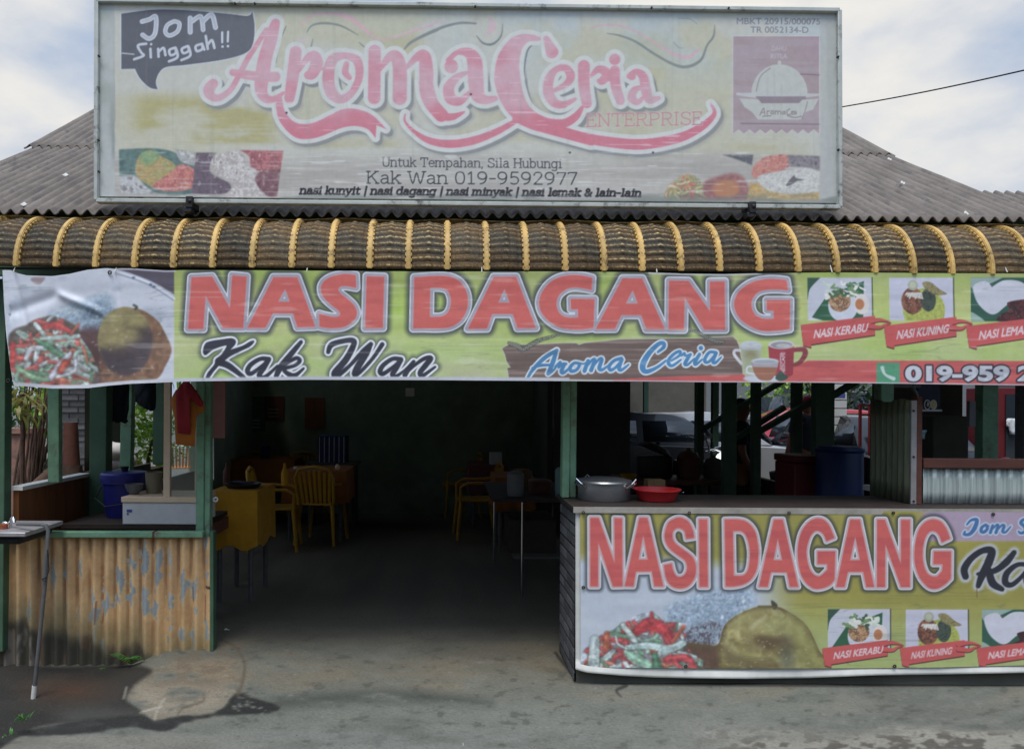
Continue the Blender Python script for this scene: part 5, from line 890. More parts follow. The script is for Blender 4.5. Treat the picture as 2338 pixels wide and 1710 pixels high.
for y0, y1, m, h in ((4.68, 5.12, 'brownb', .985), (5.125, 5.56, 'brownb', .985), (5.565, 6.8, 'wallboard', .985), (6.805, 8.0, 'wallboard', .8)):
    q = MB(); q.box((-2.69, y0, -.08), (-2.655, y1, h)); q.build('side_panel', M[m], B0)
tr = MB(); tr.box((-2.70, 4.66, .987), (-2.62, 5.55, 1.012)); tr.build('rail', M['whiteb'], B0)
tr = MB(); tr.box((-2.72, 4.6, 2.0), (-2.64, 8.0, 2.6)); tr.build('side_fascia', M['wallboard'], B0)
def post(pts_bottom, pts_top, wx, wy, m): 
    q = MB(); q.bar(pts_bottom, pts_top, wx, wy, (0, 1, 0)); return bevel(q.build('post', M[m], B0), .005)
def xat(px, Y): return P(px, 1000, Y).x
post((xat(6, 4.62), 4.62, 0), (xat(6, 4.62), 4.62, 2.3), .07, .08, 'dgreen')
post((xat(127, 4.92), 4.92, 1.01), (xat(122, 4.92), 4.92, 2.3), .075, .05, 'green')
post((xat(231, 5.58), 5.58, 0), (xat(231, 5.58), 5.58, 2.6), .125, .11, 'dgreen')
post((xat(290, 6.05), 6.05, .98), (xat(296, 6.05), 6.05, 2.6), .09, .07, 'green')
post((xat(365, 6.75), 6.75, .98), (xat(365, 6.75), 6.75, 2.6), .10, .08, 'dgreen')
post((xat(461, 4.71), 4.71, 0.0), (xat(461, 4.71), 4.71, 2.3), .05, .07, 'green'); post((xat(477.5, 4.715), 4.715, 0.0), (xat(476.5, 4.715), 4.715, 2.3), .036, .06, 'green')
post((xat(1290, 4.50), 4.50, .985), (xat(1292, 4.50), 4.50, 2.3), .045, .08, 'green'); post((xat(1306, 4.51), 4.51, .985), (xat(1307, 4.51), 4.51, 2.3), .042, .07, 'green')
for px, Y, wx, m in ((1596, 7.6, .075, 'dgreen'), (1664, 6.8, .115, 'dgreen'), (1725, 7.2, .075, 'dgreen'), (1818, 7.6, .09, 'dgreen'), (1878, 6.6, .17, 'dgreen'), (2017, 5.15, .09, 'green'), (2252, 5.6, .12, 'green'), (2335, 5.3, .05, 'greyp')):
    post((xat(px, Y), Y, 0), (xat(px, Y), Y, 2.6), wx, .09, m)
for (a, b, Y) in (((1604, 980), (1800, 862), 7.62), ((1733, 985), (1872, 906), 7.22), ((1898, 905), (1960, 868), 6.62), ((1672, 1005), (1790, 930), 7.45)):
    q = MB(); q.bar(P(*a, Y), P(*b, Y), .05, .075, (0, 1, 0)); q.build('brace', M['dgreen'], B0)
q = MB(); q.box((1.36, 7.5, 2.0), (3.5, 7.58, 2.6)); q.build('beam', M['dgreen'], B0)
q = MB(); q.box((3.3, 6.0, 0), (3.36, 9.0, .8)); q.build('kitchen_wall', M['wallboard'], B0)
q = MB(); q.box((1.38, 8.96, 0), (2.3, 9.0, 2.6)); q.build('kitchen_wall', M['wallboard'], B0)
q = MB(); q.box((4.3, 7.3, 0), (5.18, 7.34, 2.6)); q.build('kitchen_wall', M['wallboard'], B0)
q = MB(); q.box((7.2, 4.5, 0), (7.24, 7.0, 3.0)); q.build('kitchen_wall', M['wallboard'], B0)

# ------------------------------------------------------------------ awning of curved bamboo-pattern tiles with yellow ribs
AW = thing('tile_awning', 'curved awning of dark bamboo pattern tiles with yellow ribs along the eaves', 'awning', (0, 4.36, 2.2))
YB, ZB, RY, RZ = 4.36, 2.285, .285, .305
def arc(t, off=0.0): return YB - (RY + off) * math.cos(t), ZB + (RZ + off) * math.sin(t)
xa = P(42, 616, 4.08).x; dx = (P(2257, 626, 4.08).x - xa) / 25
def make_panel(v):
    rg = np.random.RandomState(50 + v); tint = (.82, 1.0, 1.12, .9, 1.05, .95, 1.16, .86, 1.0)[v]; nu, nv = 34, 96; verts = []; cols = []
    worn = .55 + .45 * (v % 3 == 1); rows = 11
    for j in range(nv):
        s_ = j / (nv - 1); t = s_ * math.pi / 2 * .985
        for i in range(nu):
            u = i / (nu - 1); ph = (s_ * rows) % 1.0; k = int(s_ * rows)
            seam = math.exp(-((u - .5) / .05) ** 2); ridge = math.exp(-((ph - .5) / .13) ** 2); gap = math.exp(-((ph) / .08) ** 2) + math.exp(-((ph - 1) / .08) ** 2)
            sub = abs(math.sin(u * math.pi * 4.0)); node = math.exp(-((u * 4 % 1 - .5) / .08) ** 2)
            off = .006 * math.sin(ph * math.pi) ** .7 + .005 * seam * (1 - gap) - .004 * node + .012 * math.sin(u * math.pi)
            y, z = arc(t, off); verts.append((u * (dx - .03) + .015, y, z))
            w_ = rg.rand(); wear = max(0, math.exp(-((ph - .5) / .10) ** 2) * (.55 + .55 * (w_ > .55)) * (.85 + .6 * seam + .25 * (k % 3 == v % 3) - .35 * node) * worn - .05) * (.8 + .35 * s_)
            base = np.array([82, 69, 51]) * tint * (.8 + .3 * w_) * (1 - .35 * gap); base = base + np.array([8, 2, -4]) * math.sin(3 * u + k)
            cols.append(base * (1 - min(wear, 1) * .85) + np.array([232, 204, 144]) * min(wear, 1) * .85)
    me = np_mesh('tile_panel', np.array(verts), grid_faces(nu, nv)[:, ::-1]); set_col(me, lin(np.clip(np.array(cols), 0, 255) / 255)); me.materials.append(M['tile'])
    me.polygons.foreach_set('use_smooth', np.full(len(me.polygons), True)); return me
PAN = [make_panel(v) for v in range(9)]
def make_rib():
    m = MB(); n = 22; w2 = .0172
    for k in range(n - 1):
        t0, t1 = k / (n - 1) * math.pi / 2, (k + 1) / (n - 1) * math.pi / 2
        for lo, hi, xw in ((0, .026, w2 * .74), (.026, .030, w2 * .5)):
            a = [arc(t0, lo), arc(t0, hi), arc(t1, hi), arc(t1, lo)]
            m.add([(s * xw, p[0], p[1]) for s in (-1, 1) for p in a], [(0, 1, 2, 3), (7, 6, 5, 4), (1, 5, 6, 2), (0, 4, 5, 1), (3, 2, 6, 7)])
    for k in range(15):
        t = (k + .5) / 15 * math.pi / 2; a, b = arc(t - .03, .004), arc(t + .03, .004); c_, d = arc(t + .03, .019), arc(t - .03, .019)
        for s in (-1, 1):
            x0, x1 = (s * w2 * .7, s * w2 * 1.1)
            m.add([(x, p[0], p[1]) for x in (x0, x1) for p in (a, b, c_, d)], [(0, 1, 2, 3), (7, 6, 5, 4), (1, 5, 6, 2), (0, 4, 5, 1), (3, 2, 6, 7), (0, 3, 7, 4)])
    me = m.mesh('rib'); me.materials.append(M['yellow']); return me
RIB = make_rib()
for i in range(-1, 27):
    o = bpy.data.objects.new('rib', RIB); C.objects.link(o); o.parent = AW; o.location = (xa + dx * i + .003 * math.sin(i * 7.3), -4.36 - .003 * math.sin(i * 3.1), -2.2 + .003 * math.sin(i * 5.7)); o.rotation_euler = (0, R(.5 * math.sin(i * 4.1)) * 0, R(.9 * math.sin(i * 2.3)) * 0)
    o = bpy.data.objects.new('tile_panel', PAN[(i * 5 + i // 2) % 9]); C.objects.link(o); o.parent = AW; o.location = (xa + dx * i, -4.36, -2.2)
fl = MB(); fl.grid(lambda u, v: (xa - 1.5 * dx + u * 28.5 * dx, YB - .03 + .11 * v, ZB + RZ + .032 - .016 * v + .006 * math.sin(u * 60)), 200, 3); solid(fl.build('flashing', M['cap'], AW), .006)
fl = MB(); fl.box((xa - 1.5 * dx, 4.09, ZB - .006), (xa + 27 * dx, 4.14, ZB - .002)); fl.build('edge_batten', M['dark'], AW)

# ------------------------------------------------------------------ billboard
bb = thing('billboard', 'faded shop signboard with pink script lettering and a grey frame above the awning', 'sign', (P(1065, 470, 4.27).x, 4.27, P(1065, 470, 4.27).z))
cb_ = paint_board(); Kb = 1.0
lerp = lambda a, b: (lambda t: a + (b - a) * t)
bt = lambda x: np.interp(x, [220, 1917], [1.0, 23.5]); bbm = lambda x: np.interp(x, [220, 1919], [456.5, 472])
print_sheet('panel', cb_, M['faded'], 4.27, lambda v: 228 + 0 * v, lambda v: 1911 + 0 * v, lambda x: bt(x) + 7, lambda x: bbm(x) - 8, 1.22, lambda x, y, a, b: .004 * (vnoise(a, b, 260, 140, 91) - .5), bb, veil=.02, sat=.86)
fr = MB(); c4 = [P(219.5, .5, 4.25), P(1917.5, 23, 4.25), P(1919, 473, 4.25), P(219, 457.5, 4.25)]
for a, b in ((0, 1), (1, 2), (3, 2), (0, 3)):
    a_, b_ = c4[a], c4[b]; ins = .016
    fr.bar(a_ + Vector((0, 0.02, 0)), b_ + Vector((0, 0.02, 0)), .024, .05, (0, 1, 0))
bevel(fr.build('frame', M['metal'], bb), .004)
bkp = MB(); bkp.prism([(c4[3].x, c4[3].z), (c4[2].x, c4[2].z), (c4[1].x, c4[1].z), (c4[0].x, c4[0].z)], 'y', 4.285, 4.30); bkp.build('backing', M['metal'], bb)
for px in (434, 1716):
    q = MB(); p = P(px, 466 if px < 1000 else 478, 4.24); q.box((p.x - .02, 4.22, p.z - .025), (p.x + .02, 4.34, p.z + .04)); q.box((p.x - .03, 4.225, p.z - .05), (p.x + .012, 4.29, p.z - .02)); q.ball((p.x + .005, 4.225, p.z + .012), .014); bevel(q.build('mounting_clamp', M['dark'], bb), .004)
for px, py in ((225, 128), (224, 320), (225, 392), (536, 8), (581, 8), (1085, 15), (1488, 18), (1664, 19), (1914, 130), (1915, 342)):
    q = MB(); p = P(px, py, 4.24); q.path([(p.x, 4.252, p.z), (p.x, 4.238, p.z)], .006, 8); q.build('screw', M['dark'], bb)
for px in (500, 1500):
    q = MB(); p = P(px, 400, 4.3); q.bar((p.x, 4.31, p.z), (p.x, 5.35, p.z + .15), .04, .04); q.build('stay', M['dark'], bb)

# ------------------------------------------------------------------ banners
lb = thing('hanging_banner', 'long green vinyl banner with big red letters hung below the awning', 'banner', (P(1100, 870, 4.05).x, 4.05, P(1100, 870, 4.05).z))
cl_ = paint_long(); KL = 1.12
def fold(x, y, a, b):
    d = .016 * (vnoise(a, b, 120, 50, 401) - .5) * 2 * sstep(-x, -520, -300) + .004 * (vnoise(a, b, 200, 40, 402) - .5) * 2 + .0009 * (vnoise(a, b, 40, 10, 403) - .5) * 2
    r_ = np.abs((x - 135) * .35 + (y - 672)); d += .012 * np.exp(-(r_ / 14) ** 2) * sstep(-x, -140, -110) * (x > 20)
    r2 = np.abs((x - 135) * -.42 + (y - 672)); d += -.016 * np.exp(-(r2 / 10) ** 2) * sstep(x, 120, 150) * sstep(-x, -250, -225)
    r3 = np.abs(x - 262 - (y - 620) * .12); d += .014 * np.exp(-(r3 / 9) ** 2) * sstep(-y, -760, -640)
    r4 = np.abs(x - 30 - (y - 640) * .25); d += .016 * np.exp(-(r4 / 10) ** 2) * sstep(-y, -860, -700)
    return d
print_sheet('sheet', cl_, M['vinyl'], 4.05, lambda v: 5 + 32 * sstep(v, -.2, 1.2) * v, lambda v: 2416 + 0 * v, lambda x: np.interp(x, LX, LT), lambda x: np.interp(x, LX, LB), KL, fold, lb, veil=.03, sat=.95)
for px, py in ((18, 869), (250, 622)):
    q = MB(); p = P(px, py, 4.04); q.path([(p.x + .009 * math.cos(k * .7), 4.043, p.z + .009 * math.sin(k * .7)) for k in range(9)], .003, 6, closed=True); q.build('eyelet', M['dark'], lb)
for px in (30, 262, 700, 1100, 1500, 1900, 2300):
    cords = MB(); a = P(px, 622, 4.05); cords.path([a, a + Vector((.004, .06, .10))], .003, 6); cords.build('tie_cord', M['whiteb'], lb)

lo = thing('counter_banner', 'yellow vinyl banner with tall red letters fixed to the counter front', 'banner', (P(1826, 1540, 4.07).x, 4.07, P(1826, 1540, 4.07).z))
cw = paint_low()
print_sheet('sheet', cw, M['vinyl'], 4.07, lambda v: np.interp(v, [0, 1], [1325, 1326]), lambda v: 2410 + 0 * v, lambda x: np.interp(x, [1325, 1900, 2410], [1162, 1165, 1170]), lambda x: np.interp(x, [1325, 1560, 1990, 2150, 2338, 2410], [1523, 1525, 1525, 1523, 1518, 1517]), 1.1, lambda x, y, a, b: .005 * (vnoise(a, b, 260, 110, 411) - .5) * 2 + .0006 * (vnoise(a, b, 70, 12, 412) - .5) * 2, lo, veil=.03, sat=.95)
wb = MB(); WBX = [1314, 1322, 1340, 1420, 1500, 1600, 1700, 1850, 2000, 2200, 2410]; WBY = [1527, 1530, 1535, 1542, 1546, 1548, 1549, 1547, 1541, 1538, 1534]
def wbf(u, v):
    x = 1314 + u * (2410 - 1314); y = np.interp(x, [1314, 2410], [1158, 1166]) * (1 - v) + float(np.interp(x, WBX, WBY)) * v
    p = P(x, y, 4.085 - .016 * max(0.0, (v - .945) / .055) ** .7 * (1 + .5 * math.sin(x * .02))) ; return p
wb.grid(wbf, 120, 70); solid(smooth(wb.build('backing_sheet', M['whiteb'], lo)), .004)
for px, py in ((1332, 1170), (1574, 1171), (1802, 1171), (2040, 1171), (2268, 1174), (1332, 1341), (1566, 1521), (2043, 1521)):
    q = MB(); p = P(px, py, 4.06); q.path([(p.x + .007 * math.cos(k * .785), 4.062, p.z + .007 * math.sin(k * .785)) for k in range(8)], .0026, 6, closed=True); q.build('eyelet', M['dark'], lo)

# ------------------------------------------------------------------ serving counter: brick pier, top, front
ct = thing('serving_counter', 'serving counter with a grey brick side and dark top behind the yellow banner', 'counter', (2.4, 4.4, 0))
XC = P(1313, 1300, 4.1).x
def brick_wall(x, y0, y1, z0, z1):
    nu, nv = 90, 180; c_ = np.zeros((nv, nu, 3)); d = np.zeros((nv, nu)); bh, bw = .062, .19
    for j in range(nv):
        z = z0 + (z1 - z0) * j / (nv - 1); r = int(z / bh); fz_ = (z / bh) % 1
        for i in range(nu):
            y = y0 + (y1 - y0) * i / (nu - 1); fy = ((y + (r % 2) * bw / 2) / bw); b = int(fy); fy %= 1
            mo = fz_ < .15 or fy < .06
            rg = ((b * 73 + r * 151) % 97) / 97
            c_[j, i] = (38, 36, 34) if mo else SW((92, 92, 94)) * (.75 + .4 * rg); d[j, i] = .006 if mo else 0
    Yg, Zg = np.meshgrid(np.linspace(y0, y1, nu), np.linspace(z0, z1, nv))
    me = np_mesh('brick_side', np.stack([x + d, Yg, Zg], -1).reshape(-1, 3), grid_faces(nu, nv)[:, ::-1]); set_col(me, lin(c_.reshape(-1, 3) / 255)); return me
link_mesh('brick_side', brick_wall(XC, 4.105, 4.62, 0, .955), M['brick'], ct)
q = MB(); q.box((XC + .012, 4.105, 0), (6.4, 4.16, .955)); q.build('front_board', M['wallboard'], ct)
q = MB(); q.box((XC + .012, 4.58, 0), (6.4, 4.62, .955)); q.build('back_board', M['wallboard'], ct)
q = MB(); q.box((XC - .015, 4.075, .957), (6.4, 4.68, .982)); bevel(q.build('countertop', M['counter'], ct), .004)
q = MB(); q.box((XC - .017, 4.068, .952), (6.4, 4.073, .985)); q.build('edge_trim', M['alutrim'], ct)

# ------------------------------------------------------------------ corrugated half wall on the left
hw = thing('corrugated_half_wall', 'ochre painted corrugated metal half wall with flaking blue grey patches', 'half wall', (-2.2, 4.64, 0))
def paint_wall():
    c = Canvas(-90, 1215, 492, 1560, 1.5); X = c.X[None, :] + 0 * c.Y[:, None]; Y = c.Y[:, None] + 0 * c.X[None, :]; W, H = c.W, c.H
    T = Tf(0, 1180, .3208); n = fbm(W, H, 30, 120, 501); n2 = fbm(W, H, 12, 40, 502); n3 = fbm(W, H, 60, 60, 503)
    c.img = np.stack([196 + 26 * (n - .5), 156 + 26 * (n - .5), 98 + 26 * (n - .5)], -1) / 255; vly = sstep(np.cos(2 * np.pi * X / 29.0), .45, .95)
    c.paint(sstep(n2, .5, .68), (158, 116, 70), .35); c.paint(sstep(Y + 40 * (n - .5), 1380, 1500) * sstep(n3, .3, .6), (150, 122, 66), .7)
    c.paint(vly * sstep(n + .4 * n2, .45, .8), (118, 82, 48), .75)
    for x, y, rx, ry in ((850, 420, 26, 70), (940, 290, 22, 110), (1030, 260, 24, 120), (1130, 330, 20, 90), (1220, 350, 26, 110), (1300, 510, 22, 120), (1210, 560, 26, 150), (1030, 590, 26, 80), (1105, 640, 18, 60), (940, 570, 22, 70), (750, 540, 26, 90), (660, 560, 16, 100), (1375, 520, 28, 50), (1380, 640, 12, 20), (1210, 830, 26, 50), (1290, 840, 18, 30), (660, 800, 22, 180), (740, 930, 30, 60), (465, 380, 14, 90), (560, 400, 14, 70), (370, 360, 14, 50), (1470, 240, 14, 110), (1478, 830, 14, 50), (820, 600, 12, 60), (200, 690, 12, 40), (130, 860, 20, 60), (1370, 880, 6, 60), (560, 900, 10, 80), (980, 180, 10, 40)):
        e = c.ell(*T([(x, y)])[0], rx * .3, ry * .3) + 10 * (n2 - .5) * 2 + 16 * (vnoise(W, H, 5, 11, 520) - .5) + 6 * (vnoise(W, H, 2.2, 3, 521) - .5); c.paint(c.cov(e, 1.4, 2), (190, 170, 130), .5); c.paint(c.cov(e), (124, 136, 142), .92); c.paint(c.cov(e) * sstep(n2, .55, .65), (150, 158, 160), .6)
    for p in ([(690, 600), (680, 760)], [(730, 690), (720, 760)], [(1370, 500), (1375, 600)], [(1460, 560), (1455, 740)], [(1020, 150), (1010, 260)], [(1085, 160), (1080, 260)]): c.paint(c.cov(c.stroke(T(p), 1.5)), (120, 66, 50), .8)
    lo_ = np.interp(X, [-90, 60, 160, 260, 330, 390, 492], [1396, 1412, 1446, 1484, 1494, 1496, 1504]); mold = sstep(Y + 60 * (n - .5) + 24 * (n2 - .5), lo_ - 16, lo_ + 20)
    c.paint(sstep(Y + 90 * (n - .5), lo_ - 90, lo_), (116, 106, 70), .6); c.paint(mold, (50, 49, 42), .85); c.paint(mold * sstep(n2, .58, .7), (96, 68, 48), .7); c.paint(sstep(-X, -180, -40) * sstep(Y, 1400, 1460) * sstep(n2, .55, .7), (140, 146, 142), .5)
    c.paint(sstep(np.abs(X - 92), 16, 4) * sstep(Y, 1250, 1320), (112, 76, 46), .5); c.paint(sstep(-Y, -1234, -1224), (120, 84, 52), .5)
    c.paint(c.cov(c.poly(T([(1462, 488), (1520, 492), (1518, 515), (1462, 505)]))), (70, 62, 46)); c.paint(sstep(-X, -60, -10) * .25, (96, 78, 58))
    return c
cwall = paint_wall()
WB_X = [-90, 0, 60, 120, 200, 260, 300, 340, 380, 420, 470, 486]; WB_Y = [1524, 1524, 1526, 1531, 1533, 1530, 1524, 1514, 1500, 1492, 1486, 1486]
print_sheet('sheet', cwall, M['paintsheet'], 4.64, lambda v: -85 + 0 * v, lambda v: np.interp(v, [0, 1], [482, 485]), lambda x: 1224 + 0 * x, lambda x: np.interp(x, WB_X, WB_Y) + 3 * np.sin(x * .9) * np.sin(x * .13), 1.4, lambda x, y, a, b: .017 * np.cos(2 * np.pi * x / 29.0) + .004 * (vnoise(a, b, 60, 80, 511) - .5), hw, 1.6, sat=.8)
for pa, pb in ((-85, 352), (356, 466)):
    q = MB(); a, b = P(pa, 1219, 4.62), P(pb, 1219, 4.62); q.bar(a, b, .06, .036); bevel(q.build('sill', M['green'], hw), .005)
q = MB(); a = P(354, 1219, 4.618); q.box((a.x - .006, 4.592, a.z - .018), (a.x + .006, 4.62, a.z + .02)); q.build('hinge', M['redbrown'], hw)
q = MB(); q.bar((P(483, 1222, 4.64).x + .012, 4.65, 0), (P(481, 1222, 4.64).x + .012, 4.65, .74), .02, .06, (0, 1, 0)); q.build('end_strip', M['dgreen'], hw)

# ------------------------------------------------------------------ metal partitions on the right
pt = thing('corrugated_partition', 'tall dirty corrugated zinc partition with a pale screwed edge on the counter', 'partition', (2.72, 4.5, .98))
XP = P(2080, 1000, 4.28).x
q = MB(); zt = P(2070, 914, 4.3).z; q.grid(lambda u, v: (XP + .012 * math.cos(u * .44 / .062 * 2 * math.pi) - .005, 4.29 + .40 * u, .985 + (zt - .985 + .01 * math.sin(u * 9)) * v), 90, 6); solid(q.build('sheet', M['dzinc'], pt), .002)
q = MB(); a = P(2086, 1000, 4.275); q.box((a.x - .015, 4.272, .985), (a.x + .016, 4.282, zt)); q.build('edge_strip', M['zincedge'], pt)
for py in (938, 1043, 1144):
    s_ = MB(); p = P(2086, py, 4.27); s_.path([(p.x, 4.272, p.z), (p.x, 4.266, p.z)], .006, 8); s_.build('screw', M['dark'], pt)
q = MB(); a = P(2098, 1000, 4.28); q.box((a.x - .014, 4.276, .985), (a.x + .016, 4.33, P(2098, 905, 4.28).z)); q.build('stud', M['redbrown'], pt)
pw = thing('zinc_half_wall', 'low bright corrugated zinc wall under a red brown rail on the counter', 'half wall', (3.1, 4.3, .98))
q = MB(); x0, x1 = P(2106, 1100, 4.3).x, 5.2; z1 = P(2200, 1068, 4.3).z
def zf(u, v):
    x = x0 + (x1 - x0) * u; t = (x / .075) % 1; k = .016 * (sstep(np.array(t), .30, .38) - sstep(np.array(t), .62, .70)); k2 = .009 * math.exp(-((t - .1) / .03) ** 2); return (x, 4.31 - float(k) - k2, .985 + (z1 - .985) * v)
q.grid(zf, 700, 4); solid(q.build('sheet', M['zinc'], pw), .0015)
q = MB(); q.box((x0 - .01, 4.272, z1), (x1, 4.33, z1 + .055)); bevel(q.build('rail', M['redbrown'], pw), .004)
# ------------------------------------------------------------------ left side: sink, pipe, plants
sk = thing('outdoor_sink', 'small grey edged outdoor sink with a tap against the ochre wall', 'sink', (P(20, 1220, 4.3).x, 4.35, P(20, 1224, 4.3).z))
q = MB(); a, b = P(-60, 1218, 4.2), P(62, 1219, 4.2); q.box((a.x, 4.18, a.z - .014), (b.x, 4.6, b.z + .012)); bevel(q.build('slab', M['zincedge'], sk), .004)
q = MB(); q.box((a.x, 4.24, a.z - .07), (b.x - .06, 4.6, a.z - .016)); bevel(q.build('basin', M['dark'], sk), .02)
q = MB(); t = P(24, 1212, 4.35); q.path([t, t + Vector((0, 0, .05)), t + Vector((.012, -.01, .075)), t + Vector((.035, -.03, .08)), t + Vector((.045, -.04, .055))], .009, 10); q.ball(t + Vector((-.03, 0, .045)), (.02, .012, .012)); q.build('tap', M['chrome'], sk)
tag(MB().lathe([(.022, 0), (.03, .035), (.032, .04), (.027, .04), (.02, .008)], P(6, 1214, 4.3) + Vector((0, 0, .005)), 18).build('clay_cup', M['pot']), 'small terracotta cup standing on the edge of the outdoor sink', 'cup')
pp_ = thing('drain_pipe', 'grey plastic water pipe bent down from the sink to the ground', 'pipe', (P(75, 1607, 4.1).x, 4.1, -.1))
q = MB(); Yp = 4.12; q.path([P(40, 1196, 4.3), P(96, 1197, 4.16), P(106, 1200, Yp), P(110, 1210, Yp), P(103, 1330, Yp), P(91, 1450, Yp), P(78, 1580, Yp)], .0105, 14); q.build('pipe', M['greyp'], pp_)
q = MB(); q.path([P(106.5, 1262, Yp), P(102, 1330, Yp)], .014, 14); q.build('sleeve', M['greyp'], pp_)
q = MB(); q.path([P(79, 1565, Yp), P(75, 1606, Yp)], .013, 14); q.box((P(62, 1606, Yp).x, Yp - .03, P(62, 1606, Yp).z - .02), (P(84, 1606, Yp).x, Yp + .03, P(62, 1604, Yp).z + .004)); q.build('foot', M['whiteb'], pp_)
q = MB(); q.path([P(108, 1255, Yp - .012), P(112, 1300, Yp - .014), P(104, 1328, Yp - .014), P(96, 1322, Yp - .014), P(108, 1316, Yp - .014)], .0025, 6); q.build('wire_tie', M['dark'], pp_)

def leaves(name, m, specs, parent=None):
    """specs: list of (base point, tip point, width, bend) leaf blades"""
    V, Fc = [], []
    for b, t, w_, bend in specs:
        b, t = np.array(b), np.array(t); d = t - b; l = np.linalg.norm(d) + 1e-6; up = np.array([0, 0, 1.0]); s = np.cross(d, up); ns_ = np.linalg.norm(s)
        s = s / ns_ if ns_ > 1e-4 else np.array([1.0, 0, 0]); k = len(V); nrm = np.cross(s, d / l)
        for f, wf in ((0, .25), (.35, 1), (.7, .75), (1, .06)):
            p = b + d * f + nrm * bend * l * math.sin(f * math.pi); V += [p - s * w_ * wf, p + s * w_ * wf]
        for j in range(3): Fc.append((k + 2 * j, k + 2 * j + 1, k + 2 * j + 3, k + 2 * j + 2))
    return link_mesh(name, np_mesh(name, np.array(V), np.array(Fc)), m, parent)
def fern(base, n, ln, seed, label):
    rg = random.Random(seed); t = thing('fern', label, 'fern', base); b = Vector(base)
    for i in range(n):
        a = rg.uniform(math.pi * .9, math.pi * 2.1); l = ln * rg.uniform(.6, 1); sp = []; d = Vector((math.cos(a), math.sin(a) * .6 - .1, 0))
        for k in range(16):
            f = k / 15; p = b + d * l * f * .8 + Vector((0, 0, l * (1.0 * f - .75 * f * f)))
            for s in (-1, 1):
                sd = Vector((-d.y, d.x, 0)) * s; tip = p + sd * l * .22 * math.sin(min(1, f * 1.1 + .12) * math.pi) + d * .02 + Vector((0, 0, -.004)); sp.append((p, tip, l * .024, .1))
        leaves('frond', LEAF['fern'], sp, t)
    return t
fern(P(300, 1512, 4.58), 5, .19, 1, 'small green fern growing out of the foot of the ochre wall')
fern(P(214, 1536, 4.58), 4, .10, 2, 'tiny fern seedling at the dark foot of the wall left of the bigger fern')
def tuft(base, n, ln, seed, label):
    rg = random.Random(seed); b = Vector(base); sp = []
    for i in range(n):
        a = rg.uniform(0, 6.28); l = ln * rg.uniform(.5, 1); o = Vector((rg.uniform(-.03, .03), rg.uniform(-.03, .03), 0)); sp.append((b + o, b + o + Vector((math.cos(a) * l * .7, math.sin(a) * l * .7, l * rg.uniform(.4, 1))), .004, .15))
    return tag(leaves('grass_tuft', LEAF['fern'], sp), label, 'grass tuft')
tuft(Gp(48, 1645, -.03) + Vector((0, 0, .0)), 26, .045, 3, 'little grass tuft beside the foot of the grey pipe in the dark corner'); tuft(Gp(14, 1680, -.02), 10, .03, 4, 'sparse grass sprouts at the very corner of the pavement edge')
litter = MB(); 
for i, (px, py, r) in enumerate(((518, 1437, .018), (1060, 1700, .008))):
    g_ = Gp(px, py, .004); s_ = MB(); s_.grid(lambda u, v: (g_.x + r * (u - .5) * 2, g_.y + r * (v - .5) * 1.2, .004 + .012 * math.sin(u * 5 + i) * math.sin(v * 4) ** 2), 8, 6); tag(s_.build('litter_scrap', M['paper']), ('crumpled pale scrap on the floor beside the left door post', 'tiny pale scrap lying on the concrete in front')[i], 'litter')

# ------------------------------------------------------------------ left bay: bench, bin, display case, hanging clothes
bn = thing('pallet_bench', 'low dark bench of wooden pallets behind the ochre half wall', 'bench', (xat(330, 5.2), 5.2, 0)); zb = P(300, 1189, 5.1).z
q = MB(); q.box((xat(150, 5.0), 4.95, zb - .03), (xat(462, 5.0), 5.6, zb)); q.build('top', M['darkwood'], bn)
for px in (150, 190, 245, 300, 350, 400, 446): q = MB(); x = xat(px, 5.0); q.box((x, 4.98, zb - .12), (x + .07, 5.55, zb - .032)); q.build('block', M['redbrown'], bn)
for px in (160, 440): q = MB(); x = xat(px, 5.2); q.box((x, 5.1, 0), (x + .06, 5.5, zb - .122)); q.build('leg', M['redbrown'], bn)
bc = P(281, 1187, 5.3); bt_ = thing('blue_bin', 'dark blue plastic bin with a knobbed lid standing on the pallet bench', 'bin', (bc.x, 5.32, zb))
def lathe_part(name, prof, m, parent, c=(0, 0, 0), n=28): return MB().lathe(prof, c, n).build(name, m, parent, False)
hb = P(281, 1083, 5.3).z - zb; lathe_part('body', [(.12, 0), (.135, .1), (.142, hb - .06), (.158, hb - .058), (.158, hb)], M['blue'], bt_); lathe_part('lid', [(.162, hb - .03), (.162, hb + .004), (.15, hb + .016), (.03, hb + .02)], M['blue'], bt_); lathe_part('knob', [(.02, hb + .02), (.028, hb + .05), (.03, hb + .056), (.0, hb + .058)], M['blackp'], bt_, n=16)
q = MB(); q.path([(-.155, -.02, hb - .09), (-.165, -.1, hb - .16), (-.06, -.17, hb - .21), (.08, -.16, hb - .19)], .005, 8); q.build('handle', M['blackp'], bt_, False)
dc_ = thing('display_case', 'glass food display case with white base and tan frame on the bench', 'display case', (xat(366, 5.0), 5.0, zb)); x0, x1 = xat(283, 4.98), xat(458, 4.98); zr0, zr1, zr2 = P(300, 1189, 4.95).z, P(300, 1147, 4.95).z, P(300, 1134, 4.95).z
q = MB(); q.box((x0 + .006, 4.95, zb + .002), (x1, 5.32, zr1)); bevel(q.build('base', M['wplast'], dc_), .004)
q = MB(); q.box((x0, 4.94, zr1 + .001), (x1 + .002, 5.33, zr2)); bevel(q.build('rim', M['tan'], dc_), .004)
for px, w_ in ((382, .042), (455, .02)): q = MB(); a = xat(px, 4.96); q.box((a - w_ / 2, 4.95, zr2 + .001), (a + w_ / 2, 4.985, P(382, 870, 4.95).z)); q.build('frame_post', M['tan'], dc_)
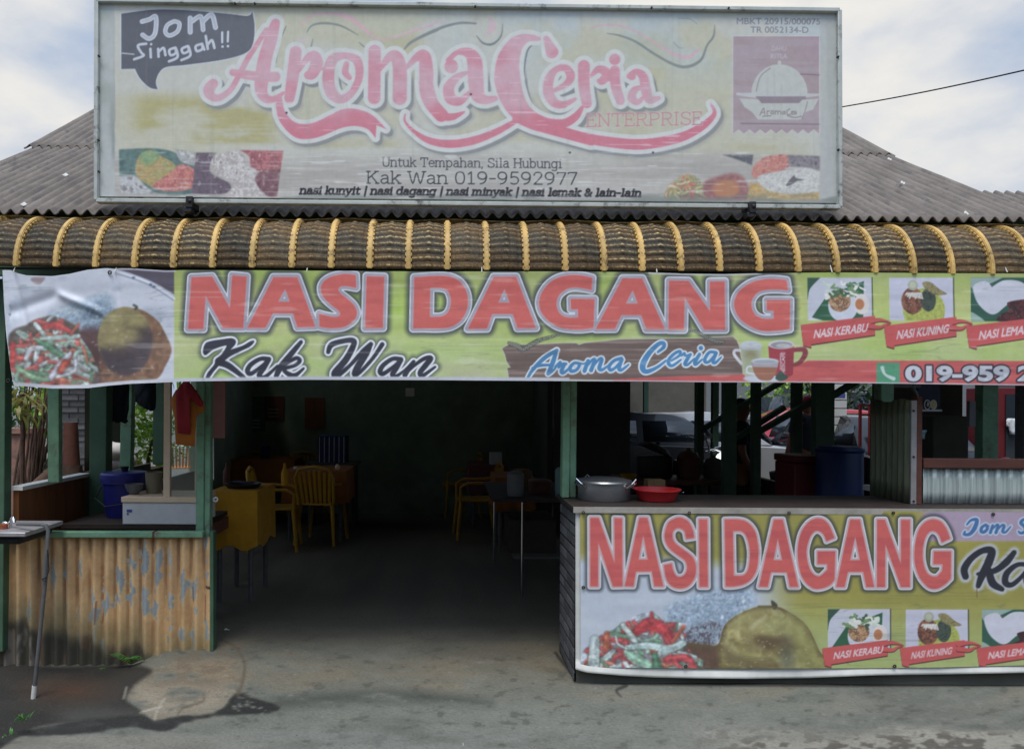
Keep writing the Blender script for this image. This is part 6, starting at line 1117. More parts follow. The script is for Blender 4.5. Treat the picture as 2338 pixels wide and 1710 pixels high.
for px in (450,): q = MB(); a = xat(px, 5.3); q.box((a - .012, 5.29, zr2 + .001), (a + .012, 5.315, zr2 + .5)); q.build('frame_post', M['tan'], dc_)
q = MB(); q.box((xat(392, 4.97), 4.966, zr2 + .002), (xat(450, 4.97), 4.97, zr2 + .52)); q.build('glass_pane', M['glass'], dc_)
q = MB(); a = P(296, 1165, 4.945); q.box((a.x - .02, 4.946, a.z - .012), (a.x + .014, 4.9485, a.z + .006)); q.box((a.x - .02, 4.946, a.z - .03), (a.x - .008, 4.9485, a.z - .018)); q.build('sticker', M['blueink'], dc_)
bw = MB(); c_ = P(302, 1132, 5.05); bw.lathe([(.03, 0), (.055, .045), (.06, .07), (.054, .07), (.045, .02)], (c_.x, 5.08, zr2 + .002), 20); tag(bw.build('mixing_bowl', M['greyp']), 'small grey bowl on the display case beside the blue bin', 'bowl')
bw = MB(); c_ = P(350, 1130, 5.15); bw.lathe([(.05, 0), (.058, .14), (.06, .145), (.053, .145), (.045, .01)], (c_.x, 5.16, zr2 + .002), 20); tag(bw.build('plastic_tub', mat('clouded_plastic', rgb(120, 112, 92), .5, .1, 8)), 'clouded brownish plastic tub standing on the display case', 'tub')
def garment(name, pts, Y, th, m, parent, seed, curve=.03):
    """cloth outline in photo pixels, filled and given folds and thickness"""
    bm = bmesh.new(); vs = [bm.verts.new(P(x, y, Y)) for x, y in cr(pts, 4)]; f = bm.faces.new(vs); bmesh.ops.triangulate(bm, faces=[f]); bmesh.ops.subdivide_edges(bm, edges=bm.edges, cuts=2, use_grid_fill=True)
    xs_ = [v.co.x for v in bm.verts]; xa_, xb_ = min(xs_), max(xs_)
    for v in bm.verts: u = (v.co.x - xa_) / (xb_ - xa_ + 1e-6); v.co.y += -curve * math.sin(u * math.pi) + .008 * math.sin(u * 14 + seed + v.co.z * 5)
    me = bpy.data.meshes.new(name); bm.to_mesh(me); bm.free(); o = smooth(link_mesh(name, me, m, parent)); return solid(o, th)
sh = thing('hanging_shirt', 'red and orange shirt hanging on the green door post', 'shirt', (xat(428, 4.6), 4.6, P(428, 1015, 4.6).z)); Zs = Tf(0, 860, .2302)
garment('back', Zs([(1760, 130, 1), (1850, 120), (1960, 130, 1), (2040, 330, 1), (1960, 390, 1), (1945, 690, 1), (1760, 672, 1), (1745, 400, 1), (1690, 250, 1)]), 4.60, .006, M['cloth_or'], sh, 1)
garment('front_panel', Zs([(1750, 160, 1), (1820, 60), (1900, 60), (1960, 160), (2030, 260, 1), (1985, 300), (1905, 200, 1), (1905, 570, 1), (1770, 560, 1), (1755, 300, 1)]), 4.575, .006, M['cloth_red'], sh, 2)
q = MB(); a = P(427, 872, 4.6); q.path([a + Vector((-.05, 0, -.05)), a + Vector((0, 0, -.01)), a + Vector((0, 0, .03)), a + Vector((.012, .02, .04))], .003, 6); q.build('hanger', M['chrome'], sh)
tag(garment('hanging_jacket', Zs([(1060, -80, 1), (1290, -80, 1), (1265, 190), (1230, 370, 1), (1275, 430), (1255, 462), (1200, 440), (1085, 405, 1), (1060, 380, 1)]), 5.7, .03, M['cloth_dk'], None, 3, .05), 'dark jacket hanging between the green posts above the blue bin', 'jacket')
tag(garment('hanging_cloth', Zs([(1340, -80, 1), (1540, -80, 1), (1535, 310), (1470, 318), (1420, 290), (1390, 260), (1345, 250, 1)]), 6.4, .02, M['cloth_dk'], None, 5, .04), 'dark sagging cloth hanging in the bay right of the jacket', 'cloth')
hb_ = thing('hanging_board', 'faded pinkish board hung just inside the left door post', 'board', (xat(497, 4.9), 4.9, 1.0)); q = MB(); a, b = P(482, 870, 4.86), P(514, 1000, 4.86); q.box((a.x, 4.85, b.z), (b.x, 4.87, 1.9)); q.build('panel', M['board'], hb_)
q = MB(); q.path([P(487, 1000, 4.84), P(488, 1095, 4.84)], .004, 8); q.build('cord', M['chrome'], hb_)
cs = MB(); c_ = P(492, 1140, 4.72); cs.path([c_ + Vector((.013 * math.cos(k * .52), 0, .013 * math.sin(k * .52))) for k in range(12)], .005, 8, closed=True); tag(cs.build('door_ring', M['wplast']), 'white ring hook on the inner side of the left door post', 'ring')

# ------------------------------------------------------------------ yard seen through the left bay
gw = thing('garden_wall', 'pinkish rendered garden wall outside the left bay', 'wall', (-4.2, 7.1, 0)); q = MB(); q.box((-4.75, 7.1, -.1), (-3.86, 7.22, P(50, 990, 7.1).z)); q.build('wall', M['pinkwall'], gw)
q = MB(); q.box((-4.78, 7.07, P(50, 990, 7.1).z + .001), (-3.84, 7.25, P(50, 978, 7.1).z)); q.build('coping', M['pinkwall'], gw)
rgv = random.Random(7); vn = thing('dry_vines', 'tangle of bare dry vines leaning on the pinkish garden wall', 'vine', (-3.95, 6.95, 0))
for i in range(16):
    q = MB(); x = rgv.uniform(30, 112); x2 = x + rgv.uniform(10, 60); pts = [P(x + (x2 - x) * f + rgv.uniform(-4, 4), 1120 - 240 * f, 6.9 + .1 * math.sin(i + f)) for f in (0, .2, .4, .6, .8, 1)]; q.path(pts, [.012, .011, .01, .009, .008, .006], 6); q.build('stem', M['vine'], vn)
sp = []
for i in range(60):
    b = P(rgv.uniform(28, 80), rgv.uniform(885, 945), rgv.uniform(6.4, 6.8)); a = rgv.uniform(2.6, 6.8); l = rgv.uniform(.12, .26); sp.append((b, b + Vector((math.cos(a) * l * .6, rgv.uniform(-.06, .06), -l * rgv.uniform(.4, .9))), .018, .2))
dp = thing('drooping_plant', 'yellowing plant with drooping strap leaves above the garden wall', 'plant', (P(50, 900, 6.6).x, 6.6, 0)); leaves('foliage', LEAF['yellow'], sp, dp); q = MB(); q.path([(P(50, 900, 6.6).x, 6.6, 0), P(52, 1000, 6.62), P(50, 900, 6.6)], .02, 8); q.build('stem', M['bark'], dp)
bs_ = thing('brick_shed', 'grey block walled shed in the yard behind the left posts', 'shed', (-3.6, 7.9, 0)); bmx = brick_wall(0, 0, .36, 0, 2.3); o = link_mesh('wall', bmx, M['brick'], bs_, False); o.rotation_euler = (0, 0, R(-90)); o.location = (-.55, -.0, 0)
q = MB(); q.box((-4.12, 7.92, 0), (-3.82, 9.2, 2.3)); q.build('core', M['wallboard'], bs_); q = MB(); q.box((-4.25, 7.7, 2.31), (-3.75, 9.3, 2.36)); q.build('roof', M['roof'], bs_)
tk = thing('tree_stump', 'dark old trunk with a red brown broken top beside the block shed', 'tree stump', (P(163, 1100, 6.9).x, 6.9, 0)); x_ = P(163, 1100, 6.9).x
q = MB(); q.path([(x_ + .03, 6.9, 0), (x_ + .01, 6.9, .6), (x_, 6.9, .95)], [.16, .13, .09], 12); q.build('trunk', M['bark'], tk); q = MB(); q.path([(x_, 6.9, .952), (x_ - .01, 6.9, 1.35)], [.075, .06], 10); q.build('broken_top', M['redbrown'], tk)
lg = MB(); lg.path([P(66, 1128, 6.3), P(118, 1078, 6.6)], [.06, .05], 12); tag(lg.build('fallen_log', M['bark']), 'dark log leaning on the ground outside below the vines', 'log')
for i, (px, py, r) in enumerate(((258, 1028, .2), (262, 1052, .24), (318, 1030, .18), (300, 1046, .2))):
    if i > 1: continue
    c_ = P(px, py, 8.0 + .1 * i); q = MB(); q.ball((c_.x, c_.y, c_.z), (r, r * .7, r * .48), 18, 10); o = q.build('white_sack', M['sack'])
    for v in o.data.vertices: v.co += Vector((0, 0, .02 * math.sin(v.co.x * 31) * math.cos(v.co.z * 40)))
    tag(o, ('white sack at the top left of the yard heap', 'bulging white sack lowest in the yard heap', 'white sack right of the slanted green post', 'white sack in the middle of the yard heap')[i], 'sack', 'white sacks heaped in the yard')
q = MB(); q.box((-4.3, 7.9, 0), (-3.2, 8.6, P(258, 1075, 8).z)); tag(q.build('rubble_stack', M['soil']), 'dark heap of rubble carrying the white sacks in the yard', 'rubble')
def bush(name, c, rad, n, lsz, m, label, cat, seed, group=None, strap=0.0):
    rg = np.random.RandomState(seed); t = thing(name, label, cat, (c[0], c[1], 0), group); cl_n = 14; cc = (rg.rand(cl_n, 3) - .5) * 2 * np.array(rad) * .75; cr_ = .25 + .35 * rg.rand(cl_n); sp = []
    for i in range(n):
        k = rg.randint(cl_n); d = rg.normal(size=3); d /= np.linalg.norm(d); b = np.array(c) + cc[k] + d * cr_[k] * np.array(rad) * rg.rand() ** .4; l = lsz * (.6 + .8 * rg.rand()); a = d + rg.normal(size=3) * .5
        if rg.rand() < strap: a = np.array([rg.normal() * .3, rg.normal() * .3, -1.0]); l *= 3
        a /= np.linalg.norm(a) + 1e-6; sp.append((b, b + a * l, l * (.3 if strap == 0 else .14), .15))
    leaves('foliage', m, sp, t); q = MB()
    for k in range(4): q.path([(c[0] + .05 * k - .1, c[1], 0), (c[0] + cc[k][0] * .5, c[1] + cc[k][1] * .5, c[2] * .6), tuple(np.array(c) + cc[k])], [.03, .02, .01], 6)
    q.build('branches', M['bark'], t); return t
bush('garden_bush', (-4.55, 10.2, 1.35), (1.0, .8, .8), 1500, .10, LEAF['bright'], 'bright green leafy bush behind the white sacks in the yard', 'bush', 11)
bush('garden_bush', (-4.1, 10.0, 2.1), (1.2, .7, .7), 900, .08, LEAF['bright'], 'light green hanging strap leaved bush above the leafy one', 'bush', 12, None, .7)
bush('garden_bush', (-6.2, 11.5, 1.4), (1.6, 1.0, 1.4), 1400, .12, LEAF['dark'], 'dark green bush at the far left end of the yard', 'bush', 13)
bush('garden_bush', (-5.0, 8.4, .55), (.5, .4, .5), 350, .08, LEAF['dark'], 'low dark weeds at the foot of the garden wall', 'bush', 14)
bush('garden_bush', (-7.5, 14, 2.2), (2.6, 1.4, 2.2), 1500, .16, LEAF['dark'], 'tall dark hedge bush closing the yard at the back', 'bush', 15)

# ------------------------------------------------------------------ furniture
def make_chair(label, m, name='plastic_chair'):
    t = thing(name, label, 'chair', (0, 0, 0), 'plastic chairs round the tables')
    q = MB(); q.grid(lambda u, v: ((u - .5) * (.42 - .05 * (1 - v)), (v - .5) * .42, .44 - .018 * math.sin(u * math.pi) * math.sin(v * math.pi) - .02 * max(0, .12 - v) * 8), 9, 9); solid(q.build('seat', m, t, False), .02)
    q = MB()
    for k in range(7):
        x = (k - 3) * .058; q.bar((x * .85, .195, .45), (x, .275, .80 + .03 * math.cos(k - 3) * .6), .03, .012, (0, 1, 0))
    q.path([(-.20, .20, .45), (-.215, .27, .74), (-.17, .285, .83), (0, .29, .86), (.17, .285, .83), (.215, .27, .74), (.20, .20, .45)], .018, 8); q.build('backrest', m, t, False)
    for sx in (-1, 1):
        q = MB(); q.path([(sx * .18, -.19, .43), (sx * .225, -.235, 0)], [.024, .017], 8); q.build('leg', m, t, False)
        q = MB(); q.path([(sx * .18, .19, .43), (sx * .225, .26, 0)], [.024, .017], 8); q.build('leg', m, t, False)
        q = MB(); q.path([(sx * .205, -.20, .43), (sx * .225, -.20, .60), (sx * .23, -.12, .645), (sx * .225, .12, .65), (sx * .212, .25, .66)], .017, 8); q.build('armrest', m, t, False)
    return t
ch0 = make_chair('yellow plastic chair turned to the orange cloth table in the middle of the hall', M['yplast'])
def put(o, px, py, rz): g = Gp(px, py, 0); o.location = (g.x, g.y, 0); o.rotation_euler = (0, 0, R(rz)); return o
put(ch0, 735, 1236, 170)
for px, py, rz, lab in ((632, 1252, 95, 'yellow plastic chair on the left beside the orange cloth table'), (1048, 1176, -80, 'yellow plastic chair at the plum cloth table on the right of the hall'), (880, 1150, 10, 'yellow plastic chair far back in the dark middle of the hall'), (1088, 1120, 170, 'yellow plastic chair behind the plum cloth table'), (590, 1165, 180, 'yellow plastic chair at the rear orange table by the poster wall'), (1085, 1225, -85, 'yellow plastic chair facing the near orange table right of the aisle'), (700, 1180, 20, 'yellow plastic chair on the far side of the brown orange table'), (640, 1150, 95, 'yellow plastic chair half hidden between the two orange tables')):
    put(relabel(copy_tree(ch0), lab), px, py, rz)
def table(label, x0, x1, y0, y1, h, drop, m, name='cloth_table', group='cloth covered tables in the hall'):
    t = thing(name, label, 'table', ((x0 + x1) / 2, (y0 + y1) / 2, 0), group)
    q = MB(); q.box((x0, y0, h - .03), (x1, y1, h - .004)); q.build('tabletop', M['redbrown'], t)
    for x in (x0 + .06, x1 - .06):
        for y in (y0 + .06, y1 - .06): q = MB(); q.path([(x, y, 0), (x, y, h - .031)], .02, 8); q.build('leg', M['greyp'], t)
    nx = 60; ring = []
    for k in range(nx * 2):
        f = k / (nx * 2) * 4; s = int(f); g = f - s; pt_ = [(x0 + (x1 - x0) * g, y0), (x1, y0 + (y1 - y0) * g), (x1 - (x1 - x0) * g, y1), (x0, y1 - (y1 - y0) * g)][s]; ring.append(pt_)
    cx, cy = (x0 + x1) / 2, (y0 + y1) / 2; V = []; 
    for lvl in range(7):
        for k, (x, y) in enumerate(ring):
            e = max(0, lvl - 1) / 5; o_ = 1.015 + .05 * e + .012 * math.sin(k * .7) * e; z = h + .003 if lvl < 2 else h - drop * e * (1 + .05 * math.sin(k * .35))
            o_ = .97 if lvl == 0 else o_; V.append((cx + (x - cx) * o_, cy + (y - cy) * o_, z))
    q = MB(); n_ = nx * 2; q.add(V, [(l * n_ + k, l * n_ + (k + 1) % n_, (l + 1) * n_ + (k + 1) % n_, (l + 1) * n_ + k) for l in range(6) for k in range(n_)], True); q.add(V[:n_], [tuple(range(n_))]); q.build('tablecloth', m, t); return t
table('small table with a plain yellow cloth just inside the left door post', xat(498, 5.9), xat(596, 5.9) + .02, 5.7, 6.3, .86, .43, M['ycloth'])
table('table with a brown orange cloth in the middle of the hall', xat(648, 8.2), xat(790, 8.2), 8.2, 8.9, .79, .36, M['ocloth'])
table('rear table with an orange cloth under the poster wall', xat(526, 9.4), xat(672, 9.4), 9.35, 10.0, .82, .3, M['ocloth'])
table('near table with an orange cloth right of the hall aisle', xat(1128, 7.9), xat(1215, 7.9), 7.7, 8.4, .78, .34, M['ocloth'])
table('table with a plum cloth on the right of the hall', xat(1072, 9.2), xat(1160, 9.2), 9.2, 9.9, .78, .34, M['pcloth'])
q = MB(); c_ = (xat(555, 5.95), 5.95, .866); q.lathe([(.12, 0), (.15, .03), (.152, .034), (.14, .034), (.115, .008)], c_, 24); tag(q.build('serving_tray', M['blackp']), 'round dark tray on the yellow cloth table', 'tray')
q = MB(); q.box((c_[0] - .08, 5.88, .905), (c_[0] + .08, 5.99, .912), Matrix.Rotation(.1, 3, 'Y')); tag(q.build('folded_cloth', M['cloth_grey']), 'slate grey folded cloth on the dark tray', 'cloth')
q = MB(); q.lathe([(.05, 0), (.06, .16), (.062, .165), (.054, .165), (.045, .01)], (xat(606, 9.5), 9.5, .826), 18); tag(q.build('drinking_jug', M['dblue']), 'blue plastic jug on the rear orange table', 'jug')
for i, (dx_, m_, lab) in enumerate(((-.06, 'redbrown', 'dark sauce bottle standing at the left on the yellow cloth table'), (.30, 'ycloth', 'ochre sauce bottle standing at the right corner of the yellow cloth table'))):
    q = MB(); q.lathe([(.028, 0), (.03, .1), (.012, .15), (.012, .18), (0, .182)], (c_[0] + dx_ - .12 * (i == 0), 6.12, .866), 14); tag(q.build('sauce_bottle', M[m_]), lab, 'bottle')
q = MB(); q.ball((xat(676, 8.3), 8.3, .815), (.03, .02, .018)); tag(q.build('crumpled_tissue', M['wplast']), 'white crumpled tissue on the brown orange cloth', 'tissue')
q = MB(); q.ball((xat(770, 8.25), 8.28, .83), (.03, .03, .035)); tag(q.build('egg_cup', M['tan']), 'small pale cup at the corner of the brown orange table', 'cup')
bk_ = thing('striped_basket', 'dark blue basket with white upright stripes behind the middle table', 'basket', (xat(757, 9.3), 9.45, .8)); a, b = xat(726, 9.3), xat(789, 9.3); q = MB(); q.box((a, 9.3, .80), (b, 9.62, 1.13)); q.build('body', M['dblue'], bk_)
for k in range(6): q = MB(); x = a + .02 + (b - a - .04) * k / 5; q.box((x - .005, 9.294, .80), (x + .005, 9.299, 1.12)); q.build('stripe', M['wplast'], bk_)
q = MB(); q.box((a - .15, 9.25, .77), (b + .15, 9.7, .798)); 
for x in (a - .1, b + .1): q.box((x - .02, 9.3, 0), (x + .02, 9.65, .768))
tag(q.build('basket_stand', M['wallboard']), 'dark wooden stand under the striped basket', 'stand')
for i, (xa_, ya_, xb_, yb_, Y, m, lab) in enumerate(((522, 905, 562, 985, 10.38, 'pcloth', 'dim reddish poster leftmost on the back wall of the hall'), (566, 905, 606, 985, 10.38, 'dgreen', 'dim greenish poster with pale bars on the back wall'), (604, 905, 648, 960, 10.38, 'redbrown', 'dim brown poster right of the greenish one'), (696, 908, 740, 978, 10.38, 'brownb', 'separate brown poster on the back wall beside the corner'), (1102, 900, 1170, 1000, 8.98, 'redbrown', 'reddish board hung on the right inner wall'))):
    pa, pb = P(xa_, ya_, Y), P(xb_, yb_, Y); t = thing('poster', lab, 'poster', ((pa.x + pb.x) / 2, Y, pb.z), 'posters in the hall') if i < 4 else None
    if t is None: continue
    q = MB(); q.box((pa.x, Y, pb.z), (pb.x, Y + .012, pa.z)); q.build('sheet', M[m], t)
    if i in (1, 2):
        q = MB()
        for k in range(3): q.box((pa.x + .05, Y - .004, pb.z + .05 + .05 * k), (pb.x - .08, Y - .001, pb.z + .062 + .05 * k))
        q.build('print', M['paper'], t)
q = MB(); pa, pb = P(926, 886, 7.0), P(946, 905, 7.0); q.box((pa.x, 7.0, pb.z), (pb.x, 7.008, pa.z)); nt_ = thing('ceiling_notice', 'small pale square notice hanging under the hall ceiling', 'notice', (pa.x, 7, pa.z)); q.build('card', M['paper'], nt_); q = MB(); q.path([((pa.x + pb.x) / 2, 7.004, pa.z), ((pa.x + pb.x) / 2, 7.004, 2.6)], .002, 6); q.build('string', M['dark'], nt_)
q = MB(); q.box((xat(1120, 9.3), 9.3, .785), (xat(1146, 9.3), 9.5, .93)); tag(q.build('tissue_box', M['wplast']), 'pale tissue box on the plum cloth table', 'box')

# steel worktable with its bright legs
sw = thing('steel_worktable', 'long dark worktable with bright steel legs along the right of the hall', 'table', (.95, 6.5, 0)); q = MB(); q.box((.42, 5.9, .765), (1.25, 7.2, .79)); q.build('tabletop', M['darkwood'], sw)
for x, y in ((P(1191, 1360, 5.97).x, 5.97), (P(1127, 1288, 7.12).x, 7.12), (1.2, 5.97), (1.2, 7.12)): q = MB(); q.path([(x, y, 0), (x, y, .764)], .011, 10); q.build('leg', M['chrome'], sw)
q = MB(); q.box((.62, 6.2, .25), (1.2, 7.1, .27)); q.build('shelf', M['wallboard'], sw)
q = MB(); q.box((.6, 6.35, .27), (1.0, 6.9, .55)); tag(q.build('storage_crate', M['darkwood']), 'dark brown crate on the low shelf of the worktable', 'crate')
for i, (x, y, r, h, m, n_) in enumerate(((.62, 6.1, .07, .2, 'tilegrey', 'canister'), (.85, 6.3, .1, .12, 'redbrown', 'cooking_pot'), (1.0, 6.05, .06, .24, 'teal', 'bottle'), (.75, 6.8, .09, .16, 'card', 'food_tub'))):
    q = MB(); q.lathe([(r * .9, 0), (r, h * .2), (r, h * .9), (r * .7, h), (0, h)], (x, y, .792), 18); tag(q.build(n_, M[m]), ('grey canister at the near corner of the worktable', 'brown cooking pot in the middle of the worktable', 'pale teal bottle on the worktable beside the green post', 'brown paper tub far back on the worktable')[i], n_.split('_')[-1])

# ------------------------------------------------------------------ things on the counter
po = thing('cooking_pot', 'large aluminium cooking pot with a lid and loop handles on the counter', 'pot', (P(1376, 1140, 4.45).x, 4.42, .982)); hp = .10
lathe_part('body', [(.145, 0), (.152, .01), (.155, hp), (.164, hp + .003), (.164, hp + .008)], M['alu'], po, n=40); lathe_part('lid', [(.166, hp + .009), (.160, hp + .018), (.10, hp + .03), (.03, hp + .036), (.0, hp + .037)], M['alu'], po, n=40)
for a in (-35, 205, 110):
    q = MB(); d = Vector((math.cos(R(a)), math.sin(R(a)), 0)); s = Vector((-d.y, d.x, 0)); q.path([d * .155 + s * .03 + Vector((0, 0, hp - .02)), d * .185 + s * .032 + Vector((0, 0, hp + .005)), d * .195 + Vector((0, 0, hp + .03)), d * .185 - s * .032 + Vector((0, 0, hp + .005)), d * .155 - s * .03 + Vector((0, 0, hp - .02))], .006, 8); q.build('handle', M['chrome'], po, False)
bs2 = thing('red_basin', 'red plastic basin on the counter right of the aluminium pot', 'basin', (P(1497, 1140, 4.4).x, 4.38, .982)); lathe_part('bowl', [(.09, 0), (.10, .004), (.128, .06), (.140, .066), (.140, .071), (.124, .069), (.098, .012)], M['red'], bs2, n=36)
q = MB(); c_ = P(1497, 1120, 4.7); q.box((c_.x - .06, 4.66, .985), (c_.x + .05, 4.76, P(1489, 1094, 4.7).z)); tag(bevel(q.build('cardboard_box', M['card']), .003), 'small brown cardboard box behind the red basin', 'box')
q = MB(); q.path([P(1398, 1104, 4.55), P(1425, 1104, 4.55), P(1452, 1104, 4.55)], [.006, .004, .008], 8); tag(q.build('ladle', M['chrome']), 'steel ladle lying behind the pot on the counter', 'ladle')

# ------------------------------------------------------------------ dim kitchen behind the counter
kt = thing('kitchen_table', 'long dark kitchen table behind the counter carrying pots', 'table', (2.1, 7.4, 0)); q = MB(); q.box((xat(1420, 7.0), 6.9, .80), (xat(1660, 7.0), 7.5, .84)); q.build('tabletop', M['redbrown'], kt)
for px in (1430, 1650):
    for y in (6.95, 7.45): q = MB(); q.path([(xat(px, 7.0), y, 0), (xat(px, 7.0), y, .799)], .025, 8); q.build('leg', M['wallboard'], kt)
def pot_at(px, Y, z, r, h, m, lab, lidtilt=0.0, name='stock_pot'):
    t = thing(name, lab, 'pot', (xat(px, Y), Y, z)); lathe_part('body', [(r * .92, 0), (r, .02), (r, h), (r * 1.04, h + .008)], M[m], t)
    o = lathe_part('lid', [(r * 1.03, 0), (r * .7, .05), (.02, .07), (.02, .09), (0, .092)], M[m], t); o.location = (0, 0, h + .01); 
    if lidtilt: o.rotation_euler = (0, R(lidtilt), 0); o.location = (0, 0, h + .06)
    return t
pot_at(1495, 7.2, .842, .17, .20, 'dark', 'big blackened stock pot with its lid tilted on the kitchen table', 22); pot_at(1572, 7.15, .842, .11, .19, 'redbrown', 'round brown pot right of the blackened stock pot'); pot_at(1630, 7.2, .842, .10, .12, 'wallboard', 'small dark pot at the right end of the kitchen table')
q = MB(); q.lathe([(.05, 0), (.075, .05), (.078, .05), (.048, .006)], (xat(1435, 7.0), 7.0, .842), 20); tag(q.build('yellow_bowl', M['yplast']), 'yellow bowl at the left end of the kitchen table', 'bowl')
dr_ = thing('water_drum', 'tall blue plastic drum behind the counter beside the partition', 'drum', (xat(1916, 5.7), 5.7, 0)); hd_ = P(1916, 1020, 5.6).z
q = MB(); lathe_part('body', [(.155, 0), (.17, .02), (.17, hd_ * .33), (.176, hd_ * .34), (.17, hd_ * .36), (.17, hd_ * .66), (.176, hd_ * .67), (.17, hd_ * .69), (.168, hd_ - .04), (.15, hd_)], M['dblue'], dr_); lathe_part('rim', [(.172, hd_ - .045), (.178, hd_ - .03), (.172, hd_ - .015)], M['dblue'], dr_)
M['cooler'] = mat('cooler_red', rgb(96, 22, 28), .5, .1, 8)
rc_ = thing('red_cooler', 'dark red plastic cooler box left of the blue drum', 'cooler', (xat(1836, 5.9), 5.9, 0)); hr_ = P(1836, 1040, 5.8).z; a, b = xat(1808, 5.8), xat(1866, 5.8)
q = MB(); q.box((a, 5.75, 0), (b, 6.1, hr_ - .06)); bevel(q.build('body', M['cooler'], rc_), .012); q = MB(); q.box((a - .006, 5.74, hr_ - .058), (b + .006, 6.11, hr_)); bevel(q.build('lid', M['cooler'], rc_), .012)
q = MB(); q.box((xat(1967, 5.0), 4.9, .985), (xat(1988, 5.0), 4.98, .985 + .035)); tag(q.build('white_container', M['wplast']), 'little white container on the counter beside the zinc partition', 'container')
hs = thing('slatted_sign', 'upright strip of white panels with a blue printed label at its top', 'sign', (xat(1916, 10.4), 10.4, 0)); a, b = P(1899, 876, 10.4), P(1933, 1008, 10.4)
q = MB(); q.box((a.x - .003, 10.412, b.z), (b.x + .003, 10.42, a.z + .1)); q.build('backing', M['tilegrey'], hs)
for k in range(8):
    z0 = b.z + k * (a.z - b.z) / 7; q = MB(); q.box((a.x, 10.40, z0 + .006), (b.x, 10.411, z0 + (a.z - b.z) / 7 - .008)); bevel(q.build('panel', M['whitetile'], hs), .003)
q = MB(); z0 = P(1916, 903, 10.4).z; q.box((a.x + .04, 10.396, z0 - .03), (b.x - .025, 10.3985, z0 + .035)); q.build('label_print', M['blueink'], hs)
for x in (a.x + .03, b.x - .03): q = MB(); q.box((x - .012, 10.422, 0), (x + .012, 10.445, a.z + .1)); q.build('post', M['greyp'], hs)
ns_ = thing('emblem_board', 'navy board with two round gilded emblems above a white ledge', 'sign', (xat(2122, 5.6), 5.6, 1.4)); a, b = P(2096, 896, 5.6), P(2146, 935, 5.6)
q = MB(); q.box((a.x, 5.6, b.z), (b.x, 5.63, a.z + .12)); q.build('board', M['navy'], ns_); q = MB(); q.box((a.x - .02, 5.58, b.z - .014), (b.x + .004, 5.66, b.z - .001)); q.build('ledge', M['wplast'], ns_)
for px in (2118, 2132):
    c_ = P(px, 924, 5.59); q = MB(); q.path([(c_.x + .022 * math.cos(k * .393), 5.594, c_.z + .035 * math.sin(k * .393)) for k in range(16)], .004, 6, closed=True); q.build('emblem_ring', M['whiteb'], ns_)
    q = MB(); q.prism([(c_.x + .018 * math.cos(k * .393), c_.z + .03 * math.sin(k * .393)) for k in range(16)], 'y', 5.592, 5.599); q.build('emblem', M['gold' if px > 2125 else 'dark'], ns_)
    if px < 2125:
        q = MB(); q.prism([(c_.x - .006, c_.z - .012), (c_.x + .006, c_.z - .012), (c_.x + .008, c_.z + .014), (c_.x, c_.z + .022)], 'y', 5.588, 5.5915); q.build('emblem_mark', M['whiteb'], ns_)
for xa_, xb_ in ((a.x + .01, a.x + .03), (b.x - .03, b.x - .01)): q = MB(); q.box((xa_, 5.632, b.z), (xb_, 5.65, 2.45)); q.build('hanger', M['dark'], ns_)
gp = thing('roof_pipe', 'grey pipe with an elbow joint under the kitchen roof beyond the partition', 'pipe', (xat(2070, 5.3), 5.3, 1.6)); q = MB(); q.path([P(2034, 882, 5.3), P(2100, 882, 5.3)], .013, 12); q.build('pipe', M['greyp'], gp); q = MB(); q.path([P(2083, 882, 5.31), P(2092, 900, 5.31), P(2104, 936, 5.31)], .012, 12); q.build('downpipe', M['greyp'], gp); q = MB(); q.ball(P(2084, 884, 5.3), (.022, .02, .024)); q.build('joint', M['greyp'], gp)
q = MB(); q.path([P(2034, 879, 5.3) , P(2034, 860, 5.3)], .006, 6); q.build('hanger', M['dark'], gp)
q = MB(); q.box((P(2214, 916, 5.52).x, 5.52, P(2214, 974, 5.52).z), (P(2228, 916, 5.52).x, 5.55, P(2214, 916, 5.52).z)); tag(q.build('switch_box', M['tilegrey']), 'narrow grey electrical box fixed beside the thick green post', 'electrical box')
tag(garment('hanging_towel', [(2098, 982, 1), (2114, 982, 1), (2110, 996), (2106, 1003, 1), (2098, 1003, 1)], 5.0, .006, M['teal'], None, 9, .01), 'pale teal towel hanging beyond the brown stud', 'towel')
q = MB(); q.box((xat(2272, 10.6), 10.6, 0), (xat(2340, 10.6), 11.2, P(2280, 885, 10.6).z)); rf = thing('red_fridge', 'tall dark red drinks fridge behind the right hand window', 'fridge', (xat(2300, 10.6), 10.9, 0)); bevel(q.build('body', M['cooler'], rf), .01); q = MB(); q.box((xat(2297, 10.58), 10.585, .3), (xat(2332, 10.58), 10.596, P(2280, 900, 10.6).z)); q.build('door', M['carglass'], rf)
q = MB(); q.box((xat(2130, 6.4), 6.4, 0), (xat(2212, 6.4), 6.9, P(2150, 950, 6.4).z)); bevel(q.build('dark_cabinet', M['wallboard']), .01); tag(bpy.data.objects['dark_cabinet'], 'dark cabinet in the kitchen seen through the right window', 'cabinet')
stl = thing('red_shelf', 'red painted wooden shelf frame standing beyond the kitchen posts', 'shelf', (P(1980, 930, 9.5).x, 9.6, 0))
for x0_, y0_, x1_, y1_ in ((1962, 922, 1966, 1200), (1984, 922, 1988, 1200)): q = MB(); a, b = P(x0_, y0_, 9.6), P(x1_, y0_, 9.6); q.box((a.x, 9.58, 0), (b.x, 9.62, a.z)); q.build('upright', M['red'], stl)
for y_ in (924, 946): q = MB(); a, b = P(1962, y_, 9.6), P(1988, y_ + 4, 9.6); q.box((a.x, 9.572, b.z), (b.x, 9.579, a.z)); q.build('crossbar', M['red'], stl)

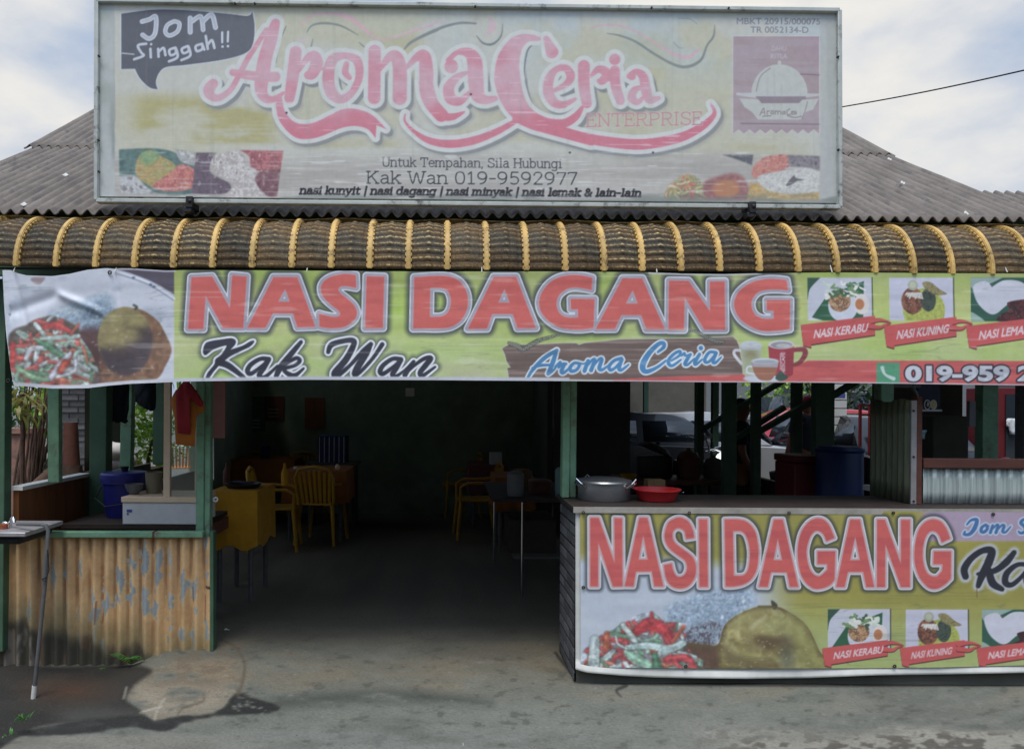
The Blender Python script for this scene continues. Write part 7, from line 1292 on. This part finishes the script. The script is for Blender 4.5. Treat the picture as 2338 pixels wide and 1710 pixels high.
# ------------------------------------------------------------------ people
def person(label, loc, rz, h, shirt, legs, arms, apron=None, cap=None):
    t = thing('person', label, 'person', loc, None, R(rz)); k = h / 1.7
    def skin_mesh(name, V, E, Rr, m, sub=2, root=0):
        me = bpy.data.meshes.new(name); me.from_pydata([tuple(np.array(v) * k) for v in V], E, []); o = bpy.data.objects.new(name, me); C.objects.link(o)
        md = o.modifiers.new('skin', 'SKIN'); md.use_smooth_shade = True
        for i, r in enumerate(Rr):
            rr_ = r if isinstance(r, tuple) else (r, r); me.skin_vertices[0].data[i].radius = (rr_[0] * k, rr_[1] * k)
        me.skin_vertices[0].data[root].use_root = True
        o.modifiers.new('sub', 'SUBSURF').levels = sub; o.modifiers['sub'].render_levels = sub
        me.materials.append(m); o.parent = t; return o
    V = [(0, 0, .92), (0, 0, 1.1), (0, .01, 1.28), (0, .01, 1.42), (0, 0, 1.48), (0, -.01, 1.56), (0, -.015, 1.64), (0, -.01, 1.69)]; E = [(i, i + 1) for i in range(7)]; Rr = [(.15, .11), (.13, .1), (.15, .11), (.11, .08), .05, (.068, .08), (.072, .088), (.05, .06)]
    for s in (-1, 1):
        b = len(V); hp_ = .09 * s; V += [(hp_, 0, .84), (hp_ * 1.05, -.01, .48), (hp_ * 1.05, .02, .09), (hp_ * 1.15, -.13, .03)]; E += [(0, b), (b, b + 1), (b + 1, b + 2), (b + 2, b + 3)]; Rr += [.085, .055, .04, (.04, .03)]
        b = len(V); el, hd2 = arms[0 if s < 0 else 1]; V += [(.185 * s, .01, 1.40), el, hd2]; E += [(3, b), (b, b + 1), (b + 1, b + 2)]; Rr += [.055, .042, .03]
        d = (np.array(hd2) - np.array(el)); d = d / np.linalg.norm(d); sd = np.cross(d, (0, 1, 0)); sd = sd / (np.linalg.norm(sd) + 1e-6); pm = np.array(hd2) + d * .06; V.append(tuple(pm)); E.append((b + 2, b + 3)); Rr.append((.036, .02))
        for f in range(4):
            c_ = len(V); o_ = sd * (f - 1.5) * .018; l = (.065, .075, .072, .055)[f]; V += [tuple(pm + o_ + d * .03), tuple(pm + o_ + d * (.03 + l * .5) + np.array((0, -.008, 0))), tuple(pm + o_ * .9 + d * (.03 + l) + np.array((0, -.025, 0)))]; E += [(b + 3, c_), (c_, c_ + 1), (c_ + 1, c_ + 2)]; Rr += [.009, .008, .007]
        c_ = len(V); V += [tuple(pm + sd * .04 * -s - d * .01), tuple(pm + sd * .055 * -s + d * .035 + np.array((0, -.015, 0)))]; E += [(b + 3, c_), (c_, c_ + 1)]; Rr += [.011, .008]
    skin_mesh('body', V, E, Rr, M['skin'])
    V = [(0, 0, .93), (0, 0, 1.1), (0, .01, 1.28), (0, .01, 1.425)]; E = [(0, 1), (1, 2), (2, 3)]; Rr = [(.175, .135), (.155, .12), (.17, .128), (.115, .09)]
    for s in (-1, 1):
        b = len(V); el, hd2 = arms[0 if s < 0 else 1]; el = np.array(el); sh_ = np.array((.185 * s, .01, 1.40)); V += [tuple(sh_), tuple(sh_ + (el - sh_) * .75)]; E += [(3, b), (b, b + 1)]; Rr += [.075, .064]
    skin_mesh('shirt', V, E, Rr, shirt)
    V = [(0, 0, .95), (0, 0, .88)]; E = [(0, 1)]; Rr = [(.165, .125), (.165, .125)]
    for s in (-1, 1): b = len(V); V += [(.09 * s, 0, .82), (.097 * s, -.01, .48), (.097 * s, .02, .10)]; E += [(1, b), (b, b + 1), (b + 1, b + 2)]; Rr += [.10, .075, .06]
    skin_mesh('trousers', V, E, Rr, legs)
    q = MB(); q.ball((0, .012 * k, 1.645 * k), (.082 * k, .098 * k, .085 * k), 18, 12); o = q.build('hair', cap or M['hair'], t, False)
    for v in o.data.vertices:
        if v.co.y < -.02 * k and v.co.z < 1.67 * k: v.co.y = -.02 * k
    q = MB(); q.ball((0, -.10 * k, 1.585 * k), (.012 * k, .016 * k, .02 * k), 8, 6)
    for s in (-1, 1): q.ball((s * .078 * k, 0, 1.59 * k), (.012 * k, .02 * k, .03 * k), 8, 6)
    q.build('features', M['skin'], t, False)
    q = MB()
    for s in (-1, 1): q.ball((s * .028 * k, -.086 * k, 1.61 * k), (.011 * k, .006 * k, .006 * k), 8, 6)
    q.ball((0, -.088 * k, 1.545 * k), (.022 * k, .006 * k, .005 * k), 8, 6); q.build('face_marks', M['hair'], t, False)
    if apron:
        q = MB(); q.grid(lambda u, v: ((u - .5) * .40 * k, (-.145 - .03 * math.sin(u * math.pi)) * k, (.45 + .55 * v) * k), 10, 8); solid(q.build('apron', apron, t, False), .008)
    return t
person('person in a dark shirt and red apron standing between the kitchen posts', (xat(1693, 7.7), 7.7, 0), 70, 1.60, M['cloth_dk'], M['cloth_dk'], [((-.25, .0, 1.12), (-.20, -.12, .90)), ((.25, .0, 1.12), (.20, -.14, .90))], M['cloth_red'])
person('person in a slate shirt and red cap seen from behind at the motorcycles', (xat(1852, 9.6), 9.7, 0), 190, 1.66, M['cloth_grey'], M['cloth_dk'], [((-.26, .02, 1.12), (-.26, -.10, .88)), ((.26, .02, 1.12), (.26, -.08, .88))], None, M['cloth_red'])
tag(garment('hanging_apron', [(2297, 958, 1), (2302, 955, 1), (2325, 956, 1), (2325, 969, 1), (2318, 971, 1), (2319, 992, 1), (2306, 991, 1), (2304, 972, 1), (2297, 974, 1)], 10.55, .008, M['cloth_white'], None, 4, .004), 'white T shaped cloth hanging on the front of the red fridge', 'cloth')
# ------------------------------------------------------------------ vehicles in the street behind
def car(label, loc, rz, m, prof, cab, width=1.72, name='parked_car', writing=None):
    t = thing(name, label, 'car' if name == 'parked_car' else 'van', loc, 'vehicles parked in the street behind', R(rz)); w2 = width / 2
    def loft(pf, wf, name_, mt, inset=0.0):
        pf = cr(pf, 4); V = []; n_ = len(pf)
        for s, sh_ in ((-1, .93), (-1, 1), (1, 1), (1, .93)):
            for x, z in pf: V.append((x * (1 if abs(sh_) == 1 else .985), s * wf(z) * (1 if sh_ == 1 else 1.0) - s * (0 if sh_ == 1 else -.0), z))
        q = MB(); V = []; 
        zc = sum(p[1] for p in pf) / n_
        rings = [(-1, .90, .0), (-1, .985, .55), (-1, 1.0, 1), (1, 1.0, 1), (1, .985, .55), (1, .90, 0)]
        for s, sc, _ in [(-1, .94, 0), (-1, 1, 0), (1, 1, 0), (1, .94, 0)]:
            for x, z in pf: V.append((x * sc, s * (wf(z) + (.03 if sc < 1 else 0)), zc + (z - zc) * sc))
        fs = [(l * n_ + i, l * n_ + (i + 1) % n_, (l + 1) * n_ + (i + 1) % n_, (l + 1) * n_ + i) for l in range(3) for i in range(n_)]
        q.add(V, fs, True); q.add(V[:n_], [tuple(range(n_))]); q.add(V[3 * n_:], [tuple(reversed(range(n_)))]); return q.build(name_, mt, t, False)
    loft(prof, lambda z: w2, 'body', m); zt = max(p[1] for p in cab); zb_ = min(p[1] for p in cab)
    wf = lambda z: w2 * (.97 - .20 * (z - zb_) / (zt - zb_)); loft(cab, wf, 'cabin', m)
    cx = sum(p[0] for p in cab) / len(cab); zc = (zt + zb_) / 2
    for s in (-1, 1):
        xs_ = sorted(p[0] for p in cab); x0_, x1_ = xs_[0] + .28, xs_[-1] - .34; xm = (x0_ + x1_) / 2
        for a, b in ((x0_, xm - .05), (xm + .05, x1_)):
            q = MB(); ya, yb = wf(zb_ + .08) + .036, wf(zt - .1) + .036
            q.add([(a, s * ya, zb_ + .08), (b, s * ya, zb_ + .08), (b - (.16 if b == x1_ else 0), s * yb, zt - .12), (a + (.12 if a == x0_ else 0), s * yb, zt - .12)], [(0, 1, 2, 3)]); solid(q.build('window', M['carglass'], t, False), .006)
    xs_ = sorted(p[0] for p in cab)
    for x, dx_, nm in ((xs_[0], .26, 'rear_window'), (xs_[-1], -.3, 'windscreen')):
        q = MB(); s = -1 if dx_ > 0 else 1; q.add([(x + s * .02, -w2 * .8, zb_ + .06), (x + s * .02, w2 * .8, zb_ + .06), (x + dx_ * .9 + s * .03, w2 * .68, zt - .1), (x + dx_ * .9 + s * .03, -w2 * .68, zt - .1)], [(0, 1, 2, 3)]); solid(q.build(nm, M['carglass'], t, False), .02)
    xs2 = sorted(p[0] for p in prof)
    for x in (xs2[0] + .8, xs2[-1] - .8):
        for s in (-1, 1):
            q = MB(); V = [(.31, -.09), (.31, .09), (.2, .1), (.2, -.1)]; n_ = 24
            ringv = [(x + r * math.cos(a * 2 * math.pi / n_), s * (w2 - .08) + y_, .31 + r * math.sin(a * 2 * math.pi / n_)) for r, y_ in V for a in range(n_)]
            q.add(ringv, [(l * n_ + a, l * n_ + (a + 1) % n_, ((l + 1) % 4) * n_ + (a + 1) % n_, ((l + 1) % 4) * n_ + a) for l in range(4) for a in range(n_)], True); wh = q.build('wheel', M['tyre'], t, False)
            q = MB(); q.prism([(x + .2 * math.cos(a * math.pi / 10), .31 + .2 * math.sin(a * math.pi / 10)) for a in range(20)], 'y', s * (w2 - .03), s * (w2 + .005)); q.build('rim', M['alu'], wh, False)
    for s in (-1, 1):
        q = MB(); q.ball((xs2[-1] - .06, s * w2 * .72, .72), (.08, .17, .08)); q.build('headlight', M['lamp'], t, False)
        q = MB(); q.ball((xs2[0] + .04, s * w2 * .78, .82), (.05, .12, .1)); q.build('tail_light', M['tail'], t, False)
        q = MB(); q.ball((xs_[-1] - .25, s * (w2 + .09), zb_ + .08), (.05, .09, .06)); q.build('mirror', m, t, False)
    if writing:
        cu = bpy.data.curves.new('lettering', 'FONT'); cu.body = writing; cu.size = .22; cu.extrude = .002; cu.offset = .006; ob = bpy.data.objects.new('lettering', cu); C.objects.link(ob); dg = bpy.context.evaluated_depsgraph_get(); me = bpy.data.meshes.new_from_object(ob.evaluated_get(dg)); bpy.data.objects.remove(ob)
        o = link_mesh('lettering', me, M['whiteb'], t, False); o.rotation_euler = (R(90), 0, 0); o.location = (writing_x, -w2 - .032, zb_ - .20)
    return t
writing_x = -1.2
SED = [(-2.0, .35, 1), (-2.05, .6), (-2.0, .85), (-1.2, .92), (.9, .92), (1.7, .82), (2.0, .66), (2.02, .4), (1.95, .25, 1), (-1.95, .25, 1)]; SEDC = [(-1.5, .90, 1), (-1.0, 1.36), (-.4, 1.42), (.2, 1.40), (.95, .92, 1)]
VAN = [(-2.1, .3, 1), (-2.15, .6), (-2.1, 1.0), (1.4, 1.02), (1.9, .9), (2.1, .6), (2.1, .3, 1)]; VANC = [(-2.05, 1.0, 1), (-1.95, 1.7), (-1.7, 1.85), (.5, 1.85), (1.0, 1.6), (1.45, 1.02, 1)]
HAT = [(-1.6, .35, 1), (-1.65, .6), (-1.6, .9), (-1.0, .96), (.9, .96), (1.5, .84), (1.75, .66), (1.75, .4), (1.7, .25, 1), (-1.55, .25, 1)]; HATC = [(-1.55, .94, 1), (-1.35, 1.40), (-.6, 1.50), (.1, 1.46), (.9, .96, 1)]
car('red hatchback with open looking side windows parked behind the kitchen posts', (P(1810, 900, 13).x, 13.2, 0), 172, M['carred'], HAT, HATC)
car('dark van with white letters on its side behind the red hatchback', (P(1905, 900, 17).x, 17.5, 0), 180, M['cargrey'], VAN, VANC, 1.8, 'parked_van', 'AL')
car('silver car with its bonnet showing between the kitchen posts', (P(1665, 900, 11.2).x, 12.4, 0), -12, M['carsilver'], SED, SEDC)
car('black car parked behind the blue drum and the zinc partition', (P(1965, 900, 11.0).x, 11.2, 0), 95, M['carblack'], SED, SEDC)
car('dark grey car parked left of the silver one in the gloom', (P(1400, 900, 12.0).x, 12.2, 0), 178, M['cargrey'], SED, SEDC)
car('black car far right beyond the kitchen window', (P(2150, 950, 11.5).x, 12.5, 0), 20, M['carblack'], SED, SEDC)
M['lampglint'] = mat('lamp_glint_glow', rgb(235, 238, 244), .1, 0); M['lampglint'].node_tree.nodes['Principled BSDF'].inputs['Emission Color'].default_value = (.93, .96, 1, 1); M['lampglint'].node_tree.nodes['Principled BSDF'].inputs['Emission Strength'].default_value = 1.5  # emission added to the headlamp lens, standing in for bright reflections
def bike(label, loc, rz, m):
    t = thing('motorcycle', label, 'motorcycle', loc, 'motorcycles behind the kitchen', R(rz))
    for x in (-.6, .6):
        q = MB(); q.path([(x + .27 * math.cos(a * math.pi / 12), 0, .29 + .27 * math.sin(a * math.pi / 12)) for a in range(24)], .035, 10, closed=True); wh = q.build('wheel', M['tyre'], t, False)
        q = MB(); q.path([(x, -.05, .29), (x, .05, .29)], .04, 10)
        for a in range(8): q.path([(x, 0, .29), (x + .25 * math.cos(a * math.pi / 4), 0, .29 + .25 * math.sin(a * math.pi / 4))], .005, 5)
        q.build('spokes', M['chrome'], wh, False)
    q = MB(); q.path([(-.65, 0, .62), (-.3, 0, .60), (0, 0, .5), (.28, 0, .56), (.42, 0, .86)], [.07, .10, .11, .10, .06], 10); q.path([(-.15, 0, .36), (.1, 0, .36)], [.10, .10], 10); q.build('body', m, t, False)
    q = MB(); q.path([(-.68, 0, .74), (-.35, 0, .76), (-.02, 0, .70)], [.05, .085, .06], 10); q.build('seat', M['blackp'], t, False)
    q = MB(); q.path([(.45, 0, .90), (.60, 0, .29)], .028, 8); q.path([(.42, -.33, .99), (.44, -.18, 1.02), (.46, 0, .96), (.44, .18, 1.02), (.42, .33, .99)], .014, 8); q.build('fork', M['chrome'], t, False)
    q = MB(); q.ball((.52, 0, .88), (.09, .085, .085)); q.build('headlight', M['lampglint'], t, False)
    for s in (-1, 1): q = MB(); q.path([(.43, s * .26, 1.0), (.40, s * .30, 1.14)], .006, 6); q.ball((.40, s * .33, 1.16), (.012, .06, .04)); q.build('mirror', M['blackp'], t, False)
    q = MB(); q.grid(lambda u, v: (.6 + .33 * math.cos(R(20 + 130 * u)), (v - .5) * .1, .29 + .33 * math.sin(R(20 + 130 * u))), 12, 3); solid(q.build('mudguard', m, t, False), .006)
    q = MB(); q.path([(0, -.1, .3), (-.4, -.12, .27), (-.75, -.12, .34)], [.02, .035, .03], 8); q.build('exhaust', M['chrome'], t, False); return t
for px, Y, rz, m, lab in ((1590, 9.3, -60, 'blackp', 'black motorcycle with an added glow in its headlight left of the middle kitchen post'), (1625, 9.8, -75, 'blackp', 'second black motorcycle with an added lamp glow beside the first'), (1755, 8.9, 150, 'bikeblue', 'dark blue motorcycle parked under the slanted braces')): bike(lab, (xat(px, Y), Y, 0), rz, M[m])
bh_ = thing('street_building', 'grey shop house facade far behind the parked vehicles', 'building', (8, 26, 0)); q = MB(); q.box((-2, 26, 0), (22, 30, 5.5)); q.build('wall', M['cargrey'], bh_); q = MB(); q.box((-2.4, 25.2, 5.51), (22.4, 30.4, 5.8)); q.build('roof', M['roof'], bh_)
for k in range(5): q = MB(); q.box((2 + 3.6 * k, 25.95, 0), (4.6 + 3.6 * k, 25.995, 2.6)); q.build('shutter', M['tilegrey'], bh_)
bush('street_tree', (P(1935, 930, 16).x, 16.5, 1.9), (1.2, .9, 1.2), 900, .14, LEAF['dark'], 'dark green roadside shrub between the red car and the red shelf', 'shrub', 21); bush('street_tree', (P(1765, 890, 20).x, 20, 2.2), (1.2, .9, 1.3), 700, .16, LEAF['bright'], 'lighter green roadside shrub behind the red hatchback', 'shrub', 22)

# ------------------------------------------------------------------ overhead cable
ca = MB(); a, b = P(1921, 245, 9.0), P(2400, 147, 6.5); pts = [a + (b - a) * f + Vector((0, 0, -.02 * math.sin(f * math.pi))) for f in [i / 24 for i in range(25)]]; ca.path([a + Vector((-1.2, 1.2, -.25))] + pts + [b + Vector((3, -3, .6))], .0075, 8); tag(ca.build('power_cable', M['dark']), 'thin black power cable crossing the sky right of the signboard', 'cable')

# ------------------------------------------------------------------ added carport that keeps the left part of the street in shade, yard table
cp = thing('carport', 'dark carport with a sloping roof added to shade the grey car behind the kitchen', 'carport', (3.2, 12, 0)); q = MB(); q.box((.9, 9.6, 2.35), (3.7, 15.0, 2.42)); q.build('roof', M['wallboard'], cp)
q = MB(); q.box((.9, 15.0, 0), (5.4, 15.06, 2.345)); q.build('back_wall', M['wallboard'], cp)
q = MB(); q.box((1.34, 9.62, 0), (1.4, 15.0, 2.345)); q.build('side_wall', M['wallboard'], cp)
for y in (9.7, 13.0): q = MB(); q.box((3.58, y, 0), (3.66, y + .08, 2.345)); q.build('post', M['dgreen'], cp)
q = MB(); q.box((.9, 9.56, 2.05), (3.5, 9.598, 2.5)); q.build('fascia', M['wallboard'], cp)
yt = thing('yard_table', 'white pedestal table out in the yard seen through the display glass', 'table', (P(420, 1020, 13.5).x, 13.5, 0)); x0, x1 = P(392, 1020, 13.5).x, P(449, 1020, 13.5).x; z = P(420, 1016, 13.5).z
q = MB(); q.box((x0, 13.3, z - .06), (x1, 13.9, z)); bevel(q.build('tabletop', M['wplast'], yt), .01); q = MB(); q.box((P(428, 1020, 13.5).x, 13.55, 0), (P(437, 1020, 13.5).x, 13.62, z - .061)); q.build('leg', M['wplast'], yt)
oc = put(relabel(copy_tree(ch0), 'orange plastic chair beside the white yard table'), 410, 1100, 200); oc.location = (P(410, 1040, 12.6).x, 12.6, 0)
for c_ in oc.children: c_.data = c_.data.copy(); c_.data.materials[0] = M['oplast']
yc = put(relabel(copy_tree(ch0), 'yellow plastic chair out in the yard behind the blue bin'), 320, 1100, 160); yc.location = (P(320, 1040, 10).x, 10.0, 0)

ob = thing('street_building', 'unseen pale shop house row added across the road to block low sky', 'building', (0, -10, 0)); q = MB(); q.box((-30, -16, 0), (30, -10, 5.9)); q.build('wall', M['farground'], ob); q = MB(); q.box((-31, -17, 5.91), (31, -9.2, 6.2)); q.build('roof', M['roof'], ob)  # added behind the camera to hide the low sky and darken the interior
for k in range(12):
    q = MB(); q.box((-28 + 4.8 * k, -10.03, 0), (-25 + 4.8 * k, -9.98, 2.8)); q.build('shutter', M['tilegrey'], ob)
    q = MB(); q.box((-27.6 + 4.8 * k, -10.03, 4.4), (-25.6 + 4.8 * k, -9.98, 5.5)); q.build('window', M['carglass'], ob)
